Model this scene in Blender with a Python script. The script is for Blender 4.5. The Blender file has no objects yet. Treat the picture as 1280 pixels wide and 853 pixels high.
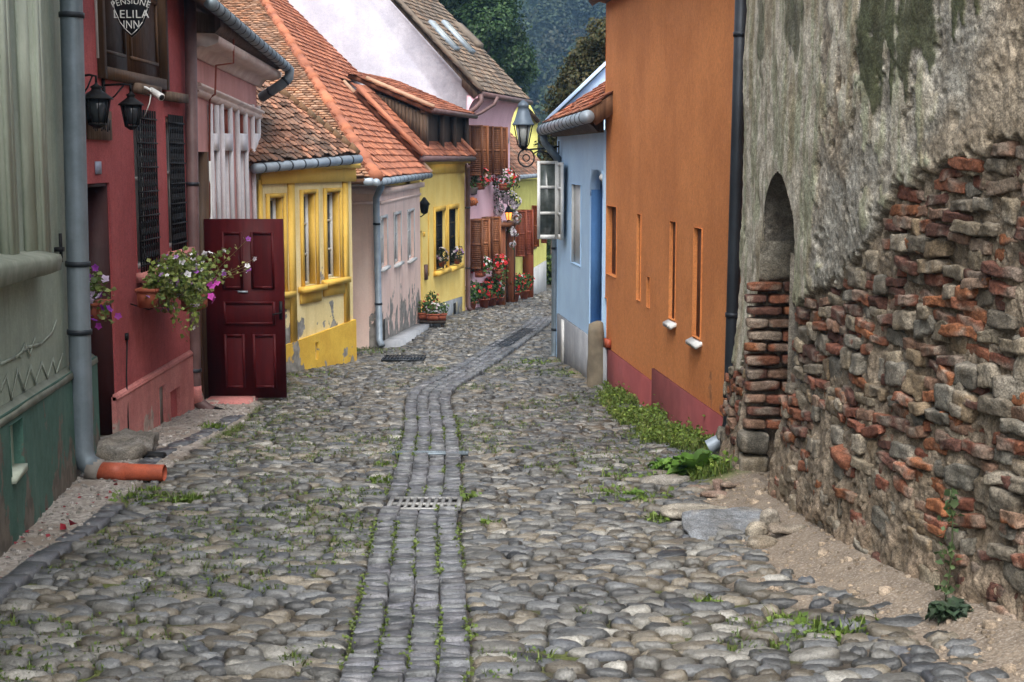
import bpy, math, numpy as np
from mathutils import Vector
rng = np.random.default_rng(11)
R = math.radians
scene = bpy.context.scene
COL = scene.collection

# ------------------------------------------------------------------ camera
F = 1778.0
HAZE = 0.0006
EYE = 1.65
PITCH = math.atan(231.5 / F)
_f = np.array([0, math.cos(PITCH), -math.sin(PITCH)])
_u = np.array([0, math.sin(PITCH), math.cos(PITCH)])
_r = np.array([1.0, 0, 0])
CAM = np.array([0, 0, EYE])

def ray(px, py):
    return _f + _r * ((px - 640) / F) + _u * ((426.5 - py) / F)

def atY(px, py, Y):
    d = ray(px, py)
    return CAM + d * (Y / d[1])

def pix(P):
    q = np.asarray(P) - CAM
    w = q @ _f
    return 640 + F * (q @ _r) / w, 426.5 - F * (q @ _u) / w

def gz(Y):
    Y = np.asarray(Y, float)
    sp = 1.5 * np.logaddexp(0, (Y - 18) / 1.5)
    z = -0.07 * Y + 0.022 * sp
    sp2 = 4 * np.logaddexp(0, (Y - 60) / 4)
    return z + 0.03 * sp2

def ong(px, py):
    d = ray(px, py)
    a, b = 1.0, 90.0
    for _ in range(50):
        m = (a + b) / 2
        p = CAM + d * (m / d[1])
        if p[2] > gz(m): a = m
        else: b = m
    return CAM + d * (a / d[1])

# ------------------------------------------------------------------ noise
def _hash(i, j, k):
    h = (i * 374761393 + j * 668265263 + k * 2147483647 * 3 + 1274126177) & 0xffffffff
    h = ((h ^ (h >> 13)) * 1274126177) & 0xffffffff
    h = ((h ^ (h >> 16)) * 2246822519) & 0xffffffff
    return ((h ^ (h >> 15)) & 0xffffff) / float(0xffffff)

def vn(p, sc=1.0, seed=0):
    p = np.asarray(p, float) * sc + seed * 17.37
    i = np.floor(p).astype(np.int64)
    f = p - i
    f = f * f * (3 - 2 * f)
    o = 0
    for a in (0, 1):
        wa = f[..., 0] if a else 1 - f[..., 0]
        for b in (0, 1):
            wb = f[..., 1] if b else 1 - f[..., 1]
            for c in (0, 1):
                wc = f[..., 2] if c else 1 - f[..., 2]
                o = o + wa * wb * wc * _hash(i[..., 0] + a, i[..., 1] + b, i[..., 2] + c)
    return o

def fbm(p, sc=1.0, n=4, seed=0):
    o = 0; a = 0.5; t = 0
    for k in range(n):
        o = o + a * vn(p, sc * 2 ** k, seed + k); t += a; a *= 0.5
    return o / t

def smooth(a, b, x):
    t = np.clip((x - a) / (b - a), 0, 1)
    return t * t * (3 - 2 * t)

def inpoly(x, y, poly):
    r = np.zeros(np.shape(x), bool)
    n = len(poly)
    for i in range(n):
        x1, y1 = poly[i]; x2, y2 = poly[(i + 1) % n]
        c = ((y1 > y) != (y2 > y)) & (x < (x2 - x1) * (y - y1) / (y2 - y1 + 1e-12) + x1)
        r ^= c
    return r

def sdf(x, y, poly):
    d = np.full(np.shape(x), 1e9)
    n = len(poly)
    for i in range(n):
        x1, y1 = poly[i]; x2, y2 = poly[(i + 1) % n]
        dx, dy = x2 - x1, y2 - y1
        t = np.clip(((x - x1) * dx + (y - y1) * dy) / (dx * dx + dy * dy + 1e-12), 0, 1)
        d = np.minimum(d, np.hypot(x - x1 - t * dx, y - y1 - t * dy))
    return np.where(inpoly(x, y, poly), -d, d)

# ------------------------------------------------------------------ mesh builder
BASE = {}
class MB:
    def __init__(s):
        s.v = []; s.f = {}; s.c = []; s.n = 0; s.attr = {}
        s.col = (1, 1, 1)
    def raw(s, v, faces, col=None):
        """v (n,3); faces dict size->(m,size) or one array"""
        v = np.asarray(v, float).reshape(-1, 3)
        s.v.append(v)
        c = s.col if col is None else col
        s.c.append(np.broadcast_to(np.asarray(c, float), (len(v), 3)))
        if not isinstance(faces, dict):
            fs = {}
            if isinstance(faces, np.ndarray): fs[faces.shape[1]] = faces
            else:
                for q in faces: fs.setdefault(len(q), []).append(q)
            faces = fs
        for k, a in faces.items():
            s.f.setdefault(k, []).append(np.asarray(a, np.int64) + s.n)
        s.n += len(v)
        return s
    def box(s, c, d, ax=None, col=None):
        """centre, full sizes, optional 3 axis rows"""
        ax = np.eye(3) if ax is None else np.asarray(ax, float)
        q = np.array([[x, y, z] for z in (-.5, .5) for y in (-.5, .5) for x in (-.5, .5)]) * np.asarray(d, float)
        return s.raw(np.asarray(c, float) + q @ ax, BOXF, col)
    def hexa(s, v, col=None):
        return s.raw(v, BOXF, col)
    def quad(s, a, b, c, d, col=None):
        return s.raw([a, b, c, d], [(0, 1, 2, 3)], col)
    def prism(s, poly, ext, col=None):
        """polygon points (n,3), extruded by vector"""
        p = np.asarray(poly, float); n = len(p); e = np.asarray(ext, float)
        fs = [tuple(range(n)), tuple(range(2 * n - 1, n - 1, -1))]
        fs += [(i, n + i, n + (i + 1) % n, (i + 1) % n) for i in range(n)]
        return s.raw(np.vstack([p, p + e]), fs, col)
    def tube(s, path, r, seg=10, col=None, cap=True):
        P = np.asarray(path, float); n = len(P)
        rr = np.broadcast_to(np.asarray(r, float), (n,))
        T = np.gradient(P, axis=0); T /= np.linalg.norm(T, axis=1)[:, None] + 1e-12
        ref = np.array([0, 0, 1.0]) if abs(T[0][2]) < .9 else np.array([1.0, 0, 0])
        vs = []
        N = np.cross(T[0], ref); N /= np.linalg.norm(N)
        for i in range(n):
            N = N - T[i] * (N @ T[i]); N /= np.linalg.norm(N) + 1e-12
            B = np.cross(T[i], N)
            a = np.arange(seg) * 2 * math.pi / seg
            vs.append(P[i] + rr[i] * (np.cos(a)[:, None] * N + np.sin(a)[:, None] * B))
        fs = []
        for i in range(n - 1):
            for j in range(seg):
                k = (j + 1) % seg
                fs.append((i * seg + j, i * seg + k, (i + 1) * seg + k, (i + 1) * seg + j))
        if cap: fs += [tuple(range(seg - 1, -1, -1)), tuple(range((n - 1) * seg, n * seg))]
        return s.raw(np.vstack(vs), fs, col)
    def lathe(s, c, prof, seg=12, col=None, axis=(0, 0, 1), rot=0.0):
        """prof: list of (r, h) along axis"""
        ax = np.asarray(axis, float); ax /= np.linalg.norm(ax)
        ref = np.array([1.0, 0, 0]) if abs(ax[0]) < .9 else np.array([0, 1.0, 0])
        N = np.cross(ax, ref); N /= np.linalg.norm(N); B = np.cross(ax, N)
        a = np.arange(seg) * 2 * math.pi / seg + rot
        ring = np.cos(a)[:, None] * N + np.sin(a)[:, None] * B
        vs = [np.asarray(c, float) + ring * max(r, 1e-4) + ax * h for r, h in prof]
        fs = []
        for i in range(len(prof) - 1):
            for j in range(seg):
                k = (j + 1) % seg
                fs.append((i * seg + j, i * seg + k, (i + 1) * seg + k, (i + 1) * seg + j))
        n = len(prof)
        fs += [tuple(range(seg - 1, -1, -1)), tuple(range((n - 1) * seg, n * seg))]
        return s.raw(np.vstack(vs), fs, col)
    def build(s, name, mat, parent=None, smooth=False, label=None):
        me = bpy.data.meshes.new(name)
        v = np.vstack(s.v)
        if parent is not None and parent.name in BASE: v = v - BASE[parent.name]
        me.vertices.add(len(v)); me.vertices.foreach_set('co', v.astype(np.float32).ravel())
        loops = []; starts = []; tot = 0
        for k, lst in s.f.items():
            a = np.vstack([np.asarray(x).reshape(-1, k) for x in lst])
            loops.append(a.ravel()); starts.append(tot + np.arange(len(a)) * k); tot += a.size
        loops = np.concatenate(loops); starts = np.concatenate(starts)
        me.loops.add(len(loops)); me.loops.foreach_set('vertex_index', loops.astype(np.int32))
        me.polygons.add(len(starts)); me.polygons.foreach_set('loop_start', starts.astype(np.int32))
        if smooth: me.polygons.foreach_set('use_smooth', np.ones(len(starts), bool))
        at = me.attributes.new('Col', 'FLOAT_COLOR', 'POINT')
        c = np.vstack(s.c); c = np.hstack([c, np.ones((len(c), 1))])
        at.data.foreach_set('color', c.astype(np.float32).ravel())
        for k, a in s.attr.items():
            t = me.attributes.new(k, 'FLOAT', 'POINT'); t.data.foreach_set('value', np.asarray(a, np.float32).ravel())
        me.update(calc_edges=True); me.validate()
        o = bpy.data.objects.new(name, me); COL.objects.link(o)
        if mat is not None: me.materials.append(mat)
        if parent is not None:
            o.parent = parent
            BASE[o.name] = BASE.get(parent.name, np.zeros(3))
        if label: o['label'] = label
        return o
BOXF = np.array([(0, 2, 3, 1), (4, 5, 7, 6), (0, 1, 5, 4), (2, 6, 7, 3), (0, 4, 6, 2), (1, 3, 7, 5)])

def tag(o, label=None, cat=None, group=None, kind=None):
    if label: o['label'] = label
    if cat: o['category'] = cat
    if group: o['group'] = group
    if kind: o['kind'] = kind
    return o

def thing(name, label, cat, loc=(0, 0, 0), group=None):
    o = bpy.data.objects.new(name, None); COL.objects.link(o)
    o.location = Vector([float(x) for x in loc]); o.empty_display_size = .1
    BASE[o.name] = np.asarray(loc, float)
    return tag(o, label, cat, group)

def copy_tree(o, loc, rz=0.0, label=None, sc=1.0):
    def rec(a, par):
        c = a.copy(); COL.objects.link(c)
        if par is not None: c.parent = par
        for ch in a.children: rec(ch, c)
        return c
    c = rec(o, None)
    c.location = Vector([float(x) for x in loc]); c.rotation_euler = (0, 0, rz); c.scale = (sc, sc, sc)
    if label: c['label'] = label
    return c

# ------------------------------------------------------------------ walls as vertical planes
class Wall:
    def __init__(s, A, B, side):
        s.A = np.array([A[0], A[1]], float); s.B = np.array([B[0], B[1]], float)
        d = s.B - s.A; s.L = np.hypot(*d); s.d = d / s.L
        n = np.array([s.d[1], -s.d[0]])
        if n[0] * side < 0: n = -n
        s.n = n
        s.u3 = np.array([s.d[0], s.d[1], 0]); s.n3 = np.array([n[0], n[1], 0])
    def pt(s, a, z, o=0.0):
        q = s.A + s.d * a + s.n * o
        return np.array([q[0], q[1], z])
    def hit(s, px, py, o=0.0):
        r = ray(px, py)
        t = ((s.A + s.n * o - CAM[:2]) @ s.n) / (r[:2] @ s.n)
        return CAM + r * t
    def sz(s, px, py, o=0.0):
        p = s.hit(px, py, o)
        return (p[:2] - s.A) @ s.d, p[2]
    def rect(s, x0, y0, x1, y1, o=0.0):
        xm, ym = (x0 + x1) / 2, (y0 + y1) / 2
        a, b = s.sz(x0, ym, o)[0], s.sz(x1, ym, o)[0]
        return min(a, b), max(a, b), s.sz(xm, y1, o)[1], s.sz(xm, y0, o)[1]
    def g(s, a):
        return float(gz(s.A[1] + s.d[1] * a))
    @property
    def ax(s): return np.array([s.u3, s.n3, [0, 0, 1.0]])

def wbox(mb, W, a0, a1, z0, z1, o0, o1, col=None):
    return mb.hexa([W.pt(a, z, o) for z in (z0, z1) for o in (o0, o1) for a in (a0, a1)], col)

def wpoly(mb, W, pts, o0, o1, col=None, px=True):
    """prism on wall from pixel (or s,z) polygon"""
    q = [W.sz(x, y, o1) if px else (x, y) for x, y in pts]
    return mb.prism([W.pt(a, z, o1) for a, z in q], W.n3 * (o0 - o1), col)

def panel(mb, W, s0, s1, z0, z1, ops=(), off=0.0, rim=.2, sub=.35, wob=.006, sh=0.0, close=True):
    """wall face with openings (a,b,z0,z1,depth): grid of quads, reveals, dark back left open"""
    def cuts(lo, hi, vals):
        c = sorted({lo, hi} | {v for v in vals if lo < v < hi})
        out = []
        for a, b in zip(c, c[1:]):
            n = max(1, int(math.ceil((b - a) / sub)))
            out += list(np.linspace(a, b, n + 1)[:-1])
        return np.array(out + [hi])
    S = cuts(s0, s1, [o[0] for o in ops] + [o[1] for o in ops])
    Z = cuts(z0, z1, [o[2] for o in ops] + [o[3] for o in ops])
    SS, ZZ = np.meshgrid(S, Z)
    zz = ZZ + sh * (SS - s0)
    P = np.stack([W.A[0] + W.d[0] * SS, W.A[1] + W.d[1] * SS, zz], -1)
    w = (fbm(P, 1.3, 2, 5) - .5) * 2 * wob
    P = P + W.n3 * (off + w)[..., None]
    n, m = SS.shape
    fs = []
    cs = (S[:-1] + S[1:]) / 2; cz = (Z[:-1] + Z[1:]) / 2
    for i in range(n - 1):
        for j in range(m - 1):
            if any(o[0] < cs[j] < o[1] and o[2] < cz[i] < o[3] for o in ops): continue
            fs.append((i * m + j, i * m + j + 1, (i + 1) * m + j + 1, (i + 1) * m + j))
    mb.raw(P.reshape(-1, 3), fs)
    H = lambda a, z, o: W.pt(a, z + sh * (a - s0), o)
    for o in ops:
        a, b, c, d = o[:4]; dep = o[4]
        e = off + wob; q = off - dep
        mb.quad(H(a, c, e), H(b, c, e), H(b, c, q), H(a, c, q))
        mb.quad(H(a, d, e), H(b, d, e), H(b, d, q), H(a, d, q))
        mb.quad(H(a, c, e), H(a, d, e), H(a, d, q), H(a, c, q))
        mb.quad(H(b, c, e), H(b, d, e), H(b, d, q), H(b, c, q))
        mb.quad(H(a, c, q), H(b, c, q), H(b, d, q), H(a, d, q))
    if close:
        e = off + .002; q = off - rim
        for (a, z, b, y) in ((s0, z0, s1, z0), (s0, z1, s1, z1), (s0, z0, s0, z1), (s1, z0, s1, z1)):
            mb.quad(H(a, z, e), H(b, y, e), H(b, y, q), H(a, z, q))
    return mb

# ------------------------------------------------------------------ materials
def mat(name, col, rough=.85, col2=None, sc=3.0, mix=(.35, .65), bump=.15, bsc=60.0, streak=0.0, streakcol=None,
        attr=False, spec=.3, metal=0.0, emit=0.0, peel=None, fine=.12, trans=0.0, stretch=(1, 1, 1), bdist=.01, speck=0.0):
    m = bpy.data.materials.new(name); m.use_nodes = True
    nt = m.node_tree; N = nt.nodes; L = nt.links; N.clear()
    out = N.new('ShaderNodeOutputMaterial'); b = N.new('ShaderNodeBsdfPrincipled')
    L.new(b.outputs[0], out.inputs[0])
    geo = N.new('ShaderNodeNewGeometry')
    def noise(scale, detail=4, st=(1, 1, 1), rough_=.55):
        mp = N.new('ShaderNodeMapping'); mp.inputs['Scale'].default_value = st
        L.new(geo.outputs['Position'], mp.inputs[0])
        t = N.new('ShaderNodeTexNoise'); t.inputs['Scale'].default_value = scale
        t.inputs['Detail'].default_value = detail; t.inputs['Roughness'].default_value = rough_
        L.new(mp.outputs[0], t.inputs['Vector']); return t.outputs['Fac']
    def ramp(x, a, c):
        t = N.new('ShaderNodeMapRange'); t.interpolation_type = 'SMOOTHSTEP'
        t.inputs[1].default_value = a; t.inputs[2].default_value = c
        L.new(x, t.inputs[0]); return t.outputs[0]
    def mixc(f, a, c, mode='MIX'):
        t = N.new('ShaderNodeMix'); t.data_type = 'RGBA'; t.blend_type = mode
        for sock, val in ((t.inputs[0], f), (t.inputs[6], a), (t.inputs[7], c)):
            if isinstance(val, bpy.types.NodeSocket): L.new(val, sock)
            elif sock == t.inputs[0]: sock.default_value = val
            else: sock.default_value = (*val[:3], 1)
        return t.outputs[2]
    def math_(op, a, c=None, d=None):
        t = N.new('ShaderNodeMath'); t.operation = op
        for i, val in enumerate((a, c, d)):
            if val is None: continue
            if isinstance(val, bpy.types.NodeSocket): L.new(val, t.inputs[i])
            else: t.inputs[i].default_value = val
        return t.outputs[0]
    col2 = col2 or tuple(x * .72 for x in col)
    c = mixc(ramp(noise(sc, 5, stretch), *mix), col, col2)
    if fine:
        fn = ramp(noise(bsc * .7, 3), .3, .7)
        c = mixc(math_('MULTIPLY', fn, fine), c, tuple(x * .45 for x in col))
    if streak:
        st = ramp(noise(5, 4, (1.6, 1.6, .12)), .48, .72)
        c = mixc(math_('MULTIPLY', st, streak), c, streakcol or tuple(x * .55 for x in col))
    if speck:
        sp = math_('MULTIPLY_ADD', ramp(noise(115, 4, rough_=.7), .32, .68), 2 * speck, 1 - speck)
        sp2 = math_('MULTIPLY_ADD', ramp(noise(22, 5, rough_=.65), .3, .7), speck, 1 - speck * .5)
        sp = math_('MULTIPLY', sp, sp2)
        cb = N.new('ShaderNodeCombineColor'); [L.new(sp, cb.inputs[i]) for i in range(3)]
        c = mixc(1.0, c, cb.outputs[0], 'MULTIPLY')
    hgt = noise(bsc, 5, rough_=.65)
    if peel:
        # flaking: noise lifted by nearness to the local ground line  (slope a, offset b, height h, colour, amount)
        a, b0, h, pc, amt = peel
        sx = N.new('ShaderNodeSeparateXYZ'); L.new(geo.outputs['Position'], sx.inputs[0])
        gl = math_('SUBTRACT', sx.outputs[2], math_('MULTIPLY_ADD', sx.outputs[1], a, b0))
        up = math_('DIVIDE', gl, h)
        nn = math_('ADD', noise(2.4, 7, (1, 1, .8), .62), math_('MULTIPLY', up, -.22))
        k = ramp(nn, amt, amt + .018)
        pcol = mixc(ramp(noise(9, 6), .35, .65), pc, tuple(x * .55 for x in pc))
        c = mixc(k, c, pcol)
        hgt = math_('ADD', hgt, math_('MULTIPLY', k, -1.2))
    if attr:
        at = N.new('ShaderNodeAttribute'); at.attribute_name = 'Col'
        c = mixc(1.0, c, at.outputs['Color'], 'MULTIPLY')
    L.new(c, b.inputs['Base Color'])
    rn = N.new('ShaderNodeMapRange'); rn.inputs[3].default_value = max(0, rough - .12); rn.inputs[4].default_value = min(1, rough + .12)
    L.new(noise(sc * 4, 3), rn.inputs[0]); L.new(rn.outputs[0], b.inputs['Roughness'])
    b.inputs['Specular IOR Level'].default_value = spec
    b.inputs['Metallic'].default_value = metal
    if bump:
        bp = N.new('ShaderNodeBump'); bp.inputs['Strength'].default_value = bump; bp.inputs['Distance'].default_value = bdist
        L.new(hgt, bp.inputs['Height']); L.new(bp.outputs[0], b.inputs['Normal'])
    if emit:
        L.new(c, b.inputs['Emission Color']); b.inputs['Emission Strength'].default_value = emit
    if trans:
        tr = N.new('ShaderNodeBsdfTranslucent'); L.new(c, tr.inputs[0])
        ms = N.new('ShaderNodeMixShader'); ms.inputs[0].default_value = trans
        L.new(b.outputs[0], ms.inputs[1]); L.new(tr.outputs[0], ms.inputs[2]); L.new(ms.outputs[0], out.inputs[0])
    return m

def peelspec(D, h, col, amt):
    a = float(gz(D + 1) - gz(D - 1)) / 2
    return (a, float(gz(D)) - a * D, h, col, amt)

M = {}
def defm(k, *a, **kw): M[k] = mat(k, *a, **kw)
# ------------------------------------------------------------------ material list
defm('wall_green', (.3, .345, .28), .8, (.23, .27, .22), 1.6, bump=.12, streak=.35, streakcol=(.15, .175, .14), speck=.12)
defm('trim_green', (.5, .55, .45), .75, (.41, .45, .365), 3, bump=.1, streak=.35, streakcol=(.14, .16, .13))
defm('plinth_green', (.06, .135, .107), .75, (.042, .1, .078), 2.5, bump=.2, streak=.5, streakcol=(.1, .16, .13),
     peel=peelspec(9, 1.0, (.15, .13, .105), .46), speck=.15)
defm('ledge', (.27, .29, .235), .85, (.19, .21, .165), 5, bump=.3, bsc=35)
defm('chalk', (.35, .39, .325), .9, bump=.1)
defm('red_plaster', (.37, .085, .085), .88, (.27, .055, .057), 1.3, bump=.5, bsc=75, streak=.3, streakcol=(.2, .035, .04), speck=.22)
defm('red_plinth', (.46, .19, .17), .88, (.37, .13, .12), 2.5, bump=.4, bsc=60, streak=.3, peel=peelspec(13.5, .42, (.4, .31, .27), .5), speck=.2)
defm('maroon_wood', (.058, .0038, .005), .55, (.04, .0026, .0038), 3, bump=.1, bsc=30, stretch=(6, 6, .6), spec=.15, fine=.2)
defm('door_dark', (.04, .008, .008), .6, bump=.2)
defm('shutter_wood', (.085, .045, .022), .55, (.05, .026, .013), 3, stretch=(9, 9, .7), bump=.2, attr=True)
defm('old_wood', (.15, .105, .075), .85, (.075, .05, .036), 3, stretch=(10, 10, .6), bump=.5, attr=True)
defm('black_iron', (.008, .008, .009), .6, bump=.1, spec=.2)
defm('zinc', (.18, .22, .255), .5, (.13, .165, .19), 4, bump=.06, metal=.35, streak=.35, streakcol=(.3, .34, .36))
defm('zinc_pale', (.3, .35, .4), .5, (.22, .26, .3), 4, bump=.06, metal=.3, streak=.3)
defm('zinc_dark', (.03, .036, .045), .5, (.02, .024, .03), 4, bump=.06, metal=.3)
defm('brown_pipe', (.13, .075, .072), .5, (.09, .05, .048), 4, bump=.08, streak=.3)
defm('pvc_orange', (.4, .085, .04), .55, (.27, .065, .035), 5, bump=.05, speck=.15)
defm('grey_render', (.22, .2, .18), .9, bump=.4)
defm('glass_dark', (.02, .024, .03), .06, (.035, .04, .048), 2, bump=0, fine=0, spec=.6)
defm('lamp_glass', (.3, .31, .3), .2, (.22, .23, .22), 3, bump=0, fine=0, spec=.5)
defm('paint_white', (.72, .72, .7), .6, (.6, .6, .58), 4, bump=.06, streak=.15)
defm('sign_black', (.01, .011, .014), .35, bump=0, fine=0)
defm('sign_white', (.5, .5, .48), .6, bump=0, fine=0)
defm('plaque_blue', (.35, .38, .5), .4, bump=0)
defm('terracotta', (.3, .085, .045), .75, (.23, .06, .032), 5, bump=.15, attr=True)
defm('leaf', (1, 1, 1), .55, (.7, .75, .6), 8, bump=0, fine=0, attr=True, trans=.25)
defm('petal', (1, 1, 1), .6, (.85, .85, .85), 8, bump=0, fine=0, attr=True, trans=.25)
defm('bark', (.09, .07, .05), .9, bump=.5, bsc=12)
defm('pink_plaster', (.55, .29, .27), .85, (.47, .24, .22), 2, bump=.15, streak=.25)
defm('pink_trim', (.7, .6, .54), .8, (.58, .46, .42), 3, bump=.12, streak=.3)
defm('white_trim', (.72, .7, .72), .75, (.6, .58, .6), 3, bump=.1, streak=.2)
defm('rust_red', (.27, .075, .05), .7, bump=.1)
defm('yellow_cream', (.8, .67, .36), .85, (.72, .58, .28), 2, bump=.12, streak=.3, streakcol=(.45, .33, .13), peel=peelspec(20, 2.6, (.3, .29, .27), .5), speck=.06)
defm('yellow_deep', (.78, .5, .1), .8, (.7, .43, .075), 2.5, bump=.12, streak=.25)
defm('yellow_plinth', (.7, .45, .065), .8, (.6, .36, .05), 2.5, bump=.12, streak=.25, peel=peelspec(20, .75, (.3, .28, .25), .505), speck=.08)
defm('rose_plaster', (.86, .63, .54), .85, (.78, .55, .47), 2, bump=.12, streak=.35, streakcol=(.4, .3, .28), peel=peelspec(26, .8, (.3, .275, .25), .365), speck=.06)
defm('rose_pale', (.87, .66, .57), .85, (.81, .58, .5), 2, bump=.12, streak=.2, peel=peelspec(23, 1.6, (.62, .45, .22), .6))
defm('sun_yellow', (.9, .68, .22), .85, (.84, .6, .17), 2, bump=.1, streak=.2)
defm('blue_grey_plinth', (.26, .28, .3), .9, (.17, .185, .2), 4, bump=.2, streak=.5, peel=peelspec(31, .5, (.5, .44, .3), .47))
defm('lilac_white', (.37, .352, .39), .88, (.3, .286, .325), 1.5, bump=.6, bsc=9, streak=.15, speck=.1, bdist=.03)
defm('candy_pink', (.86, .56, .64), .85, (.8, .5, .58), 1.5, bump=.12, streak=.15)
defm('louver_brown', (.235, .095, .04), .6, (.15, .056, .024), 3, stretch=(7, 7, .7), bump=.2, attr=True)
defm('lime_plaster', (.7, .67, .2), .85, (.62, .58, .16), 2, bump=.1, streak=.2)
defm('off_white', (.66, .65, .63), .85, (.56, .55, .53), 2, bump=.15, streak=.25)
defm('sky_blue', (.46, .66, .88), .85, (.41, .6, .83), 2.2, bump=.15, streak=.28, streakcol=(.42, .54, .74))
defm('deep_blue', (.1, .24, .5), .85, (.08, .2, .43), 2, bump=.15, streak=.2)
defm('plinth_grey', (.34, .35, .37), .9, (.26, .27, .29), 3, bump=.2, streak=.4)
defm('sheet_blue', (.5, .63, .83), .45, (.42, .54, .74), 4, bump=.1, metal=.1)
defm('orange_plaster', (.68, .255, .082), .85, (.55, .195, .06), .9, bump=.25, bsc=45, streak=.1, streakcol=(.3, .09, .024), fine=.25, speck=.14, peel=peelspec(14.5, 1.3, (.5, .2, .08), .56))
defm('plinth_wine', (.22, .05, .048), .88, (.16, .036, .036), 2, bump=.15, streak=.25)
defm('stone_post', (.21, .175, .125), .95, (.13, .11, .08), 4, bump=.8, bsc=22)
defm('tile_old', (.28, .15, .1), .9, (.16, .115, .09), 2.5, attr=True, bump=.3)
defm('tile_beige', (.42, .25, .16), .9, (.3, .19, .13), 2.5, attr=True, bump=.3)
defm('tile_new', (.4, .15, .08), .88, (.27, .105, .065), 2.5, attr=True, bump=.15)
defm('tile_grey', (.21, .165, .125), .92, (.13, .105, .085), 2.5, attr=True, bump=.3)
defm('cobble', (1, 1, 1), .34, (.66, .65, .64), 11, attr=True, bump=.75, bsc=48, spec=.5, fine=.2, speck=.3)
defm('sett', (.13, .133, .138), .4, (.074, .078, .084), 9, attr=True, bump=.8, bsc=50, spec=.5, fine=.25, speck=.3)
defm('cast_iron', (.3, .3, .29), .5, (.2, .2, .2), 8, bump=.2, metal=.3)
defm('pane_reflect', (.1, .115, .11), .12, (.05, .06, .055), 9, bump=0, fine=0, spec=.5)  # opaque; grey-green reflections and see-through are put into the colour
defm('lamp_roof', (.075, .1, .13), .5, bump=.05, metal=.2)
defm('pit', (.008, .008, .008), .9, bump=0)
defm('rubble', (1, 1, 1), .9, (.6, .57, .53), 7, attr=True, bump=1.0, bsc=34, fine=.3, speck=.42, bdist=.016)
defm('lamp_light', (.9, .3, .06), .5, bump=0, fine=0, emit=1.1)
defm('forest_leaf', (1, 1, 1), .7, (.8, .8, .8), .3, bump=0, fine=0, attr=True)

# ground material: driven by point attributes (what lies on the ground there)
def ground_mat():
    m = bpy.data.materials.new('ground'); m.use_nodes = True
    nt = m.node_tree; N = nt.nodes; L = nt.links
    b = N['Principled BSDF']; b.inputs['Roughness'].default_value = .92; b.inputs['Specular IOR Level'].default_value = .2
    geo = N.new('ShaderNodeNewGeometry')
    def noise(s, d=5):
        t = N.new('ShaderNodeTexNoise'); t.inputs['Scale'].default_value = s; t.inputs['Detail'].default_value = d
        L.new(geo.outputs['Position'], t.inputs['Vector']); return t.outputs['Fac']
    def ramp(x, a, c):
        t = N.new('ShaderNodeMapRange'); t.inputs[1].default_value = a; t.inputs[2].default_value = c
        L.new(x, t.inputs[0]); return t.outputs[0]
    def mx(f, a, c):
        t = N.new('ShaderNodeMix'); t.data_type = 'RGBA'; L.new(f, t.inputs[0])
        for sck, v in ((t.inputs[6], a), (t.inputs[7], c)):
            if isinstance(v, tuple): sck.default_value = (*v, 1)
            else: L.new(v, sck)
        return t.outputs[2]
    def at(n):
        t = N.new('ShaderNodeAttribute'); t.attribute_name = n; return t.outputs['Fac']
    vor = N.new('ShaderNodeTexVoronoi'); vor.inputs['Scale'].default_value = 42; L.new(geo.outputs['Position'], vor.inputs['Vector'])
    base = mx(ramp(noise(14), .35, .65), (.06, .05, .04), (.03, .026, .022))
    dirt = mx(ramp(noise(7), .3, .7), (.2, .16, .12), (.13, .103, .08))
    dirt = mx(ramp(noise(90, 3), .5, .7), dirt, (.29, .25, .21))
    grav = mx(ramp(vor.outputs['Color'], .2, .8), (.19, .165, .145), (.34, .31, .28))
    grav = mx(ramp(noise(3), .45, .65), grav, (.2, .165, .135))
    moss = mx(ramp(noise(25), .3, .7), (.055, .075, .018), (.1, .115, .03))
    wood = mx(ramp(noise(.15), .3, .7), (.02, .045, .02), (.04, .06, .025))
    c = mx(at('dirt'), base, dirt); c = mx(at('gravel'), c, grav); c = mx(at('moss'), c, moss); c = mx(at('wood'), c, wood)
    L.new(c, b.inputs['Base Color'])
    bp = N.new('ShaderNodeBump'); bp.inputs['Strength'].default_value = .7; bp.inputs['Distance'].default_value = .015
    mth = N.new('ShaderNodeMath'); mth.operation = 'MULTIPLY_ADD'; L.new(vor.outputs['Distance'], mth.inputs[0]); mth.inputs[1].default_value = -.6
    L.new(noise(50), mth.inputs[2]); L.new(mth.outputs[0], bp.inputs['Height']); L.new(bp.outputs[0], b.inputs['Normal'])
    return m

# ------------------------------------------------------------------ plan of the street
W_green = Wall((-1.90, 1.5), (-3.37, 11.25), 1)
W_red = Wall((-3.38, 11.25), (-3.38, 15.1), 1)
W_pinkc = Wall((-3.36, 15.1), (-3.35, 18.9), 1)
W_yel = Wall((-3.31, 18.7), (-2.35, 20.9), 1)
W_rosA = Wall((-5.6, 23.4), (-2.15, 23.2), 1); W_rosA.n = np.array([-W_rosA.d[1] * 0, -1.0]); W_rosA.n = np.array([W_rosA.d[1], -W_rosA.d[0]]); W_rosA.n3 = np.array([*W_rosA.n, 0])
W_ros = Wall((-2.15, 23.2), (-1.84, 28.5), 1)
W_sun = Wall((-1.87, 29.0), (-1.10, 33.3), 1)
W_candy = Wall((-1.10, 33.4), (-.06, 37.9), 1)
W_lime = Wall((-.05, 38.0), (1.06, 44.0), 1)
W_blue = Wall((1.12, 17.5), (.68, 21.5), -1)
W_or = Wall((1.79, 11.7), (1.14, 17.6), -1)

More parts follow.
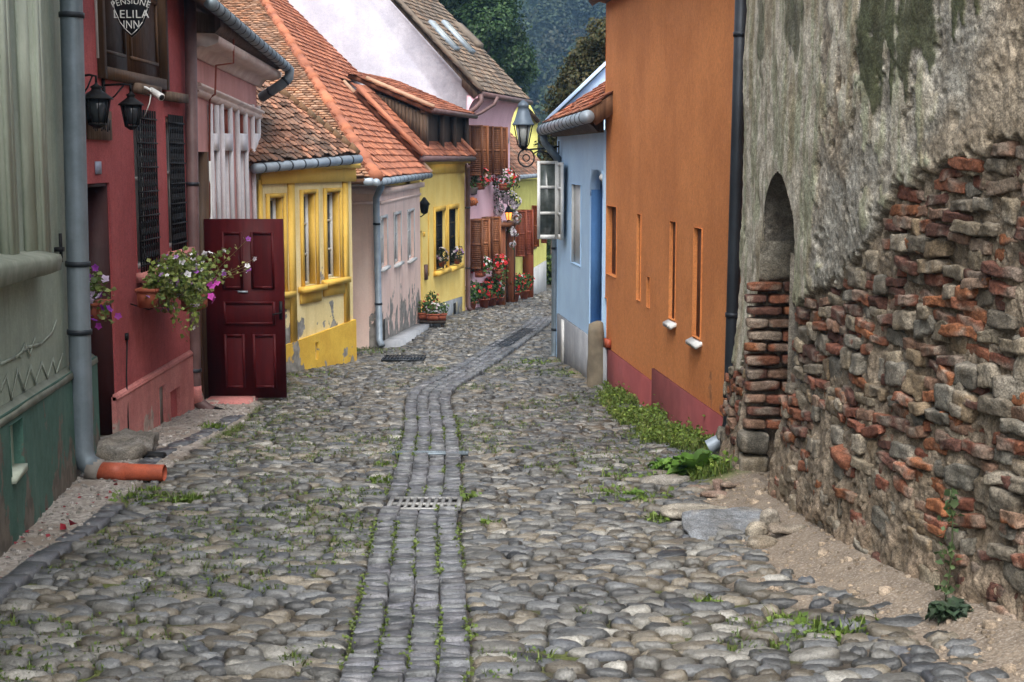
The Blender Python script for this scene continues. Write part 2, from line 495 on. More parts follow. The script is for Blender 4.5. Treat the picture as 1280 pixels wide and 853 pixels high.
# old masonry wall: gently curving face, x as function of depth
_XD = np.array([1.0, 2.0, 3.0, 4.0, 5.0, 5.8, 6.5, 7.45, 8.5, 9.4, 10.7])
_XX = np.array([3.7, 3.3, 2.93, 2.58, 2.27, 2.04, 1.86, 1.71, 1.65, 1.62, 1.60])
_dd = np.linspace(1, 10.7, 400)
_xx = np.interp(_dd, _XD, _XX)
_k = np.hanning(41); _k /= _k.sum()
_xx = np.convolve(np.pad(_xx, 20, 'reflect', reflect_type='odd'), _k, 'valid')
def xold(D): return np.interp(D, _dd, _xx)

# ------------------------------------------------------------------ ground sheet
DIRT = [ong(*p)[:2] for p in [(1420, 880), (1185, 880), (1150, 838), (1090, 800), (1020, 770), (940, 742), (905, 715), (885, 690), (845, 662), (825, 640), (850, 622), (905, 612)]] + [np.array([1.75, 10.4]), np.array([2.2, 8]), np.array([3.4, 4.2])]
GRAV = [ong(*p)[:2] for p in [(-60, 790), (0, 742), (70, 690), (128, 655), (150, 628), (172, 610), (205, 592), (245, 562), (305, 530), (330, 500)]] + [np.array(q) for q in [(-3.6, 17), (-3.6, 11.2), (-3.1, 8), (-2.7, 5.5)]]
GRASSR = [ong(*p)[:2] for p in [(912, 618), (868, 612), (822, 585), (790, 550), (760, 520), (742, 492)]] + [np.array([1.2, 17.4]), np.array([1.8, 11.8]), np.array([1.75, 10.5])]

def masks(x, y):
    P = np.stack([x, y, np.zeros_like(x)], -1)
    n1 = fbm(P, 3.5, 3, 3) - .5
    dirt = smooth(.10, -.08, sdf(x, y, DIRT) + n1 * .35)
    grav = smooth(.06, -.05, sdf(x, y, GRAV) + n1 * .15)
    gr = smooth(.12, -.1, sdf(x, y, GRASSR) + n1 * .5)
    n2 = fbm(P, .9, 4, 9)
    lft = smooth(-.2, -1.6, x) * smooth(19, 12, y) * .23 + smooth(.3, 1.0, x) * smooth(9.5, 12, y) * smooth(18, 14, y) * .14
    moss = smooth(.55, .66, n2 + lft + n1 * .15)
    far = smooth(18, 23, y) * smooth(-.4, -1.6, x) * .5 * smooth(.4, .6, n2 + n1 * .3)
    moss = np.maximum(moss * smooth(30, 24, y), far) * (1 - dirt) * (1 - grav)
    moss = np.maximum(moss, gr)
    return dirt, grav, moss, gr

def fill(x, y):
    d, g, m, gr = masks(x, y)
    P = np.stack([x, y, np.zeros_like(x)], -1)
    ins = np.clip(-sdf(x, y, DIRT), 0, .9)
    heap = .09 * smooth(.35, 0, xold(np.clip(y, 1, 10.7)) - x) * smooth(11.2, 10, y) * smooth(3, 4, y)
    return d * (.045 + .03 * ins) + heap * d + g * .035 + gr * .03 + (fbm(P, 6, 3, 2) - .5) * .02

def terrain(x, y):
    z = gz(y)
    hill = 120 * smooth(150, 520, y + 25 * np.sin(x * .012)) * (.8 + .2 * np.cos(x * .006))
    return z + hill + np.where(np.abs(x) > 6, (np.abs(x) - 6) * .0, 0)

def make_ground():
    xs = np.concatenate([-np.geomspace(900, 5, 30), np.arange(-4.6, 3.9, .03), np.geomspace(4.2, 900, 30)])
    ys = np.concatenate([np.linspace(-40, 3, 16), np.arange(3.2, 14, .03), np.arange(14, 26, .07), np.arange(26, 60, .4), np.geomspace(60.5, 1000, 50)])
    X, Y = np.meshgrid(xs, ys)
    near = (np.abs(X) < 4.7) & (Y > 3.1) & (Y < 50)
    Z = terrain(X, Y)
    d = np.zeros_like(X); g = d.copy(); m = d.copy()
    a, b = X[near], Y[near]
    d[near], g[near], m[near], _ = masks(a, b)
    Z[near] += fill(a, b)
    n, w = X.shape
    idx = np.arange(n * w).reshape(n, w)
    f = np.stack([idx[:-1, :-1], idx[:-1, 1:], idx[1:, 1:], idx[1:, :-1]], -1).reshape(-1, 4)
    mb = MB(); mb.raw(np.stack([X, Y, Z], -1).reshape(-1, 3), f)
    mb.attr = dict(dirt=d, gravel=g, moss=m * .85, wood=((Y > 55) * 1.0))
    o = mb.build('ground', ground_mat(), None, True)
    tag(o, kind='structure')
make_ground()

# ------------------------------------------------------------------ drain channel down the middle
CH = [((432, 853), (587, 853)), ((444, 800), (584, 800)), ((456, 755), (579, 755)), ((467, 690), (571, 690)), ((476, 648), (568, 648)),
      ((495, 624), (567, 624)), ((503, 590), (569, 590)), ((505, 570), (569, 570)), ((512, 544), (566, 544)), ((511, 515), (560, 515)),
      ((514, 500), (556, 500)), ((522, 489), (563, 489)), ((546, 477), (582, 477)), ((563, 467), (601, 467)), ((586, 452), (624, 452)),
      ((606, 440), (640, 440)), ((622, 430), (654, 430)), ((640, 419), (668, 419)), ((655, 410), (680, 410)), ((668, 398), (690, 398))]
cl = []
for a, b in CH:
    p = (ong(*a) + ong(*b)) / 2; cl.append(p[:2])
cl = [np.array([cl[0][0] - .12, 2.0]), np.array([cl[0][0] - .05, 4.0])] + cl
cl = np.array(cl)
_ty = np.concatenate([[0], np.cumsum(np.hypot(*np.diff(cl, axis=0).T))])
_tt = np.arange(0, _ty[-1], .02)
CX = np.interp(_tt, _ty, cl[:, 0]); CY = np.interp(_tt, _ty, cl[:, 1])
_k = np.hanning(61); _k /= _k.sum()
CX = np.convolve(np.pad(CX, 30, 'reflect', reflect_type='odd'), _k, 'valid'); CY = np.convolve(np.pad(CY, 30, 'reflect', reflect_type='odd'), _k, 'valid')
CHW = .50
def chan_x(y): return np.interp(y, CY, CX)
_slope = np.gradient(CX, CY)
def chan_hw(y): return CHW / 2 * np.sqrt(1 + np.interp(y, CY, _slope) ** 2)

GRATE = ong(531, 635)
def make_channel():
    mb = MB(); t = 0.0
    tx = np.gradient(CX, _tt); ty = np.gradient(CY, _tt)
    def at(q):
        x = np.interp(q, _tt, CX); y = np.interp(q, _tt, CY); d = np.array([np.interp(q, _tt, tx), np.interp(q, _tt, ty)])
        return np.array([x, y]), d / np.linalg.norm(d)
    for c in range(4):
        q = 1.5 + rng.random() * .05
        while q < _tt[-1] - .1:
            p, d = at(q)
            far = p[1] > 16
            th = rng.uniform(.026, .046) * (1.5 if far else 1)
            n = np.array([d[1], -d[0]])
            off = (c - 1.5) * .124 + rng.normal(0, .004)
            w = rng.uniform(.106, .12)
            ctr = p + d * th / 2 + n * off
            yg = abs(ctr[1] - GRATE[1])
            q += th + rng.uniform(.008, .016)
            if yg < .24: continue
            z = float(gz(ctr[1])) + .012 + .012 * abs(c - 1.5) + rng.normal(0, .006)
            rz = rng.normal(0, .09); cs, sn = math.cos(rz), math.sin(rz)
            d2 = d * cs + n * sn; n2 = n * cs - d * sn
            tone = rng.uniform(.5, 1.45); cc = np.array([tone, tone * rng.uniform(.97, 1.02), tone * rng.uniform(.97, 1.06)])
            e = .78
            base = [ctr + n2 * a * w / 2 + d2 * b * th / 2 for a, b in ((-1, -1), (1, -1), (1, 1), (-1, 1))]
            up = [ctr + n2 * a * w / 2 * .9 + d2 * b * th / 2 * e for a, b in ((-1, -1), (1, -1), (1, 1), (-1, 1))]
            k = rng.normal(0, .006, 4)
            v = [[*b_, z - .05] for b_ in base] + [[*b_, z + .010] for b_ in base] + [[*u_, z + .021 + k[i]] for i, u_ in enumerate(up)]
            fs = [(0, 1, 5, 4), (1, 2, 6, 5), (2, 3, 7, 6), (3, 0, 4, 7), (4, 5, 9, 8), (5, 6, 10, 9), (6, 7, 11, 10), (7, 4, 8, 11), (8, 9, 10, 11)]
            mb.raw(v, fs, cc)
    tag(mb.build('drain_channel', M['sett'], None), kind='structure')
make_channel()

# ------------------------------------------------------------------ cobbles
def stone_cols(n):
    fam = rng.random(n); t = rng.uniform(.38, 1.5, n)
    c = np.empty((n, 3))
    c[:] = (.165, .16, .148)
    c[fam < .26] = (.142, .145, .148); c[(fam > .26) & (fam < .52)] = (.2, .172, .132)
    c[fam > .87] = (.3, .285, .255); c[(fam > .8) & (fam < .87)] = (.085, .09, .1)
    return c * t[:, None]

def domes(cx, cy, cz, a, b, h, rot, col, seg, rings, name):
    """rounded river stones set in the ground; arrays"""
    n = len(cx)
    th = np.arange(seg) * 2 * math.pi / seg
    ph = np.linspace(-.25, 1, rings + 1)[:-1] * math.pi / 2
    ca = np.cos(ph); sa = np.sin(ph)
    ex = rng.uniform(.62, .95, n)
    rr = 1 + rng.normal(0, .1, (n, seg)) * (8 / seg) ** .3
    ct = np.sign(np.cos(th)) * np.abs(np.cos(th)); st = np.sin(th)
    ux = np.sign(ct)[None] * np.abs(ct)[None] ** ex[:, None] * rr; uy = np.sign(st)[None] * np.abs(st)[None] ** ex[:, None] * rr
    flat = rng.uniform(.4, .8, n)
    V = np.empty((n, rings * seg + 1, 3))
    tx = rng.normal(0, .09, n); ty = rng.normal(0, .1, n)
    kx = rng.uniform(-.35, .35, n); ky = rng.uniform(-.35, .35, n)
    for i in range(rings):
        k = np.abs(ca[i]) ** .8
        X = ux * a[:, None] * k; Y = uy * b[:, None] * k
        Z = h[:, None] * np.sign(sa[i]) * np.abs(sa[i]) ** flat[:, None] + rng.normal(0, .07, (n, seg)) * h[:, None]
        X = X + (a * kx * (1 - k) * .6)[:, None]; Y = Y + (b * ky * (1 - k) * .6)[:, None]
        V[:, i * seg:(i + 1) * seg, 0] = X; V[:, i * seg:(i + 1) * seg, 1] = Y; V[:, i * seg:(i + 1) * seg, 2] = Z
    V[:, -1, 0] = a * kx * .5; V[:, -1, 1] = b * ky * .5; V[:, -1, 2] = h * 1.0
    V[:, :, 2] += V[:, :, 0] * tx[:, None] + V[:, :, 1] * ty[:, None]
    cr, sr = np.cos(rot)[:, None], np.sin(rot)[:, None]
    X = V[:, :, 0] * cr - V[:, :, 1] * sr; Y = V[:, :, 0] * sr + V[:, :, 1] * cr
    V[:, :, 0] = X + cx[:, None]; V[:, :, 1] = Y + cy[:, None]; V[:, :, 2] += cz[:, None] - .06 * Y
    q = []
    for i in range(rings - 1):
        for j in range(seg):
            k = (j + 1) % seg
            q.append((i * seg + j, i * seg + k, (i + 1) * seg + k, (i + 1) * seg + j))
    t = [((rings - 1) * seg + j, (rings - 1) * seg + (j + 1) % seg, rings * seg) for j in range(seg)]
    nv = rings * seg + 1
    o = np.arange(n)[:, None, None] * nv
    Q = (np.array(q)[None] + o).reshape(-1, 4); T = (np.array(t)[None] + o).reshape(-1, 3)
    mb = MB()
    mb.raw(V.reshape(-1, 3), {4: Q, 3: T}, np.repeat(col, nv, 0))
    return mb

def xleft(y):
    return np.interp(y, [2, 8, 11.2, 11.3, 18.6, 18.75, 20.9, 21, 23.2, 28.5, 29, 33.3, 37.9, 44, 50], [-2.0, -2.88, -3.36, -3.38, -3.38, -3.3, -2.35, -3.6, -2.15, -1.84, -1.87, -1.1, -.06, 1.06, 2])
def xright(y):
    return np.interp(y, [2, 4, 5, 5.8, 7.45, 10.7, 11.7, 17.6, 21.5, 21.7, 26, 50], [3.3, 2.6, 2.27, 2.04, 1.75, 1.65, 1.79, 1.14, .66, 1.6, 2.4, 5.5])

def make_cobbles():
    rows = []
    y = 3.6
    while y < 60:
        far = smooth(17, 30, y)
        dy = rng.uniform(.056, .086) * (1 + .5 * far)
        x = float(xleft(y)) - .1 - rng.random() * .2; xe = float(xright(y)) + .1
        while x < xe:
            big = rng.random() < .09
            w = (rng.uniform(.075, .2) if not big else rng.uniform(.2, .32)) * (1 + .3 * far)
            rows.append((x + w / 2, y, w, dy * (1.35 if big else rng.uniform(.85, 1.1))))
            x += w
        y += dy * .96
    r = np.array(rows)
    cx, cy, w, d = r.T
    P = np.stack([cx, cy, 0 * cx], -1)
    # the courses wander
    cy = cy + (fbm(P, .55, 2, 21) - .5) * .9 + (vn(P, 2.2, 31) - .5) * .16 + rng.normal(0, .014, len(cx))
    cx = cx + (fbm(P, .8, 2, 41) - .5) * .3
    s = rng.uniform(.88, 1.12, len(cx))
    q = cx - chan_x(cy); hw_ = chan_hw(cy); on_ = cy < CY[-1] + .1; mv = on_ & (np.abs(q) < hw_ + w * .5) & (np.abs(q) > hw_ - .11)
    cx = np.where(mv, chan_x(cy) + np.sign(q) * (hw_ + w * .5), cx)
    keep = ((np.abs(cx - chan_x(cy)) > hw_ + w * .3) | ~on_) & (cx > xleft(cy) - .12) & (cx < xright(cy) + .12)
    dsd, gsd = sdf(cx, cy, DIRT), sdf(cx, cy, GRAV)
    keep &= (gsd > .08) & (dsd > -.26) & ~((np.abs(cx - GRATE[0]) < .3) & (np.abs(cy - GRATE[1]) < .3))
    keep &= rng.random(len(cx)) > .02
    cx, cy, w, d, s = [q[keep] for q in (cx, cy, w, d, s)]
    n = len(cx)
    dr, gr, ms, gg = masks(cx, cy)
    h = rng.uniform(.026, .046, n)
    z = gz(cy) + fill(cx, cy) * (.55) - .004 + rng.normal(0, .005, n) - .012 * np.exp(-((cx - chan_x(cy)) / .5) ** 2)
    h = h + np.clip(dr, 0, 1) * .01
    rot = rng.normal(0, .13, n)
    col = stone_cols(n)
    band = fbm(np.stack([cx, cy, 0 * cx], -1), .5, 2, 77)[:, None]
    col = col * (.44 + .36 * band) * np.array([.99, 1.0, 1.0])
    print('cobbles', n)
    nearm = cy < 12.5
    for msk, seg, rg in ((nearm, 14, 5), (~nearm & (cy < 22), 10, 3), (cy >= 22, 7, 2)):
        mb = domes(cx[msk], cy[msk], z[msk], w[msk] * .49 * s[msk], d[msk] * .515, h[msk], rot[msk], col[msk], seg, rg, 'x')
        yield mb
parts_ = list(make_cobbles())
allm = MB()
for q in parts_:
    n0 = allm.n
    allm.v += q.v; allm.c += q.c
    for k, lst in q.f.items():
        allm.f.setdefault(k, []).extend([a + n0 for a in lst])
    allm.n += q.n
tag(allm.build('street', M['cobble'], None, True), kind='structure')

# kerb of dark slate setts along the left-hand gravel strip
def make_kerb(pxs, name, w=.13):
    P = np.array([ong(*p)[:2] for p in pxs])
    t = np.concatenate([[0], np.cumsum(np.hypot(*np.diff(P, axis=0).T))]); q = 0; mb = MB()
    while q < t[-1] - .2:
        L_ = rng.uniform(.14, .3)
        a = np.array([np.interp(q, t, P[:, 0]), np.interp(q, t, P[:, 1])]); b = np.array([np.interp(q + L_, t, P[:, 0]), np.interp(q + L_, t, P[:, 1])])
        d = (b - a) / np.linalg.norm(b - a); n = np.array([d[1], -d[0]]); c = (a + b) / 2
        q += L_ + .012
        z = float(gz(c[1])) + .022 + rng.normal(0, .006)
        tone = rng.uniform(.5, .95)
        sl = (float(gz(b[1])) - float(gz(a[1])))
        v = []
        for zz, sh in ((-.08, 1), (.0, 1), (.022, .86)):
            for i, j in ((-1, -1), (1, -1), (1, 1), (-1, 1)):
                pp = c + d * i * L_ / 2 * (1 if sh == 1 else .95) + n * j * w / 2 * sh
                v.append([*pp, z + zz + sl * i / 2 + rng.normal(0, .003)])
        mb.raw(v, [(0, 1, 5, 4), (1, 2, 6, 5), (2, 3, 7, 6), (3, 0, 4, 7), (4, 5, 9, 8), (5, 6, 10, 9), (6, 7, 11, 10), (7, 4, 8, 11), (8, 9, 10, 11)], (tone, tone, tone * 1.05))
    tag(mb.build(name, M['sett'], None), kind='structure')
make_kerb([(-60, 795), (0, 745), (70, 692), (125, 655), (150, 632)], 'kerb')
make_kerb([(178, 588), (205, 571), (235, 556), (268, 541), (300, 522)], 'kerb', .16)
make_kerb([(1200, 880), (1150, 835), (1090, 800), (1040, 780)], 'kerb', .12)
make_kerb([(882, 594), (850, 573), (815, 545), (785, 516), (760, 494)], 'kerb', .12)
# ------------------------------------------------------------------ shared building pieces
def base_of(W, s=None):
    s = W.L / 2 if s is None else s
    p = W.pt(s, 0, 0); return (p[0], p[1], float(gz(p[1])))

def pbox(mb, W, x0, y0, x1, y1, o0, o1, col=None):
    a, b, c, d = W.rect(x0, y0, x1, y1, o1)
    return wbox(mb, W, a, b, c, d, o0, o1, col)

def shell(mb, W, s0, s1, z0, z1, depth):
    """the sides, back and top of a house behind its street wall"""
    i = .32
    for s in (s0, s1):
        k = .25 if s == s0 else -.25
        wbox(mb, W, min(s, s + k), max(s, s + k), z0, z1 - .002, -depth, -i)
    wbox(mb, W, s0 + .25, s1 - .25, z0, z1 - .002, -depth, -depth + .25)
    wbox(mb, W, s0 + .25, s1 - .25, z1 - .15, z1 - .002, -depth + .25, -i)

def window(W, r, dep, parent, fm, nv=1, nh=1, fw=.045, name='window', bars=True):
    a, b, c, d = r
    mb = MB()
    o0, o1 = -dep + .02, -dep + .07
    wbox(mb, W, a, a + fw, c, d, o0, o1); wbox(mb, W, b - fw, b, c, d, o0, o1)
    wbox(mb, W, a + fw, b - fw, c, c + fw, o0, o1); wbox(mb, W, a + fw, b - fw, d - fw, d, o0, o1)
    for k in range(1, nv + 1):
        s = a + (b - a) * k / (nv + 1); wbox(mb, W, s - fw / 3, s + fw / 3, c + fw, d - fw, o0 + .005, o1 - .006)
    for k in range(1, nh + 1):
        z = c + (d - c) * k / (nh + 1) + (.08 if nh == 1 else 0) * (d - c); wbox(mb, W, a + fw, b - fw, z - fw / 3, z + fw / 3, o0 + .008, o1 - .009)
    w = mb.build(name, fm, parent)
    g = MB(); wbox(g, W, a + fw / 2, b - fw / 2, c + fw / 2, d - fw / 2, o0 + .012, o0 + .022)
    g.build('pane', M['glass_dark'], w)
    return w

def gutter(path, r=.065, ring=.45, name='gutter', m='zinc_pale', parent=None, rings=True):
    mb = MB(); P = np.asarray(path, float)
    mb.tube(P, r, 12)
    t = np.concatenate([[0], np.cumsum(np.linalg.norm(np.diff(P, axis=0), axis=1))])
    o = mb.build(name, M[m], parent, True)
    if rings:
        q = ring / 2
        while q < t[-1]:
            rb = MB()
            c = np.array([np.interp(q, t, P[:, k]) for k in range(3)]); c2 = np.array([np.interp(min(q + .03, t[-1]), t, P[:, k]) for k in range(3)])
            q += ring
            if np.linalg.norm(c2 - c) > .01: rb.tube([c, c2], r * 1.06, 12).build('gutter_bracket', M['zinc_dark'], o)
    return o

def tiles(name, mat_, parent, O, u, v, poly, w=.17, h=.14, cols=((1, 1, 1),), jit=.012, var=.25, lift=.02, under=(.3, .25, .2), tid=1.0, sag=0.0):
    """plain roof tiles laid in courses over the polygon (in u,v metres) on the plane O,u,v"""
    O = np.asarray(O, float); u = np.asarray(u, float); v = np.asarray(v, float)
    u = u / np.linalg.norm(u); v = v - u * (v @ u); v /= np.linalg.norm(v); n = np.cross(u, v)
    if n[2] < 0: n = -n
    poly = [np.asarray(p) for p in poly]
    lo = np.min(poly, 0); hi = np.max(poly, 0)
    cu, cv = [], []
    r = 0; y = lo[1]
    while y < hi[1] + h:
        x = np.arange(lo[0] - w + (w / 2 if r % 2 else 0), hi[0] + w, w)
        cu.append(x); cv.append(np.full_like(x, y)); y += h; r += 1
    cu = np.concatenate(cu); cv = np.concatenate(cv)
    k = inpoly(cu, cv + h * .35, [tuple(p) for p in poly]); cu, cv = cu[k], cv[k]
    N = len(cu); L_ = h * 1.5
    cu = cu + rng.normal(0, jit * .5, N); cv = cv + rng.normal(0, jit, N)
    T = np.array([(-.48, L_), (.48, L_), (.48, .25 * w), (.3, .06 * w), (0, 0), (-.3, .06 * w), (-.48, .25 * w)])
    rot = rng.normal(0, .02, N)
    top = np.empty((N, 14, 3))
    th = .014
    for i, (a, b) in enumerate(T):
        aa = a * w * np.cos(rot) - b * np.sin(rot); bb = b * np.cos(rot) + a * w * np.sin(rot)
        zz = lift * (1 - b / L_) + .004 + rng.normal(0, .0025, N) + sag * np.sin(cu * 1.3) * 0
        p = O + (cu + aa)[:, None] * u + (cv + bb)[:, None] * v
        top[:, i] = p + (zz + th)[:, None] * n; top[:, 7 + i] = p + zz[:, None] * n
    q4 = [(0, 1, 2, 6), (2, 3, 5, 6)]; q3 = [(3, 4, 5)]
    e4 = [(i, (i + 1) % 7, 7 + (i + 1) % 7, 7 + i) for i in range(1, 7)]
    o = np.arange(N)[:, None, None] * 14
    Q = (np.array(q4 + e4)[None] + o).reshape(-1, 4); T3 = (np.array(q3)[None] + o).reshape(-1, 3)
    cc = np.array(cols)[rng.integers(0, len(cols), N)] * rng.uniform(1 - var, 1 + var, (N, 1))
    mb = MB(); mb.raw(top.reshape(-1, 3), {4: Q, 3: T3}, np.repeat(cc, 14, 0))
    s = [O + p[0] * u + p[1] * v for p in poly]
    mb.prism([p - n * .012 for p in s], -n * .08, under)
    return mb.build(name, M[mat_], parent)

def plane_hit(px, py, O, n):
    r = ray(px, py); t = ((O - CAM) @ n) / (r @ n); return CAM + r * t

def roof_axes(P0, P1, slope, side):
    """eave from P0 to P1 rising to the side (-1: towards -x) at the slope"""
    u = P1 - P0; L_ = np.linalg.norm(u); u = u / L_
    hperp = np.array([u[1], -u[0], 0]); hperp /= np.linalg.norm(hperp)
    if hperp[0] * side < 0: hperp = -hperp
    v = hperp * math.cos(slope) + np.array([0, 0, 1.0]) * math.sin(slope)
    v = v - u * (v @ u); v /= np.linalg.norm(v)
    n = np.cross(u, v); n = n if n[2] > 0 else -n
    return u, v, n, L_

def downpipe(path, r, m, parent, clamps=(), name='downpipe'):
    mb = MB(); mb.tube(path, r, 14)
    o = mb.build(name, M[m], parent, True)
    if len(clamps):
        P = np.asarray(path, float)
        for z in clamps:
            i = np.argmin([abs((P[k][2] + P[k + 1][2]) / 2 - z) if min(P[k][2], P[k + 1][2]) <= z <= max(P[k][2], P[k + 1][2]) else 1e9 for k in range(len(P) - 1)])
            f = (z - P[i][2]) / (P[i + 1][2] - P[i][2] + 1e-9); c = P[i] + (P[i + 1] - P[i]) * f
            d = (P[i + 1] - P[i]); d /= np.linalg.norm(d)
            b = MB(); b.tube([c - d * .018, c + d * .018], r * 1.13, 14); b.build('pipe_clamp', M['zinc_dark'], o)
    return o

# ================================================================== 1 green house, far left
gh = thing('house', 'grey-green plastered house with a dark green plinth at the left edge', 'house', base_of(W_green))
zt = EYE + 2.3
mb = MB(); panel(mb, W_green, 0, W_green.L, -1.6, zt, [], sub=.3, wob=.008, rim=.3); shell(mb, W_green, 0, W_green.L, -1.6, zt, 5)
mb.build('wall', M['wall_green'], gh)
a0, z0 = W_green.sz(0, 522, .05); a1, z1 = W_green.sz(88, 466, .05)
sh = (z1 - z0) / (a1 - a0); zl = z0 - sh * a0
v = W_green.rect(12, 526, 28, 592, .05)
zoff = sh * (v[0] + v[1]) / 2
mb = MB(); panel(mb, W_green, 0, W_green.L + .015, zl - 1.6, zl, [(v[0], v[1], v[2] - zoff, v[3] - zoff, .14)], off=.05, rim=.06, sh=sh, wob=.008, sub=.25)
pl = mb.build('plinth', M['plinth_green'], gh)
mb = MB()
q = [W_green.pt(s, zl + sh * s + dz, o) for s in (0, W_green.L + .01) for o, dz in ((.001, .03), (.055, -.012), (.06, -.05), (.001, -.05))]
mb.raw(q, [(0, 1, 5, 4), (1, 2, 6, 5), (2, 3, 7, 6), (0, 3, 2, 1), (4, 5, 6, 7), (3, 0, 4, 7)]); mb.build('plinth_cap', M['ledge'], gh)
mb = MB(); wbox(mb, W_green, v[0], v[1], v[2] - .03, v[2] + .012, -.05, .075); mb.build('vent_sill', M['trim_green'], gh)
mb = MB()
a0, zA = W_green.sz(0, 329, .16); a1, zB = W_green.sz(78, 318, .16); b0, zC = W_green.sz(0, 364, .16); b1, zD = W_green.sz(78, 341, .16)
sl = (zB - zA) / (a1 - a0)
for i in range(24):
    s0_, s1_ = a1 * i / 24, a1 * (i + 1) / 24
    k = [.01 * (vn(np.array([i * .7, 0, 0])) - .5), .01 * (vn(np.array([(i + 1) * .7, 0, 0])) - .5)]
    P = []
    for s_, j in ((s0_, k[0]), (s1_, k[1])):
        zt_ = zA + sl * (s_ - a0); zb_ = zC + (zD - zC) / (b1 - b0) * (s_ - b0)
        P += [W_green.pt(s_, zt_ + .03, .001), W_green.pt(s_, zt_ + j, .15), W_green.pt(s_, zt_ - .03 + j, .16), W_green.pt(s_, zb_ + .02 + j, .15), W_green.pt(s_, zb_ + j, .10), W_green.pt(s_, zb_ - .02, .001)]
    fs = [(t, t + 1, t + 7, t + 6) for t in range(5)]
    if i == 0: fs.append((5, 4, 3, 2, 1, 0))
    if i == 23: fs.append((6, 7, 8, 9, 10, 11))
    mb.raw(P, fs)
mb.build('window_ledge', M['ledge'], gh)
for xa, xb in ((9, 25), (51, 64)):
    a, b, _, _ = W_green.rect(xa, 100, xb, 200, .07)
    zb = W_green.sz(xa, 326, .07)[1]
    mb = MB(); L_ = b - a
    wbox(mb, W_green, a, b, zb, zt - .25, .001, .035); wbox(mb, W_green, a + L_ * .15, b - L_ * .45, zb, zt - .26, .03, .052); wbox(mb, W_green, a + L_ * .62, b - L_ * .12, zb, zt - .26, .03, .045)
    mb.build('pilaster', M['trim_green'], gh)
a, b, _, _ = W_green.rect(27, 100, 51, 200, .02); zb = W_green.sz(40, 322, .02)[1]
mb = MB(); wbox(mb, W_green, a + .02, b - .02, zb, zt - .3, .001, .02); mb.build('wall_panel', M['trim_green'], gh)
# nearer part, outside the frame: a window between pilasters
wr = (2.2, 3.3, EYE - .35, EYE + 1.2)
mb = MB()
for a, b, c, d in ((2.05, 2.2, wr[2], wr[3]), (3.3, 3.45, wr[2], wr[3]), (2.05, 3.45, wr[3], wr[3] + .15)): wbox(mb, W_green, a, b, c, d, .002, .06)
mb.build('window_surround', M['trim_green'], gh)
mb = MB()
for pl_ in ([(0, 488), (7, 470), (13, 500), (21, 462), (29, 488), (37, 458), (43, 479), (51, 454), (58, 473), (65, 449), (69, 468), (77, 444)],
            [(0, 455), (18, 447), (34, 434), (50, 430), (64, 416), (69, 402)], [(24, 446), (30, 430), (36, 444), (42, 424)]):
    for (x, y), (X, Y) in zip(pl_, pl_[1:]):
        p, q = W_green.sz(x, y), W_green.sz(X, Y)
        p, q = np.array(p), np.array(q); d = (q - p) / np.linalg.norm(q - p); n = np.array([-d[1], d[0]]) * .010
        p = p - d * .01; q = q + d * .01
        mb.prism([W_green.pt(*(r_), .0092) for r_ in (p + n, q + n, q - n, p - n)], -W_green.n3 * .004)
mb.build('graffiti', M['chalk'], gh)
# eave and roof above the frame
P0, P1 = W_green.pt(0, zt - .05, .35), W_green.pt(W_green.L, zt - .05, .35)
u, v_, n, L_ = roof_axes(P0, P1, R(40), -1)
tiles('roof', 'tile_old', gh, P0, u, v_, [(0, 0), (L_, 0), (L_, 4), (0, 4)], w=.2, h=.18)
# grey downpipe with an orange plastic outlet
D_ = 10.1
x_top = atY(90, 0, D_)[0]
p_top = np.array([-3.03, D_ - .05, zt]); zb = float(atY(104, 566, D_)[2])
top = atY(89, 0, D_); bot = atY(103, 556, D_)
d_ = (top - bot) / (top[2] - bot[2])
path = [bot + d_ * (zt - bot[2]), top, bot + d_ * .9, bot, bot + np.array([.005, -.005, -.06]), bot + np.array([.03, -.01, -.13]), bot + np.array([.09, -.015, -.17])]
dp = downpipe(path, .078, 'zinc', gh, clamps=[EYE + .97 * 1 - .0, atY(96, 330, D_)[2], atY(100, 415, D_)[2]])
mb = MB()
pa = bot + np.array([.045, -.012, -.165]); e0 = bot + np.array([.13, -.02, -.19]); e1 = ong(206, 606) + np.array([0, 0, .085])
mb.tube([pa, e0], .084, 14); mb.build('pipe_collar', M['grey_render'], dp, True)
mb = MB(); m_ = e0 + (e1 - e0) * .42
mb.tube([e0 - (e1 - e0) * .02, m_], .066, 16); mb.tube([m_ - (e1 - e0) * .03, e1], .061, 16, cap=False); mb.tube([m_ - (e1 - e0) * .02, e1], .055, 16, cap=False)
mb.build('outlet_pipe', M['pvc_orange'], dp, True)
mb = MB(); mb.lathe(W_green.hit(76, 310, .03), [(.0, -.1), (.012, -.1), (.012, .1), (0, .1)], 8); mb.box(W_green.hit(74, 312, .03), (.06, .05, .03)); mb.build('hinge_bracket', M['black_iron'], gh)

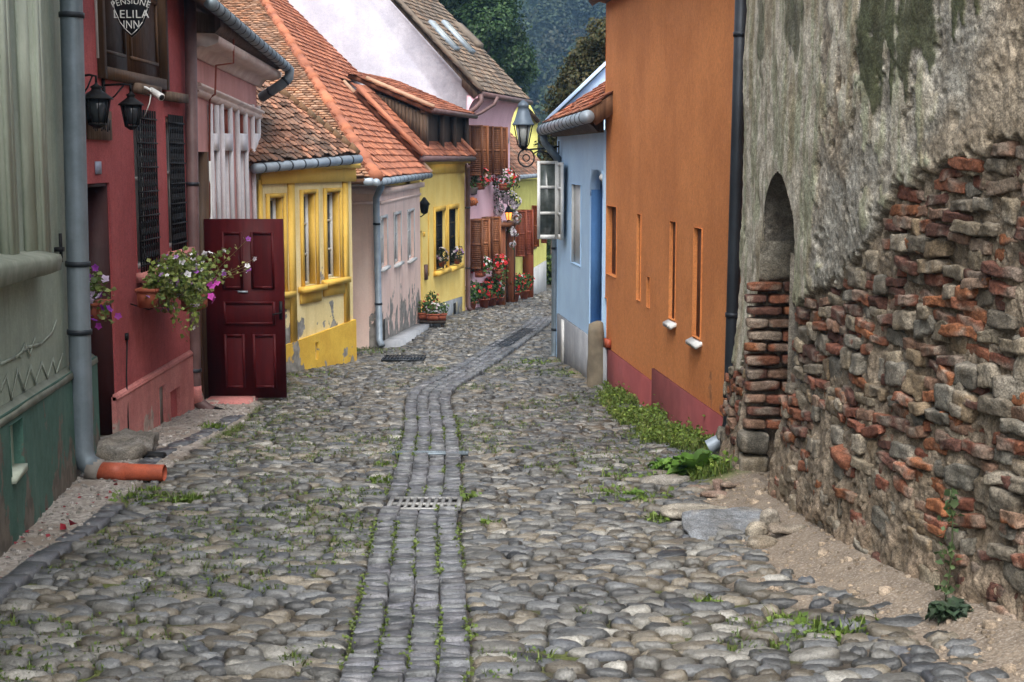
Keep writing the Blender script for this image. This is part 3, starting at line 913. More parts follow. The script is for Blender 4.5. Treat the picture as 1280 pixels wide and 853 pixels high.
# ================================================================== 2 red inn
ri = thing('inn', 'dark red plastered inn with grilled windows, second house on the left', 'inn', base_of(W_red))
zt2 = EYE + 2.7
gr1 = W_red.rect(168, 141, 193, 338); gr2 = W_red.rect(208, 147, 227, 312); shw = W_red.rect(118, -190, 200, 96); dr = W_red.rect(107, 229, 143, 640)
ops = [(*gr1, .16), (*gr2, .16), (*shw, .1), (*dr, .35)]
mb = MB(); panel(mb, W_red, 0, W_red.L, -2.2, zt2, ops, wob=.008, sub=.3); shell(mb, W_red, 0, W_red.L, -2.2, zt2, 5)
mb.build('wall', M['red_plaster'], ri)
a0, z0 = W_red.sz(145, 497, .03); a1, z1 = W_red.sz(235, 444, .03); sh = (z1 - z0) / (a1 - a0)
v1 = W_red.rect(199, 482, 207, 536, .03); v2 = W_red.rect(213, 486, 225, 538, .03)
mk = lambda r, d: (r[0] - a0, r[1] - a0, r[2] - sh * ((r[0] + r[1]) / 2 - a0), r[3] - sh * ((r[0] + r[1]) / 2 - a0), d)
W2 = Wall(W_red.pt(a0, 0)[:2], W_red.B, 1)
mb = MB(); panel(mb, W2, 0, W2.L, -2.3, z0, [mk(v1, .05), mk(v2, .2)], off=.03, rim=.04, sh=sh, sub=.2, wob=.006)
mb.build('plinth', M['red_plinth'], ri)
mb = MB(); mb.prism([W2.pt(0, z0 + dz, o) for o, dz in ((.001, .025), (.036, -.01), (.036, -.03), (.001, -.03))], W2.u3 * W2.L + np.array([0, 0, sh * W2.L])); mb.build('plinth_cap', M['red_plinth'], ri)
mb = MB(); wbox(mb, W_red, v1[0] + .002, v1[1] - .002, v1[2], v1[3] - .01, -.015, .005); mb.build('vent_cover', M['grey_render'], ri)
mb = MB(); wbox(mb, W_red, v2[0] + .002, v2[1] - .002, v2[2] + .002, v2[3] - .002, -.165, -.16); mb.build('cellar_vent', M['pit'], ri)
# door
mb = MB()  # dark boards added over the red reveals to darken the recess
wbox(mb, W_red, dr[1] - .03, dr[1] - .002, float(gz(11.9)) - .02, dr[3] - .003, -.34, -.012); wbox(mb, W_red, dr[0] + .03, dr[1] - .03, dr[3] - .03, dr[3] - .003, -.34, -.012)
mb.build('dark_lining', M['door_dark'], ri)
mb = MB(); wbox(mb, W_red, dr[0] + .004, dr[1] - .004, float(gz(11.7)) + .05, dr[3] - .004, -.32, -.27)
for zz in (.35, 1.15):
    wbox(mb, W_red, dr[0] + .12, dr[1] - .12, float(gz(11.7)) + zz, float(gz(11.7)) + zz + .65, -.27, -.25)
mb.build('door', M['door_dark'], ri)
mb = MB(); wbox(mb, W_red, dr[0] - .06, dr[1] + .1, float(gz(11.7)) - .2, float(gz(11.7)) + .10, -.26, .16); mb.build('door_step', M['stone_post'], ri)
for r_ in (gr1, gr2):
    w_ = window(W_red, r_, .16, ri, M['paint_white'], 1, 1)
    mb = MB(); a, b, c, d = r_
    for k in range(9):
        s = a + .03 + (b - a - .06) * k / 8; mb.tube([W_red.pt(s, c - .02, .035), W_red.pt(s, d + .02, .035)], .009, 6)
    for k in range(7):
        z = c + .06 + (d - c - .12) * k / 6; mb.tube([W_red.pt(a + .01, z, .044), W_red.pt(b - .01, z, .044)], .009, 6)
    for k in range(6):
        for j in range(8):
            s = a + .03 + (b - a - .06) * (j + .5) / 8; z = c + .06 + (d - c - .12) * (k + .5) / 6
            th = np.arange(9) * math.pi / 4
            mb.tube([W_red.pt(s + .028 * math.cos(t), z + .06 * math.sin(t), .036) for t in th], .006, 5)
    mb.build('window_grille', M['black_iron'], ri)
    mb = MB(); wbox(mb, W_red, a - .05, b + .05, c - .09, c - .004, .002, .11); mb.build('window_sill', M['red_plinth'], ri)
    mb = MB(); z = W_red.rect(168, 106, 193, 119)[2] if r_ is gr1 else W_red.rect(208, 118, 227, 128)[2]
    wbox(mb, W_red, a - .06, b + .04, z, z + .085, .002, .09); mb.build('window_hood', M['old_wood'], ri)
# upper window with wooden shutters
a, b, c, d = shw; mid = W_red.rect(160, 0, 160.5, 50)[0]
mb = MB()
for s0_, s1_, z0_, z1_ in ((a - .03, a + .08, c - .06, d), (b - .08, b + .03, c - .06, d), (a + .08, b - .08, c - .06, c + .04)): wbox(mb, W_red, s0_, s1_, z0_, z1_, -.09, .05)
mb.build('shutter_frame', M['shutter_wood'], ri)
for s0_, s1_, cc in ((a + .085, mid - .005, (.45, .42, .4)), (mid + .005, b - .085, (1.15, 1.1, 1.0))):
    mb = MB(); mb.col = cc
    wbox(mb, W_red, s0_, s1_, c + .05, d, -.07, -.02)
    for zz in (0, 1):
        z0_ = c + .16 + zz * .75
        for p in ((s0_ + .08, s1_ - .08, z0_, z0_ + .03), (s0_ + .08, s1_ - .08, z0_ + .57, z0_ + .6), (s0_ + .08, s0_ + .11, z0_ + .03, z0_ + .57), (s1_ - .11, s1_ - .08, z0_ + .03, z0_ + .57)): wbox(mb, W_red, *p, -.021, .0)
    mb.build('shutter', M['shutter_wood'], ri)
mb = MB(); wbox(mb, W_red, a - .045, a - .031, c + .1, d, .0, .02); mb.build('window_bead', M['paint_white'], ri)
# long crack-stain of an old cable, and the far corner pipe
mb = MB(); q = [W_red.hit(159, 420, .008), W_red.hit(158, 470, .008), W_red.hit(160, 520, .036), W_red.hit(161, 556, .036)]; mb.tube(q, .007, 6); mb.box(W_red.hit(158, 421, .01), (.03, .05, .06)); mb.build('cable', M['black_iron'], ri)
P0, P1 = W_red.pt(0, zt2 - .05, .35), W_red.pt(W_red.L, zt2 - .05, .35)
u, v_, n, L_ = roof_axes(P0, P1, R(40), -1)
tiles('roof', 'tile_old', ri, P0, u, v_, [(0, 0), (L_, 0), (L_, 4), (0, 4)], w=.2, h=.18)
D_ = 14.85; top = atY(237.5, 0, D_); bot = atY(244, 480, D_)
d_ = (top - bot) / (top[2] - bot[2])
path = [bot + d_ * (zt2 - bot[2]), bot + d_ * .6, bot, bot + np.array([.0, 0, -.1]), bot + np.array([.04, -.02, -.2]), bot + np.array([.14, -.04, -.27]), bot + np.array([.2, -.05, -.29])]
dp2 = downpipe(path, .062, 'brown_pipe', ri, clamps=[atY(240, 230, D_)[2], atY(243, 463, D_)[2]])
mb = MB(); mb.tube([path[-1] + np.array([-.02, .005, .008]), path[-1] + np.array([.16, -.05, -.03])], .056, 12); mb.build('outlet_pipe', M['black_iron'], dp2, True)
mb = MB(); mb.tube([path[2] + np.array([0, 0, -.02]), path[2] + np.array([.0, 0, -.08]), path[4]], .067, 12); mb.build('outlet_bend', M['red_plinth'], dp2, True)

# shield sign hung out over the street
Dg = 11.55
sx0, sx1 = atY(138, 20, Dg)[0], atY(190, 20, Dg)[0]; cx_ = (sx0 + sx1) / 2; hw = (sx1 - sx0) / 2
zb = atY(164, 47, Dg)[2]; ztp = zb + .62
sg = thing('shield_sign', 'black shield-shaped inn sign with pale serif lettering hung by the dark shutters', 'sign', (cx_, Dg, zb))
out_ = [(0, 0), (.3, .045), (.58, .105), (.84, .21), (.97, .34), (1, .46), (.93, .54), (1.0, .6), (.62, .6), (.3, .57), (0, .62)]
pts = [(x, z) for x, z in out_] + [(-x, z) for x, z in out_[-2:0:-1]]
mb = MB(); mb.prism([(cx_ + x * hw, Dg, zb + z) for x, z in pts], (0, .02, 0)); mb.build('board', M['sign_black'], sg)
mb = MB()
for i in range(len(pts)):
    p, q = np.array(pts[i]), np.array(pts[(i + 1) % len(pts)])
    k = .93; P_ = lambda t: np.array([cx_ + t[0] * hw * k, Dg - .006, zb + .02 + t[1] * .94])
    mb.tube([P_(p), P_(q)], .0035, 5)
mb.build('border_line', M['sign_white'], sg)
def text(body, size, loc, name, m, parent, arc=0.0, rot=(math.pi / 2, 0, 0), wid=None, serif=()):
    c = bpy.data.curves.new(name, 'FONT'); c.body = body; c.size = size; c.align_x = 'CENTER'; c.extrude = .0025; c.space_character = 1.08
    c.offset = 0
    o = bpy.data.objects.new(name, c); COL.objects.link(o)
    dg = bpy.context.evaluated_depsgraph_get(); me = bpy.data.meshes.new_from_object(o.evaluated_get(dg))
    bpy.data.objects.remove(o)
    n = len(me.vertices); co = np.empty(n * 3, np.float32); me.vertices.foreach_get('co', co); co = co.reshape(-1, 3)
    if wid: co[:, 0] *= wid / (co[:, 0].max() - co[:, 0].min())
    if arc:
        th = co[:, 0] / arc; r_ = arc + co[:, 1]; co[:, 0] = np.sin(th) * r_; co[:, 1] = np.cos(th) * r_ - arc
    fs = [tuple(p.vertices) for p in me.polygons]
    bpy.data.meshes.remove(me)
    ex, ey, ez = rot
    mb = MB()
    for xx, zz, ww in serif: mb.box((loc[0] + xx, loc[1] - .0015, loc[2] + zz), (ww, .004, .006))
    mb.raw(np.asarray(loc) + co[:, :1] * np.asarray(ex) + co[:, 1:2] * np.asarray(ey) + co[:, 2:3] * np.asarray(ez), fs)
    return mb.build(name, M[m], parent)
AX = ((1, 0, 0), (0, 0, 1), (0, -1, 0))
zl1 = atY(164, 39, Dg)[2]; zl2 = atY(164, 24, Dg)[2]; zl3 = atY(164, 10, Dg)[2]
def serifs(mb, s0_, s1_, z, h):
    for k in (z, z + h): mb.box(((s0_ + s1_) / 2, Dg - .004, k), (s1_ - s0_, .004, .006))
text('INN', .09, (cx_, Dg - .003, zl1 + .02), 'lettering', 'sign_white', sg, wid=.125, rot=AX)
text('LELILA', .09, (cx_, Dg - .003, zl2 + .008), 'lettering', 'sign_white', sg, wid=.28, rot=AX)
text('PENSIUNE', .07, (cx_, Dg - .003, zl3 + .03), 'lettering', 'sign_white', sg, arc=.34, wid=.29, rot=AX)
mb = MB(); zt_ = ztp + .12; mb.tube([(-3.4, Dg + .01, zt_), (cx_ + hw, Dg + .01, zt_)], .012, 8); mb.tube([(-3.38, Dg + .01, zt_ + .3), (cx_, Dg + .01, zt_)], .009, 8)
for k in (-.6, .6): mb.tube([(cx_ + k * hw, Dg + .01, ztp - .03), (cx_ + k * hw, Dg + .01, zt_)], .006, 6)
mb.build('bracket', M['black_iron'], sg)

# two carriage lanterns on brackets
def carriage_lantern(c, top_z, h, r, label, wallx):
    t = thing('wall_lantern', label, 'lantern', c, 'black lanterns of the red inn')
    x, y, _ = c; zb = top_z - h
    mb = MB(); mb.lathe((x, y, zb + h * .60), [(r * 1.25, 0), (r * 1.2, .012), (r * .75, h * .13), (r * .4, h * .2), (r * .35, h * .24), (r * .5, h * .27), (r * .12, h * .34), (.006, h * .42)], 8, rot=math.pi / 8); mb.build('lantern_roof', M['black_iron'], t)
    mb = MB(); mb.lathe((x, y, zb + .02), [(r * .6, .01), (r * .95, h * .58)], 8, rot=math.pi / 8); mb.build('glass', M['glass_dark'], t)
    mb = MB(); mb.lathe((x, y, zb), [(r * .2, -.015), (r * .45, 0), (r * .68, .012), (r * .68, .025)], 8, rot=math.pi / 8)
    for k in range(8):
        a = math.pi / 8 + k * math.pi / 4
        mb.tube([(x + r * .63 * math.cos(a), y + r * .63 * math.sin(a), zb + .02), (x + r * .98 * math.cos(a), y + r * .98 * math.sin(a), zb + h * .6)], .006, 5)
    mb.build('lantern_cage', M['black_iron'], t)
    mb = MB(); zz = top_z + .01
    mb.tube([(wallx, y, zz + .03), (x - .05, y, zz + .04), (x, y, zz + .03), (x, y, zz - .02)], .01, 6)
    mb.tube([(wallx, y, zz - .12), (wallx + (x - wallx) * .4, y, zz - .06), (wallx + (x - wallx) * .75, y, zz + .03)], .007, 6); mb.box((wallx + .004, y, zz - .02), (.012, .06, .22))
    mb.build('lantern_bracket', M['black_iron'], t)
p = atY(124, 130, 11.2); carriage_lantern((-3.255, 11.3, p[2]), atY(124, 101, 11.2)[2], .35, .105, 'black octagonal lantern on the red inn, the nearer one, just over the small wooden plaque', -3.37)
p = atY(164, 135, 11.9); carriage_lantern((p[0], 11.9, p[2]), atY(164, 113, 11.9)[2], .31, .085, 'black octagonal lantern on the red inn, the farther one, below the right shutter', -3.37)
# wooden plaque with carved strokes
pq = thing('wooden_plaque', 'small weathered wooden plaque with dark carved strokes on the red wall above the door', 'plaque', W_red.hit(127, 160, .01))
r_ = W_red.rect(112, 138, 140, 175, .03); mb = MB(); mb.col = (1.2, 1.15, 1.1); wbox(mb, W_red, *r_, .002, .03); mb.build('board', M['old_wood'], pq)
mb = MB(); rs = np.random.default_rng(5)
for k in range(9):
    s = r_[0] + (r_[1] - r_[0]) * (.14 + .72 * k / 8); z0_ = r_[2] + .06 + rs.uniform(0, .03)
    mb.tube([W_red.pt(s, z0_, .031), W_red.pt(s + rs.uniform(-.04, .04), r_[3] - .06 - rs.uniform(0, .06), .031)], .008, 5)
mb.build('carved_strokes', M['sign_black'], pq)
# security camera
c = W_red.hit(196, 118, .2); sc_ = thing('security_camera', 'small white bullet camera on the red wall between lantern and grille', 'camera', c)
d = np.array([.62, -.5, -.35]); d /= np.linalg.norm(d)
mb = MB(); mb.tube([c - d * .09, c + d * .06, c + d * .075], [.03, .034, .034], 12); mb.build('camera_body', M['paint_white'], sc_, True)
mb = MB(); mb.tube([c + d * .074, c + d * .079], .026, 12); mb.build('lens', M['sign_black'], sc_)
w0 = W_red.pt((c[:2] - W_red.A) @ W_red.d, c[2] + .06, 0); mb = MB(); mb.tube([w0, w0 + np.array([.1, 0, .0]), c - d * .05], .012, 8); mb.tube([w0, w0 + np.array([.012, 0, 0])], .035, 10)
mb.tube([c - d * .08, c + np.array([-.06, -.03, -.08]), c + np.array([-.12, 0, -.2])], .005, 5); mb.build('mount', M['paint_white'], sc_)
# number plate
np_ = MB(); r_ = W_red.rect(120, 202, 127, 218, .012); wbox(np_, W_red, *r_, .002, .012)
tag(np_.build('house_number_plate', M['plaque_blue'], None), 'small oval-like blue and white number plate above the dark door of the red inn', 'number plate')

# ================================================================== 3 pink corner house with red door
pk = thing('house', 'pink house with white window surrounds and heavy moulded cornice behind the open red door', 'house', base_of(W_pinkc))
W = W_pinkc
ops = []
for x0, x1 in ((263.5, 270), (277.5, 287), (297, 306), (316, 322.5)):
    a, b, _, _ = W.rect(x0, 200, x1, 300); m_ = (x0 + x1) / 2
    ops += [(a, b, W.sz(m_, 330)[1], W.sz(m_, 189)[1], .14), (a, b, W.sz(m_, 167)[1], W.sz(m_, 137)[1], .08)]
dd = (.08, .62, float(gz(15.4)) + .02, W.sz(252, 190)[1], .3)
zt3 = EYE + 1.35
mb = MB(); panel(mb, W, 0, W.L, -2.4, zt3 - .1, ops + [dd], sub=.35, wob=.004); shell(mb, W, 0, W.L, -2.4, zt3 - .1, 4.5); mb.build('wall', M['pink_plaster'], pk)
for i in range(0, 8, 2):
    a, b, c, d, _ = ops[i]; a2, b2, c2, d2, _ = ops[i + 1]
    mb = MB()
    wbox(mb, W, a - .055, a - .002, c - .1, d2 + .05, .002, .05); wbox(mb, W, b + .002, b + .055, c - .1, d2 + .05, .002, .05)
    wbox(mb, W, a - .0, b + .0, d + .004, c2 - .004, .002, .055); wbox(mb, W, a + .003, b - .003, c + .003, d - .003, -.137, -.13)
    for s0_ in (a + .001, b - .013): wbox(mb, W, s0_, s0_ + .012, c, d, -.128, -.002)
    mb.build('window_surround', M['white_trim'], pk)
    mb = MB(); wbox(mb, W, a2 + .003, b2 - .003, c2 + .003, d2 - .003, -.077, -.07)
    for s0_ in (a + .001, b - .013): wbox(mb, W, s0_, s0_ + .012, c2, d2, -.07, -.002)
    mb.build('window_head', M['rust_red'], pk)
# band of mouldings and the big cove cornice: swept along the wall with its own tilt
def sweep_wall(W, prof, s0, s1, sh, name, m, parent):
    """prof: (o, z at s0) outline; z falls by sh per metre"""
    mb = MB(); n = len(prof); k = 14
    P = [W.pt(s0 + (s1 - s0) * i / k, z + sh * (s1 - s0) * i / k, o) for i in range(k + 1) for o, z in prof]
    fs = [(i * n + j, i * n + (j + 1) % n, (i + 1) * n + (j + 1) % n, (i + 1) * n + j) for i in range(k) for j in range(n)]
    fs += [tuple(range(n)), tuple(range(k * n + n - 1, k * n - 1, -1))]
    return mb.raw(P, fs).build(name, M[m], parent)
a0, z0 = W.sz(245, 103, .06); a1, z1 = W.sz(327, 139, .06); sh = (z1 - z0) / (a1 - a0); zz = z0 - sh * a0
sweep_wall(W, [(.001, zz + .02), (.09, zz), (.1, zz - .03), (.055, zz - .045), (.055, zz - .065), (.075, zz - .085), (.03, zz - .12), (.001, zz - .13)], .06, W.L + .06, sh, 'string_course', 'pink_trim', pk)
a0, z0 = W.sz(247, 74, .0); a1, z1 = W.sz(326, 112, .0); sh2 = (z1 - z0) / (a1 - a0); zw = z0 - sh2 * a0
b0, y0 = W.sz(254, 38, .3); b1, y1 = W.sz(344, 88, .3); shl = (y1 - y0) / (b1 - b0); zlp = y0 - shl * b0
prof = [(.001, zw), (.03, zw + .0), (.05, zw + .04), (.1, zw + .1), (.18, (zw + zlp) / 2 + .0), (.26, zlp - .06), (.30, zlp - .04), (.31, zlp + .02), (.27, zlp + .05), (.001, zlp + .06)]
sweep_wall(W, prof, -.02, W.L + .2, (sh2 + shl) / 2, 'cornice', 'pink_trim', pk)
sweep_wall(W, [(.001, zlp + .065), (.27, zlp + .055), (.33, zlp + .12), (.33, zlp + .22), (.001, zlp + .3)], -.02, W.L + .15, (sh2 + shl) / 2, 'eave_board', 'old_wood', pk)
g0, g1 = W.hit(262, 3, .4), W.hit(358, 84, .4)
gg = g1 - g0
gt = gutter([g0, g0 + gg * .5, g1, g1 + np.array([.03, .06, -.03]), g1 + np.array([.02, .07, -.13]), g1 + np.array([-.06, .05, -.21]), W.hit(327, 122, .02)], .065, .28, parent=pk, m='zinc')
u, v_, n, L_ = roof_axes(g0 - gg * .02, g1, R(33), -1)
tiles('roof', 'tile_old', pk, g0 - gg * .02 + np.array([0, 0, .04]), u, v_, [(-.2, .02), (L_, .02), (L_ - 3, 3.6), (-.2, 3.6)], w=.18, h=.16, cols=((.45, .4, .36), (.6, .45, .38)))
mb = MB(); k = W.hit; mb.tube([k(262, 272, .03), k(262, 127, .03), k(263, 122, .05), k(269, 118, .12), k(270, 82, .1), k(292, 79, .3), k(292, 46, .3)], .012, 6); mb.build('conduit', M['rust_red'], pk)
# open leaf of the door
Yd = 15.65
x0, x1 = atY(257.5, 380, Yd)[0], atY(355.5, 380, Yd)[0]; zt_ = atY(300, 274, Yd)[2]; zb_ = atY(300, 497.5, Yd)[2]
mb = MB(); mb.box(((x0 + x1) / 2, Yd + .025, (zt_ + zb_) / 2), (x1 - x0, .05, zt_ - zb_))
Px = lambda x: atY(x, 380, Yd)[0]
Pz = lambda y: atY(300, y, Yd)[2]
dl = None
leaf_mb = mb
pan = [(279, 305, 290, 361), (315, 344, 290, 361), (279, 344, 377, 406), (279, 305, 418, 485), (315, 344, 418, 485)]
dl = leaf_mb.build('door', M['maroon_wood'], pk)
for xa, xb, ya, yb in pan:
    mb = MB(); X0, X1, Z0, Z1 = Px(xa), Px(xb), Pz(yb), Pz(ya)
    e = .028
    for c, s in (((X0 + e / 2, (Z0 + Z1) / 2), (e, Z1 - Z0)), ((X1 - e / 2, (Z0 + Z1) / 2), (e, Z1 - Z0)), (((X0 + X1) / 2, Z0 + e / 2), (X1 - X0 - 2 * e, e)), (((X0 + X1) / 2, Z1 - e / 2), (X1 - X0 - 2 * e, e))):
        mb.box((c[0], Yd - .009, c[1]), (s[0], .018, s[1]))
    q = [(X0 + e, Yd - .001, Z0 + e), (X1 - e, Yd - .001, Z0 + e), (X1 - e, Yd - .001, Z1 - e), (X0 + e, Yd - .001, Z1 - e)]
    i_ = .035; q2 = [(X0 + e + i_, Yd - .012, Z0 + e + i_), (X1 - e - i_, Yd - .012, Z0 + e + i_), (X1 - e - i_, Yd - .012, Z1 - e - i_), (X0 + e + i_, Yd - .012, Z1 - e - i_)]
    mb.raw(q + q2, [(0, 1, 5, 4), (1, 2, 6, 5), (2, 3, 7, 6), (3, 0, 4, 7), (4, 5, 6, 7)]); mb.build('door_panel', M['maroon_wood'], dl)
mb = MB(); mb.box((Px(351), Yd - .006, Pz(388)), (.035, .012, .2)); mb.tube([(Px(351), Yd, Pz(391)), (Px(351), Yd - .05, Pz(391)), (Px(341), Yd - .052, Pz(393))], .009, 8); mb.build('handle', M['black_iron'], dl)
mb = MB(); mb.box((Px(304), Yd - .005, Pz(365)), (.11, .01, .022)); mb.build('letter_slot', M['zinc_pale'], dl)
mb = MB(); mb.lathe((Px(309), Yd - .002, Pz(341)), [(.007, 0), (.007, .006)], 8, axis=(0, -1, 0)); mb.build('peephole', M['zinc_pale'], dl)
mb = MB(); a, b, c, d, _ = dd
wbox(mb, W, a, a + .06, c, d, -.2, .02); wbox(mb, W, b - .05, b + .02, c, d, -.2, .03); mb.build('door_frame', M['shutter_wood'], pk)
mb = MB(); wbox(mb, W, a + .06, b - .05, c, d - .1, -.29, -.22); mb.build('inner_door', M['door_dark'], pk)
mb = MB(); wbox(mb, W, b + .021, b + .04, c, d - .1, .002, .05); mb.build('door_trim', M['paint_white'], pk)
mb = MB(); z_ = float(gz(15.3)); wbox(mb, W, .15, .7, z_ - .3, z_ + .06, .002, .5); mb.build('door_step', M['red_plinth'], pk)

# ================================================================== 4 yellow cottage
yh = thing('cottage', 'low cream and yellow cottage with peeling plinth behind the open red door', 'cottage', base_of(W_yel))
W = W_yel
wins = [W.rect(336, 247, 354, 366), W.rect(378, 242, 394, 357), W.rect(407, 240, 424, 348)]
zt4 = W.sz(385, 214, 0)[1]
mb = MB(); panel(mb, W, 0, W.L, -2.6, zt4, [(*r_, .17) for r_ in wins], wob=.005, sub=.3); shell(mb, W, 0, W.L, -2.6, zt4, 1.9); mb.build('wall', M['yellow_cream'], yh)
a0, z0 = W.sz(360, 431, .04); a1, z1 = W.sz(438, 402, .04); sh = (z1 - z0) / (a1 - a0)
v = W.rect(394, 428, 398, 450, .04)
mb = MB(); zz = z0 - sh * a0
panel(mb, W, 0, W.L + .02, zz - 1.4, zz, [(v[0], v[1], v[2] - sh * v[0], v[3] - sh * v[0], .1)], off=.04, rim=.045, sh=sh, sub=.2); mb.build('plinth', M['yellow_plinth'], yh)
for r_ in wins:
    window(W, r_, .17, yh, M['paint_white'], 0, 2)
    a, b, c, d = r_
    mb = MB(); t = .055
    wbox(mb, W, a - t, a - .001, c, d + t, .002, .035); wbox(mb, W, b + .001, b + t, c, d + t, .002, .035); wbox(mb, W, a - .001, b + .001, d + .001, d + t, .002, .034)
    for s0_ in (a + .001, b - .009): wbox(mb, W, s0_, s0_ + .008, c + .01, d - .002, -.1, -.002)
    wbox(mb, W, a + .01, b - .01, d - .01, d - .002, -.1, -.002)
    mb.build('window_surround', M['yellow_deep'], yh)
    mb = MB(); wbox(mb, W, a - .14, b + .14, c - .08, c - .002, .002, .11); wbox(mb, W, a - .1, b + .1, c - .24, c - .08, .002, .03); mb.build('window_sill', M['yellow_deep'], yh)
for xa, xb in ((363, 370), (431, 436.5), (326, 330)):
    a, b, _, _ = W.rect(xa, 230, xb, 400, .03); zb_ = zz + sh * a
    mb = MB(); wbox(mb, W, a, b, zb_, zt4 - .1, .002, .03); mb.build('pilaster', M['yellow_deep'], yh)
mb = MB(); wbox(mb, W, 0, W.L + .05, zt4 - .16, zt4 + .03, .002, .06); wbox(mb, W, 0, W.L + .08, zt4 + .03, zt4 + .1, .002, .12); mb.build('cornice', M['yellow_deep'], yh)
g0, g1 = W.hit(318, 211, .22), W.hit(449, 199, .22)
gutter([g0, (g0 + g1) / 2, g1], .065, .32, parent=yh)
u, v_, n, L_ = roof_axes(g0, g1, R(47), -1)
O = g0 + np.array([0, 0, .05])
def to_uv(px, py, O=None, u=None, v=None, n=None):
    p = plane_hit(px, py, O, n) - O; return (p @ u, p @ v)
tp = to_uv(350, 116, O, u, v_, n)
tiles('roof', 'tile_old', yh, O, u, v_, [(-.3, .02), (L_ - .03, .02), tp, (tp[0] - 2.2, tp[1] + 1.2), (-1.2, tp[1] + .4)], w=.12, h=.1, cols=((1, .95, .9), (.75, .7, .68), (1.15, 1.0, .9), (.5, .46, .42)), jit=.018, var=.3, lift=.028)
rp = O + u * (L_ - .03) + v_ * .02; rq = O + u * tp[0] + v_ * tp[1]
mb = MB(); mb.col = (.5, .5, .38)
for i in range(9):
    mb.tube([rp + (rq - rp) * i / 9 + n * .01, rp + (rq - rp) * (i + 1.1) / 9 + n * .03], [.06, .07], 8)
mb.build('hip_tiles', M['tile_old'], yh)
# ================================================================== 5 rose house at the bend
rh = thing('house', 'pale rose house with bright orange tile roof and grey peeled base, between two yellow houses', 'house', base_of(W_ros))
W = W_ros
zt5 = W.sz(500, 236, 0)[1]
wins = [W.rect(475.5, 273, 483.5, 334), W.rect(492.5, 268, 500.5, 329), W.rect(509.5, 264.5, 517, 324)]
mb = MB(); panel(mb, W, 0, W.L, -3.4, zt5, [(*r_, .13) for r_ in wins], wob=.006, sub=.3)
shell(mb, W, 0.02, W.L, -3.4, zt5, 3.3); mb.build('wall', M['rose_plaster'], rh)
mb = MB(); panel(mb, W_rosA, 0, W_rosA.L - .01, -3.4, zt5, [], wob=.006, sub=.3); mb.build('side_wall', M['rose_pale'], rh)
for r_ in wins:
    window(W, r_, .12, rh, M['paint_white'], 0, 1, fw=.05)
    a, b, c, d = r_; mb = MB()
    wbox(mb, W, a - .05, a - .001, c, d + .05, .002, .02); wbox(mb, W, b + .001, b + .05, c, d + .05, .002, .02); wbox(mb, W, a - .001, b + .001, d + .001, d + .05, .002, .019); mb.build('window_surround', M['off_white'], rh)
    mb = MB(); wbox(mb, W, a - .07, b + .07, c - .05, c - .001, -.1, .06); mb.build('window_sill', M['off_white'], rh)
for V, e in ((W, 0), (W_rosA, 0)):
    mb = MB(); wbox(mb, V, 0, V.L, zt5 - .2, zt5 - .15, .002, .03); wbox(mb, V, 0, V.L, zt5 - .03, zt5 + .06, .002, .1); mb.build('cornice', M['rose_pale'], rh)
v = W.rect(479, 398, 483, 425, .0)
mb = MB(); wbox(mb, W, v[0], v[0] + .12, v[2] + .0, v[3], .008, .012); mb.build('crack', M['pit'], rh)
mb = MB(); z_ = float(gz(25.5)); mb.prism([W.pt(.1, float(gz(23.2)) + .12, .3), W.pt(W.L, float(gz(28.5)) + .1, .25), W.pt(W.L, float(gz(28.5)) + .1, .002), W.pt(.1, float(gz(23.2)) + .12, .002)], (0, 0, -.4)); mb.build('footing', M['plinth_grey'], rh)
# roof: eave corner, street plane B, hip plane A
E0 = W.hit(470, 224, .25); E1 = W.hit(537, 218, .25)
u, v_, n, L_ = roof_axes(E0, E1, R(45), -1)
hit = lambda px, py: (lambda p: (p @ u, p @ v_))(plane_hit(px, py, E0, n) - E0)
apex = hit(283, -70)
PB = [(0, 0), (L_, 0), hit(427, 104), hit(470, 91), hit(486, 104), hit(365, 0), apex]
tiles('roof', 'tile_new', rh, E0, u, v_, PB, w=.15, h=.155, cols=((1, 1, 1), (.92, .9, .88), (1.06, 1.03, 1)), jit=.008, var=.16, lift=.034, under=(.35, .25, .2))
AP = E0 + u * apex[0] + v_ * apex[1]
# hip side
uA = np.array([-1.0, .06, 0]); uA /= np.linalg.norm(uA)
vA = AP - E0; vA = vA - uA * (vA @ uA); LA = np.linalg.norm(vA); vA /= LA
au = (AP - E0) @ uA; av = (AP - E0) @ vA
tiles('roof_side', 'tile_beige', rh, E0, uA, vA, [(-.02, 0), (au, av), (au + 2.5, av), (au + 3.0, 0)], w=.13, h=.105, cols=((1, 1, 1), (.85, .8, .75), (1.15, 1.05, .95), (.7, .62, .55), (.95, .75, .6)), jit=.012, var=.2, lift=.03)
mb = MB()
k = 22
for i in range(k):
    p, q = E0 + (AP - E0) * i / k, E0 + (AP - E0) * (i + 1.12) / k
    nn = n * .02
    mb.tube([p + nn + np.array([0, 0, .015]), q + nn - np.array([0, 0, .01])], [.1, .082], 12, np.array([1, .97, .94]) * rng.uniform(.85, 1.1))
mb.build('hip_tiles', M['tile_new'], rh, True)
vg0, vg1 = E0 + u * L_, E0 + u * hit(427, 104)[0] + v_ * hit(427, 104)[1]
mb = MB(); mb.tube([vg0 + n * .05, vg1 + n * .05], .045, 8); mb.build('verge_tiles', M['tile_beige'], rh, True)
mb = MB(); mb.prism([vg0 + n * -.02, vg1 + n * -.02, vg1 - n * .2, vg0 - n * .2], u * .03); mb.build('verge_board', M['tile_beige'], rh)
g0 = W_rosA.pt(W_rosA.L - 1.9, E0[2] - .03, .22)
gutter([g0, E0 + np.array([-.05, -.02, -.04])], .06, .5, parent=rh)
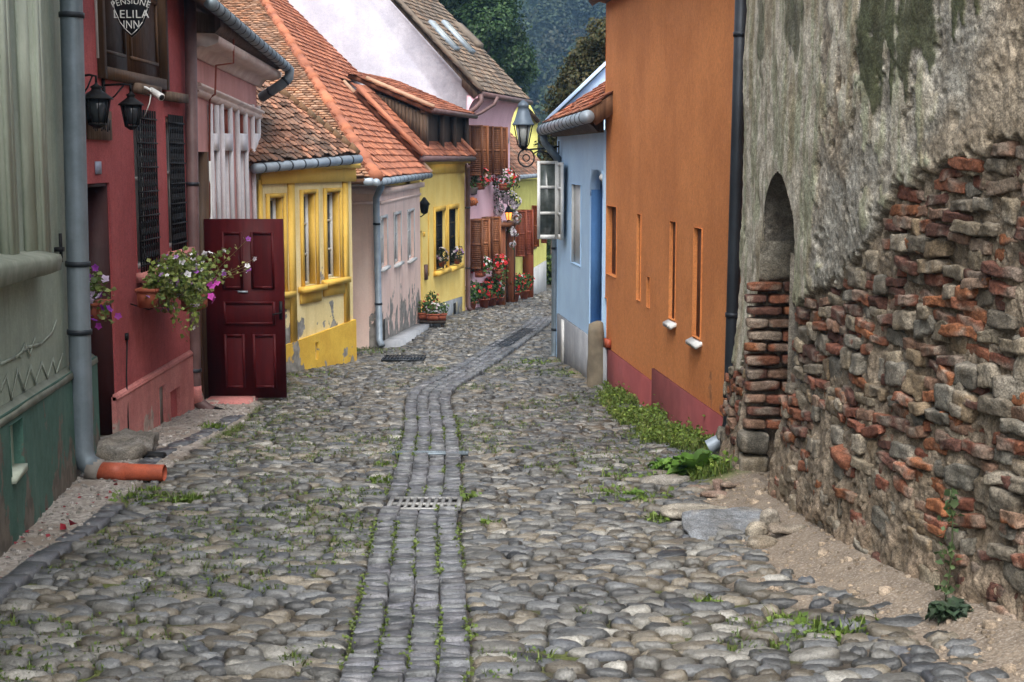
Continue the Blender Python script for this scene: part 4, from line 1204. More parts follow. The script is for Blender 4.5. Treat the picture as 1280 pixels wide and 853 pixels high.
gutter([E0 + np.array([.0, -.02, -.05]), E1 + np.array([.0, .1, -.02])], .06, .5, parent=rh)
D_ = 23.05
tp = np.array([-2.12, 22.98, E0[2] - .05]); kk = atY(468, 425, D_ - .05)
downpipe([tp, tp + np.array([.02, 0, -.1]), (tp[0] - .07, 23.05, tp[2] - .28), (tp[0] - .07, 23.05, tp[2] - .5), (tp[0] - .05, 23.06, kk[2]), (tp[0] - .0, 22.98, kk[2] - .1)], .055, 'zinc_pale', rh, clamps=[tp[2] - .7, tp[2] - 2.0])

# ================================================================== 6 sunny yellow house with the dormer
sh_ = thing('house', 'bright yellow house with brown drainpipe and wooden dormer, between rose and candy pink houses', 'house', base_of(W_sun))
W = W_sun
zt6 = W.sz(555, 204, 0)[1]
wins = [W.rect(543.5, 264, 556, 337), W.rect(560, 261, 572, 332)]; door = W.rect(522, 289, 528, 405)
mb = MB(); panel(mb, W, 0, W.L, -3.8, zt6, [(*r_, .14) for r_ in wins] + [(*door, .2)], wob=.005, sub=.35); shell(mb, W, 0, W.L, -3.8, zt6, 3.5); mb.build('wall', M['sun_yellow'], sh_)
for r_ in wins:
    w_ = window(W, r_, .12, sh_, M['black_iron'], 1, 3, fw=.035)
    a, b, c, d = r_; mb = MB(); t = .1
    wbox(mb, W, a - t, a - .001, c - .05, d + t, .002, .03); wbox(mb, W, b + .001, b + t, c - .05, d + t, .002, .03); wbox(mb, W, a - .001, b + .001, d + .001, d + t, .002, .029); mb.build('window_surround', M['yellow_deep'], sh_)
    mb = MB(); wbox(mb, W, a - .14, b + .14, c - .1, c - .001, .002, .12); mb.build('window_sill', M['yellow_deep'], sh_)
mb = MB(); wbox(mb, W, door[0] + .003, door[1] - .003, float(gz(29.3)), door[3] - .004, -.17, -.12); mb.build('door', M['yellow_deep'], sh_)
mb = MB(); wpoly(mb, W, [(549, 380), (562, 376), (578, 371), (578, 402), (549, 413)], .002, .03); mb.build('plinth', M['blue_grey_plinth'], sh_)
mb = MB(); pbox(mb, W, 567, 379, 570, 396, .031, .034); mb.build('vent', M['pit'], sh_)
mb = MB(); wbox(mb, W, 0, W.L, zt6 - .02, zt6 + .14, .002, .14); wbox(mb, W, 0, W.L, zt6 - .22, zt6 - .02, .002, .05); mb.build('cornice', M['yellow_deep'], sh_)
E0s = W.hit(527, 196, .3); E1s = W.hit(592, 196, .3)
us, vs_, ns, Ls = roof_axes(E0s, E1s, R(45), -1)
hs_ = lambda px, py: (lambda p: (p @ us, p @ vs_))(plane_hit(px, py, E0s, ns) - E0s)
tl, tr = hs_(431, 118), hs_(500, 104)
tiles('roof', 'tile_new', sh_, E0s, us, vs_, [(0, .0), (Ls, .0), (Ls, tl[1] + .2), (.0, tl[1] + .2)], w=.17, h=.16, cols=((.8, .75, .72), (1, .95, .9), (.6, .52, .48)), jit=.01, var=.2)
mb = MB(); mb.tube([E0s + ns * .06 - us * .02, E0s + ns * .06 - us * .02 + vs_ * (tl[1] + .2)], .05, 8); mb.build('verge_tiles', M['tile_new'], sh_, True)
MB().tube([E1s + ns * .06, E1s + ns * .06 + vs_ * 1.0], .05, 8).build('verge_tiles', M['tile_new'], sh_, True)
gutter([E0s + np.array([0, 0, -.04]), E1s + np.array([0, 0, -.05])], .06, .6, m='brown_pipe', parent=sh_, rings=False)
# dormer: catslide roof, plank cheek, three posts
DW = Wall(W.pt(.15, 0, .12)[:2], W.pt(W.L - .15, 0, .12)[:2], 1)
fa = DW.hit(526, 183); fb = DW.hit(583, 186)
dz0 = (fa[2] + fb[2]) / 2; dzt = DW.hit(526, 141)[2]
s_in = 1.45
mb = MB(); mb.col = (.75, .7, .65)
zc = E0s[2]
top = dzt - .02
back = DW.pt(0, 0, -s_in)
s_in = (top - dz0) / .56
ck = [DW.pt(0, dz0 - .0, 0), DW.pt(0, top, 0), DW.pt(0, top + .42 * s_in, -s_in), DW.pt(0, dz0 + .98 * s_in, -s_in)]
mb.prism(ck, DW.u3 * .05)
for i in range(16):
    o_ = -s_in * (i + .5) / 16; h0 = dz0 + .98 * -o_ + .02; h1 = top + .42 * -o_ - .02
    if h1 - h0 > .05: mb.box(DW.pt(-.012, (h0 + h1) / 2, o_), (.022, s_in / 16 * .86, h1 - h0), [DW.u3, DW.n3, [0, 0, 1]], np.array([.8, .74, .68]) * rng.uniform(.6, 1.3))
mb.build('dormer_cheek', M['old_wood'], sh_)
mb = MB(); mb.prism([p + DW.u3 * (DW.L - .05) for p in ck], DW.u3 * .05); mb.build('dormer_cheek', M['old_wood'], sh_)
for s_ in (.06, DW.L * .36, DW.L * .66, DW.L - .06):
    mb = MB(); mb.col = (.55, .55, .58); mb.box(DW.pt(s_, (dz0 + dzt) / 2, -.03), (.1, .1, dzt - dz0), DW.ax); mb.build('dormer_post', M['old_wood'], sh_)
for s0_, s1_ in ((.11, DW.L * .36 - .05), (DW.L * .36 + .05, DW.L * .66 - .05), (DW.L * .66 + .05, DW.L - .11)):
    mb = MB(); mb.col = (.5, .45, .42); wbox(mb, DW, s0_, s1_, dz0 - .05, dzt, -.14, -.1); mb.build('dormer_board', M['old_wood'], sh_)
mb = MB(); mb.col = (.7, .6, .5); wbox(mb, DW, -.05, DW.L + .05, dzt, dzt + .1, -.12, .02); mb.build('dormer_beam', M['old_wood'], sh_)
D0, D1 = DW.pt(-.12, dzt + .08, .16), DW.pt(DW.L + .12, dzt + .08, .16)
ud, vd, nd, Ld = roof_axes(D0, D1, math.atan(.42), -1)
tiles('dormer_roof', 'tile_new', sh_, D0, ud, vd, [(0, 0), (Ld, 0), (Ld, s_in * 1.75), (0, s_in * 1.62)], w=.17, h=.17, cols=((.8, .75, .72), (1, .95, .9), (.6, .52, .48)), jit=.01, var=.2)
mb = MB(); mb.tube([D0 + nd * .05, D0 + nd * .05 + vd * s_in * 1.3], .045, 8); mb.build('verge_tiles', M['tile_beige'], sh_, True)
gutter([D0 + np.array([0, 0, -.02]), D1 + np.array([0, 0, -.04])], .05, .5, m='brown_pipe', parent=sh_, rings=False)
tp = W.hit(585, 206, .3)
downpipe([tp, tp + np.array([-.02, 0, -.05]), W.pt(W.L - .1, tp[2] - .3, .09), W.pt(W.L - .1, float(gz(33)) + .12, .09), W.pt(W.L - .1, float(gz(33)) + .03, .16)], .055, 'brown_pipe', sh_, clamps=[tp[2] - 1, tp[2] - 2.4])
downpipe([D1 + np.array([-.1, .0, -.03]), D1 + np.array([.1, .1, .05]), D1 + np.array([.42, .15, .25]), D1 + np.array([.5, .15, .42])], .04, 'brown_pipe', sh_)
mb = MB(); mb.tube([W.hit(536, 266, .015), W.hit(536, 345, .015)], .012, 6); mb.tube([W.hit(530, 296, .015), W.hit(530, 290, .015)], .03, 6); mb.build('cable', M['yellow_deep'], sh_)
mb = MB(); pbox(mb, W, 533, 331, 535, 350, .002, .05); mb.build('letter_box', M['brown_pipe'], sh_)
# small lamp by its door
wl = thing('wall_lamp', 'small black wall lamp by the door of the bright yellow house', 'lamp', W.hit(530, 262, .1))
c = W.hit(530.5, 268, .17); mb = MB(); mb.lathe(c, [(.02, 0), (.07, .03), (.095, .18), (.12, .2), (.06, .28), (.02, .34)], 8); mb.build('lantern', M['black_iron'], wl)
mb = MB(); w0 = c - W.n3 * .17; mb.tube([w0 + np.array([0, 0, -.06]), w0 + W.n3 * .1 + np.array([0, 0, -.05]), c], .012, 6); mb.box(w0, (.05, .03, .16), W.ax); mb.build('bracket', M['black_iron'], wl)

# ================================================================== 7 candy pink house with the tall white gable
ch = thing('house', 'tall candy pink house with white gable and brown shutters at the street bend', 'house', base_of(W_candy))
W = W_candy
Yg = 33.4
zw7 = W.sz(610, 157, 0)[1]
cx0 = W.A[0]
mb = MB(); panel(mb, W, 0, W.L, -3.6, zw7, [], wob=.004, sub=.5); shell(mb, W, 0, W.L, -3.6, zw7, 9.2); mb.build('wall', M['candy_pink'], ch)
gA = atY(600, 116, Yg); gB = atY(492, 0, Yg); sl = (gB - gA) / (gA[0] - gB[0])
apx = cx0 - 4.2
G = lambda x: gA + (gB - gA) * ((x - gA[0]) / (gB[0] - gA[0]))
# flared foot of the gable runs out under the eave (cove)
pts = [np.array([cx0 + .002, Yg, -3.4]), np.array([cx0 + .002, Yg, zw7 - .35])]
for t in np.linspace(0, 1, 8):
    pts.append(np.array([cx0 + .002 + (gA[0] - cx0 - .06) * (1 - math.cos(t * math.pi / 2)), Yg, zw7 - .35 + (gA[2] - .1 - zw7 + .35) * math.sin(t * math.pi / 2)]))
pts += [G(apx), G(apx) * np.array([0, 1, 1]) + np.array([apx, 0, 0])]
ap = G(apx); pts[-1] = np.array([2 * apx - cx0, Yg, -3.4])
mb = MB()
# gable surface as a wobbly grid clipped by the outline, with thickness
mb.prism([p + np.array([0, -.012, 0]) for p in pts], (0, .25, 0)); gw = mb.build('gable_wall', M['lilac_white'], ch)
# cove under the eave along the street
k = 8; P = []
cov = [(0, zw7 - .35)] + [((gA[0] - cx0) * .9 * (1 - math.cos(t * math.pi / 2)), zw7 - .35 + (gA[2] - .12 - zw7 + .35) * math.sin(t * math.pi / 2)) for t in np.linspace(0, 1, k)]
cov = [(max(o, .003 + .001 * i), z) for i, (o, z) in enumerate(cov)]
prof = cov + [(cov[-1][0], cov[-1][1] + .06), (.001, cov[-1][1] + .06)]
sweep_wall(W, prof, .0, W.L, 0, 'cove_cornice', 'candy_pink', ch)
for i in range(5):
    c = W.pt(W.L * (i + .5) / 5, zw7 - .42, .004); th = np.linspace(0, math.pi, 9)
    mb = MB(); mb.prism([c + W.u3 * .3 * math.cos(t) + np.array([0, 0, .22 * math.sin(t)]) for t in th], -W.n3 * .003 + W.n3 * .02); mb.build('scallop', M['lilac_white'], ch)
E0c = np.array([gA[0] + .02, Yg - .12, gA[2] + .02]); pe = atY(662, 124, 38.2); E1c = np.array([pe[0], 38.2, E0c[2] - .02])
uc, vc, nc, Lc = roof_axes(E0c, E1c, R(46), -1)
hl = math.hypot(apx - gA[0], ap[2] - gA[2])
tiles('roof', 'tile_grey', ch, E0c, uc, vc, [(0, 0), (Lc, 0), (Lc, hl), (0, hl)], w=.2, h=.17, cols=((1, 1, 1), (.85, .82, .8), (1.2, 1.1, 1.0), (.7, .68, .66), (1.1, .92, .8)), jit=.01, var=.2, lift=.035)
ridge = E0c + vc * hl; mb = MB()
back = lambda p: np.array([2 * ridge[0] - p[0], p[1], p[2]])
q = [ridge + nc * .02, ridge + uc * Lc + nc * .02, back(E1c), back(E0c)]
mb.prism(q, (0, 0, -.1)); mb.build('rear_roof', M['tile_grey'], ch)
mb = MB(); mb.prism([E0c - nc * .0, E0c + vc * hl, E0c + vc * hl - nc * .24, E0c - nc * .24], uc * .06); mb.build('verge_board', M['old_wood'], ch)
mb = MB(); mb.tube([E0c + nc * .045, E0c + vc * hl + nc * .045], .06, 8); mb.build('verge_tiles', M['tile_grey'], ch, True)
gutter([E0c + np.array([.03, .1, -.06]), E1c + np.array([.03, 0, -.06])], .07, .7, m='brown_pipe', parent=ch, rings=False)
e = E0c + np.array([.0, .02, -.06]); downpipe([e, e + np.array([.02, -.02, -.15]), e + np.array([-.1, -.03, -.3]), e + np.array([-.38, -.05, -.5]), e + np.array([-.45, -.05, -.62])], .055, 'brown_pipe', ch)
for k_, (pa, pb) in enumerate([((536, 30), (569, 65)), ((553, 30), (588, 68))]):
    a = plane_hit(*pa, E0c, nc) - E0c; b = plane_hit(*pb, E0c, nc) - E0c
    c = E0c + (a + b) / 2 + nc * .06; L2 = abs((a - b) @ vc)
    mb = MB(); mb.box(c, (.42, L2, .12), [uc, vc, nc]); sk = mb.build('skylight', M['zinc_pale'], ch)
    mb = MB(); mb.box(c + nc * .065, (.32, L2 - .14, .012), [uc, vc, nc]); mb.build('pane', M['lamp_glass'], sk)
a = plane_hit(598, 62, E0c, nc) - E0c
c = E0c + uc * (Lc - .75) + vc * (a @ vc); mb = MB(); mb.prism([c + nc * .02, c + vc * 1.0 + nc * .02, c + vc * .9 + nc * .1, c + nc * .14 + vc * .1], uc * .7); mb.build('roof_hatch', M['tile_grey'], ch)
# shutters standing open into the street
def louver(W, s, z0, z1, w, ang, cols, parent, label=None, m='louver_brown', name='shutter'):
    d = W.n3 * math.cos(ang) + W.u3 * math.sin(ang); t = np.array([-d[1], d[0], 0])
    c = W.pt(s, 0, .03); mb = MB(); mb.col = cols
    def bx(a, b, za, zb, th): mb.box(np.array([*(c + d * (a + b) / 2)[:2], (za + zb) / 2]), (b - a, th, zb - za), [d, t, [0, 0, 1]])
    f = .05
    bx(0, f, z0, z1, .04); bx(w - f, w, z0, z1, .04); bx(f, w - f, z0, z0 + f, .04); bx(f, w - f, z1 - f, z1, .04); bx(f, w - f, (z0 + z1) / 2 - f / 2, (z0 + z1) / 2 + f / 2, .04)
    z = z0 + f + .03
    while z < z1 - f:
        p = np.array([*(c + d * w / 2)[:2], z]); mb.box(p, (w - 2 * f, .035, .012), [d, t * .8 + np.array([0, 0, .6]), np.array([0, 0, .8]) - t * .6]); z += .045
    bx(f, w - f, z0 + f, z1 - f, .008)
    return mb.build(name, M[m], parent)
zu0, zu1 = W.sz(612, 219, .2)[1], W.sz(612, 158, .2)[1]; zl0, zl1 = W.sz(605, 334, .2)[1], W.sz(605, 273, .2)[1]
dark, mid_, lit_leaf = (.55, .5, .46), (.85, .8, .75), (1.3, 1.2, 1.1)  # tints stand for light on the leaves: facing ones brighter, angled ones darker
for s_, w_, an, cc in ((.25, .34, .15, dark), (.75, .36, .0, lit_leaf), (1.5, .3, .1, dark), (2.0, .4, .0, mid_), (2.75, .36, .0, lit_leaf)):
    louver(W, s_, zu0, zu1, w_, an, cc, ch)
for s_, w_, an, cc in ((.25, .34, .1, dark), (.8, .38, .0, lit_leaf), (1.5, .28, .1, dark), (2.0, .36, .0, lit_leaf)):
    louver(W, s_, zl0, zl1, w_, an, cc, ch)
for (s0_, s1_, z0_, z1_) in ((.3, .75, zu0, zu1), (1.55, 2.0, zu0, zu1), (.3, .8, zl0, zl1), (1.55, 2.0, zl0, zl1)):
    mb = MB(); wbox(mb, W, s0_, s1_, z0_, z1_, .004, .03); w_ = mb.build('window', M['louver_brown'], ch)
    mb = MB(); wbox(mb, W, s0_ + .06, s1_ - .06, z0_ + .06, z1_ - .06, .03, .034); mb.build('pane', M['glass_dark'], w_)
gd = float(gz(36.6)); zdoor = W.sz(625, 325, 0)[1]
mb = MB(); wbox(mb, W, 2.75, 3.75, gd - .1, zdoor, .004, .05); mb.build('door', M['louver_brown'], ch)
for s_ in (2.6, 3.7):
    mb = MB(); mb.col = (1.1, .9, .8); wbox(mb, W, s_, s_ + .12, gd - .15, zdoor + .9, .02, .34); mb.build('porch_post', M['louver_brown'], ch)
mb = MB(); mb.col = (.8, .7, .6); wbox(mb, W, 2.5, 3.9, zdoor + .9, zdoor + 1.0, .02, .45); mb.build('porch_beam', M['louver_brown'], ch)

# ================================================================== 8 lime yellow house
lh = thing('house', 'lime yellow house with white plinth and dark red louvred shutters, farthest on the left side', 'house', base_of(W_lime))
W = W_lime
zt8 = W.sz(664, 226, 0)[1]
mb = MB(); panel(mb, W, 0, W.L, -5, zt8, [], wob=.004, sub=.5); shell(mb, W, 0, W.L, -5, zt8, 5); mb.build('wall', M['lime_plaster'], lh)
mb = MB(); wpoly(mb, W, [(637.5, 352), (655, 343), (683, 326), (683, 372), (637.5, 390)], .002, .05); mb.build('plinth', M['off_white'], lh)
za, zb_ = W.sz(650, 318, 0)[1], W.sz(650, 262, 0)[1]
louver(W, .5, za, zb_, .34, .2, (.9, .55, .6), lh); louver(W, 1.4, za, zb_, .36, .0, (1.1, .6, .65), lh)
for s_, w_ in ((3.3, .25), (5.0, .2)): louver(W, s_, za + .1, zb_ + .05, w_, -.5, (1.0, .6, .6), lh)
for s0_ in (.55, 3.4):
    mb = MB(); wbox(mb, W, s0_, s0_ + .8, za, zb_, .003, .03); w_ = mb.build('window', M['louver_brown'], lh)
    mb = MB(); wbox(mb, W, s0_ + .06, s0_ + .74, za + .06, zb_ - .06, .03, .034); mb.build('pane', M['glass_dark'], w_)
mb = MB(); mb.col = (1, .6, .5); wbox(mb, W, 1.9, 2.0, float(gz(40)) - .2, W.sz(658, 265, 0)[1], .01, .3); mb.build('post', M['louver_brown'], lh)
E0l, E1l = W.hit(645, 222, .25), W.hit(675, 222, .25); E0l = E0l * 1.0; E1l[2] = E0l[2]
E0l = W.pt(0, E0l[2], .25); E1l = W.pt(W.L, E0l[2], .25)
ul, vl, nl, Ll = roof_axes(E0l, E1l, R(42), -1)
tiles('roof', 'tile_old', lh, E0l, ul, vl, [(0, 0), (Ll, 0), (Ll, 3.2), (0, 3.2)], w=.18, h=.16, cols=((1, .9, .85), (.7, .65, .6), (1.2, 1.05, .95)), var=.25)
gutter([E0l, E1l], .06, .7, parent=lh)
# taller yellow gable behind
bh = thing('house', 'tall lime yellow gable wall seen just behind the street lamp', 'house', (.2, 46.2, float(gz(46))))
q = [atY(x, y, 46.2) for x, y in ((632, 250), (632, 118), (646, 118), (660, 126), (672, 150), (672, 250))]
mb = MB(); mb.prism(q, (0, 3, 0)); bo = [p * np.array([1, 1, 0]) + np.array([0, .01, -4]) for p in (q[0], q[-1])]
mb.prism([q[0], q[-1], bo[1], bo[0]], (0, 2.9, 0)); mb.build('wall', M['lime_plaster'], bh)
a, b = atY(640, 112, 46), atY(674, 152, 46)
uu = np.array([0, 1.0, 0]); vv = a - b
tiles('roof', 'tile_old', bh, b - uu * .15 , uu, vv, [(0, 0), (3.3, 0), (3.3, np.linalg.norm(vv)), (0, np.linalg.norm(vv))], w=.2, h=.18, cols=((1.1, .9, .85), (.8, .7, .66)))
# ================================================================== 9 orange house
W_or = Wall((1.878, 10.9), (1.14, 17.6), -1)
W = W_or
oh = thing('house', 'terracotta orange house with narrow slit windows and wine red plinth on the right', 'house', base_of(W))
win1 = W.rect(758.5, 258, 771, 345); s2 = W.rect(796.5, 268, 801, 376); s3 = W.rect(809, 346, 813, 385); s4 = W.rect(837.5, 277, 845, 400); s5 = W.rect(867, 285, 877, 423); s6 = W.rect(755, 372, 759, 428)
zt9 = EYE + 1.95
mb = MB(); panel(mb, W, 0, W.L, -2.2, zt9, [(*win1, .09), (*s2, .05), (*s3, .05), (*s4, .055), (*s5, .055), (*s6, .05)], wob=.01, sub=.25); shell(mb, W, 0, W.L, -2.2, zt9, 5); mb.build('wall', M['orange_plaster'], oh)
for r_, d_ in ((win1, .065), (s4, .026), (s5, .03), (s2, .024), (s3, .024), (s6, .026)):  # dark boards near the face stand in for the shade inside the slits
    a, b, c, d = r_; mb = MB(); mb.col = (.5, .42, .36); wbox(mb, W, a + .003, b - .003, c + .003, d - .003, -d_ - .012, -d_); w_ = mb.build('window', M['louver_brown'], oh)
for r_ in (s4, s5):
    a, b, c, d = r_
    mb = MB()
    e = .0 if r_ is win1 else .05
    P = [W.pt(a - e, c + .005, -.045), W.pt(b + e, c + .005, -.045), W.pt(b + e, c - .045, .055 if e else .03), W.pt(a - e, c - .045, .055 if e else .03)]
    mb.prism(P, (0, 0, -.035)); mb.build('window_sill', M['paint_white' if e else 'orange_plaster'], oh)
k = 3
zA = W.sz(812, 474, .03)[1]; zB = W.sz(818, 463, .03)[1]; sm = W.sz(814.5, 470, .03)[0]; s_end = W.sz(756, 437, .03)[0]
mb = MB(); wbox(mb, W, 0.0, sm, -2.2, zB, .002, .03); wbox(mb, W, sm + .0005, W.L, -2.2, zA - .02, .002, .0295)
mb.build('plinth', M['plinth_wine'], oh)
mb = MB(); mb.lathe(W.hit(756, 222, .0), [(.05, 0), (.055, .03), (.03, .06), (.01, .07)], 10, axis=W.n3); mb.build('bell_button', M['paint_white'], oh)
mb = MB(); pbox(mb, W, 754, 424, 758, 434, .002, .06); mb.build('meter_box', M['pvc_orange'], oh)
P0, P1 = W.pt(-.1, zt9 - .08, .22), W.pt(W.L + .05, zt9 - .08, .22)
u, v_, n, L_ = roof_axes(P0, P1, R(40), 1)
tiles('roof', 'tile_old', oh, P0, u, v_, [(0, 0), (L_, 0), (L_, 3.2), (0, 3.2)], w=.2, h=.18)
mb = MB(); mb.prism([W.pt(0, zt9 + .0, .001), W.pt(0, zt9 + .0, .24), W.pt(0, zt9 - .06, .24), W.pt(0, zt9 - .12, .001)], W.u3 * (W.L + .04)); mb.build('eave_board', M['old_wood'], oh)
D_ = 11.2; q0 = np.array([1.775, D_, zt9]); zg = float(gz(D_)); e = ong(893, 575)
q1 = np.array([1.74, D_, zg + .32])
downpipe([q0, (q0 + q1) / 2, q1, q1 + np.array([-.02, 0, -.08]), q1 + np.array([-.08, -.01, -.15]), np.array([1.585, D_ - .03, zg + .135])], .052, 'zinc_dark', oh, clamps=[atY(920, 43, D_)[2], atY(912, 540, D_)[2] + .3, .4])
mb = MB(); p = np.array([1.6, D_ - .03, zg + .14]); mb.tube([p + np.array([.06, 0, .03]), p + np.array([-.03, 0, -.02])], .06, 14, cap=False); mb.tube([p + np.array([.06, 0, .03]), p + np.array([-.03, 0, -.02])], .053, 14, cap=False); mb.build('outlet_pipe', M['zinc_pale'], oh, True)

# ================================================================== 10 blue house
W = W_blue
bl = thing('house', 'light blue house with deep blue arched niche and grey plinth beyond the orange house', 'house', base_of(W))
zt10 = W.sz(722, 166, 0)[1]
wn = W.rect(714, 231, 726, 331); ni = W.rect(737.5, 212, 754, 418); cs = W.rect(697.5, 206, 701.5, 297)
mb = MB(); panel(mb, W, 0, W.L, -2.8, zt10, [(*wn, .07), (ni[0] if ni[0] > .02 else .02, ni[1], ni[2], ni[3], .16), (*cs, .15)], wob=.008, sub=.25); shell(mb, W, 0, W.L, -2.8, zt10, 3.0); mb.build('wall', M['sky_blue'], bl)
n0, n1 = max(ni[0], .02), ni[1]
mb = MB(); wbox(mb, W, n0 + .002, n1 - .002, ni[2] + .002, ni[3] - .002, -.155, -.14)
wbox(mb, W, n1 - .014, n1 - .002, ni[2] + .002, ni[3] - .002, -.139, -.01); wbox(mb, W, n0 + .002, n0 + .014, ni[2] + .002, ni[3] - .002, -.139, -.01); mb.build('niche', M['deep_blue'], bl)
mb = MB(); h_ = .34; ms = (n0 + n1) / 2
for sg_, e_ in ((1, n1), (-1, n0)):
    cur = [(e_, ni[3] - h_)] + [(e_ - sg_ * (abs(n1 - n0) / 2) * (1 - math.cos(t)), ni[3] - h_ + h_ * math.sin(t)) for t in np.linspace(.2, math.pi / 2, 7)] + [(e_, ni[3])]
    mb.prism([W.pt(a, z, .006) for a, z in cur], -W.n3 * .13)
mb.build('arch', M['sky_blue'], bl)
mb = MB(); wbox(mb, W, wn[0] + .003, wn[1] - .003, wn[2] + .003, wn[3] - .003, -.065, -.05)
for s_ in (wn[0] + .001, wn[1] - .013): wbox(mb, W, s_, s_ + .012, wn[2] + .002, wn[3] - .002, -.05, -.004)
mb.build('blind_window', M['paint_white'], bl)
mb = MB(); wpoly(mb, W, [(696, 392), (735, 420), (756, 436), (756, 500), (696, 480)], .002, .03); mb.build('plinth', M['plinth_grey'], bl)
mb = MB(); pbox(mb, W, 701, 400, 703.5, 464, .031, .05); mb.build('plinth_strip', M['paint_white'], bl)
mb = MB(); r2 = np.random.default_rng(3)
for i in range(14):
    s = r2.uniform(.2, W.L); c = W.pt(s, 0, r2.uniform(.04, .16)); c[2] = float(gz(c[1])) + .03
    mb.lathe(c, [(.02, -.06), (r2.uniform(.07, .14), -.04), (r2.uniform(.05, .1), -.0), (.03, .015)], 7, rot=r2.uniform(0, 6))
tag(mb.build('footing_stones', M['stone_post'], bl), kind='stuff')
# casement window standing open over the street
Yc = 20.9
x0, x1 = atY(671.5, 250, Yc)[0], atY(697.5, 250, Yc)[0]; za, zb_ = atY(685, 299, Yc)[2], atY(685, 201.5, Yc)[2]
def sash(mk, x0, x1, z0, z1, f, par, nm):
    mb = MB(); H = lambda xa, xb, za_, zb__: mk(mb, xa, xb, za_, zb__, .04)
    H(x0, x0 + f, z0, z1); H(x1 - f, x1, z0, z1); H(x0 + f, x1 - f, z0, z0 + f * 1.4); H(x0 + f, x1 - f, z1 - f, z1)
    for k in (1 / 3, 2 / 3): zc = z0 + (z1 - z0) * k; H(x0 + f, x1 - f, zc - .02, zc + .02)
    o = mb.build(nm, M['paint_white'], par)
    mb = MB(); mk(mb, x0 + f * .6, x1 - f * .6, z0 + f, z1 - f * .6, .008); mb.build('pane', M['pane_reflect'], o)
    return o
f_ = lambda mb, xa, xb, za_, zb__, th: mb.box(((xa + xb) / 2, Yc, (za_ + zb__) / 2), (xb - xa, th, zb__ - za_))
sash(f_, x0, x1, za, zb_, .045, bl, 'window_sash')
Wx = Wall((x1 + .045, Yc - .5), (x1 + .0, Yc - .06), -1)
f2 = lambda mb, xa, xb, za_, zb__, th: wbox(mb, Wx, xa, xb, za_, zb__, -th / 2, th / 2)
sash(f2, 0, .42, za + .01, zb_ - .02, .05, bl, 'window_sash')
mb = MB(); wbox(mb, W, cs[0] + .002, cs[1] - .002, cs[2] + .002, cs[3] - .002, -.145, -.12); mb.build('window_opening', M['glass_dark'], bl)
mb = MB(); mb.box((x1 + .02, Yc, (za + zb_) / 2 - .4), (.06, .03, .05)); mb.box((x1 + .02, Yc, (za + zb_) / 2 + .4), (.06, .03, .05)); mb.tube([(x1 + .02, Yc, (za + zb_) / 2 - .4), (x1 + .02, Yc, (za + zb_) / 2 + .4)], .012, 6); mb.build('window_hinge', M['black_iron'], bl)
# eave, gutter, roof
gz0, gz1 = W.hit(735, 146, .28), W.hit(677, 163, .3)
gz0[2] = gz0[2]
prof = [(.001, zt10 - .03), (.08, zt10 - .02), (.14, zt10 + .05), (.2, zt10 + .09), (.24, zt10 + .16), (.001, zt10 + .2)]
sweep_wall(W, prof, .0, W.L + .1, 0, 'cornice', 'old_wood', bl)
g = gutter([gz0, (gz0 + gz1) / 2, gz1], .08, .34, parent=bl, m='zinc_pale')
u, v_, n, L_ = roof_axes(gz0, gz1, R(33), 1)
O = gz0 + np.array([0, 0, .07])
tiles('roof', 'tile_new', bl, O, u, v_, [(.15, 0), (L_ + .05, 0), (L_ + .05, 2.6), (.15, 2.6)], w=.18, h=.15, cols=((.8, .8, .75), (1, 1, .95), (.55, .5, .5), (1.2, 1.1, 1)), jit=.012, var=.2)
a = O - u * .02
mb = MB(); mb.col = (1.6, 1.1, .8); mb.prism([a + u * .14, a + u * .14 + v_ * 2.2, a + u * .14 + v_ * 2.2 - n * .2, a + u * .14 - n * .2], -u * .04); mb.build('verge_board', M['old_wood'], bl)
D_ = 21.72; c0 = gz1 + np.array([.02, .02, -.05]); kb = atY(693.5, 440, D_)
downpipe([c0, c0 + np.array([.02, .0, -.12]), c0 + np.array([.12, .02, -.24]), c0 + np.array([.22, .02, -.36]), (kb[0], D_, c0[2] - .52), (kb[0], D_, c0[2] - .8), kb, kb + np.array([-.01, -.02, -.06]), kb + np.array([-.09, -.04, -.13])], .055, 'zinc', bl, clamps=[kb[2] + .35, kb[2] + 1.6])

# small building behind it with a pale blue sheet metal roof
sb = thing('outbuilding', 'building behind the blue house with a pale blue sheet metal roof', 'building', (2.2, 25.3, float(gz(25))))
e0 = atY(696, 143, 24.2); pk_ = atY(790, 53, 24.2)
mb = MB(); mb.prism([e0, pk_, (pk_ + e0) / 2 * np.array([0, 1, 0]) + np.array([pk_[0] * 2 - e0[0], 0, e0[2]])], (0, 2.4, 0)); mb.build('gable', M['sheet_blue'], sb)
mb = MB(); b0 = e0 + np.array([.25, .05, 0]); b1 = np.array([pk_[0] * 2 - e0[0] - .25, 24.25, e0[2]])
mb.prism([b0, b1, b1 * np.array([1, 1, 0]) + np.array([0, 0, -2.2]), b0 * np.array([1, 1, 0]) + np.array([0, 0, -2.2])], (0, 2.3, 0)); mb.build('wall', M['sky_blue'], sb)
mb = MB(); dsl = (pk_ - e0); ln = np.linalg.norm(dsl); dsl /= ln; nn = np.array([-dsl[2], 0, dsl[0]])
a = e0 - dsl * .12 + np.array([0, -.12, 0]); mb.prism([a + nn * .02, a + nn * .02 + dsl * (ln + .12), a + nn * .05 + dsl * (ln + .12), a + nn * .05], (0, 2.7, 0))
for k in range(6):
    q = a + nn * .06 + np.array([0, .02 + k * .52, 0]); mb.tube([q, q + dsl * (ln + .12)], .02, 6)
mb.build('roof', M['sheet_blue'], sb)

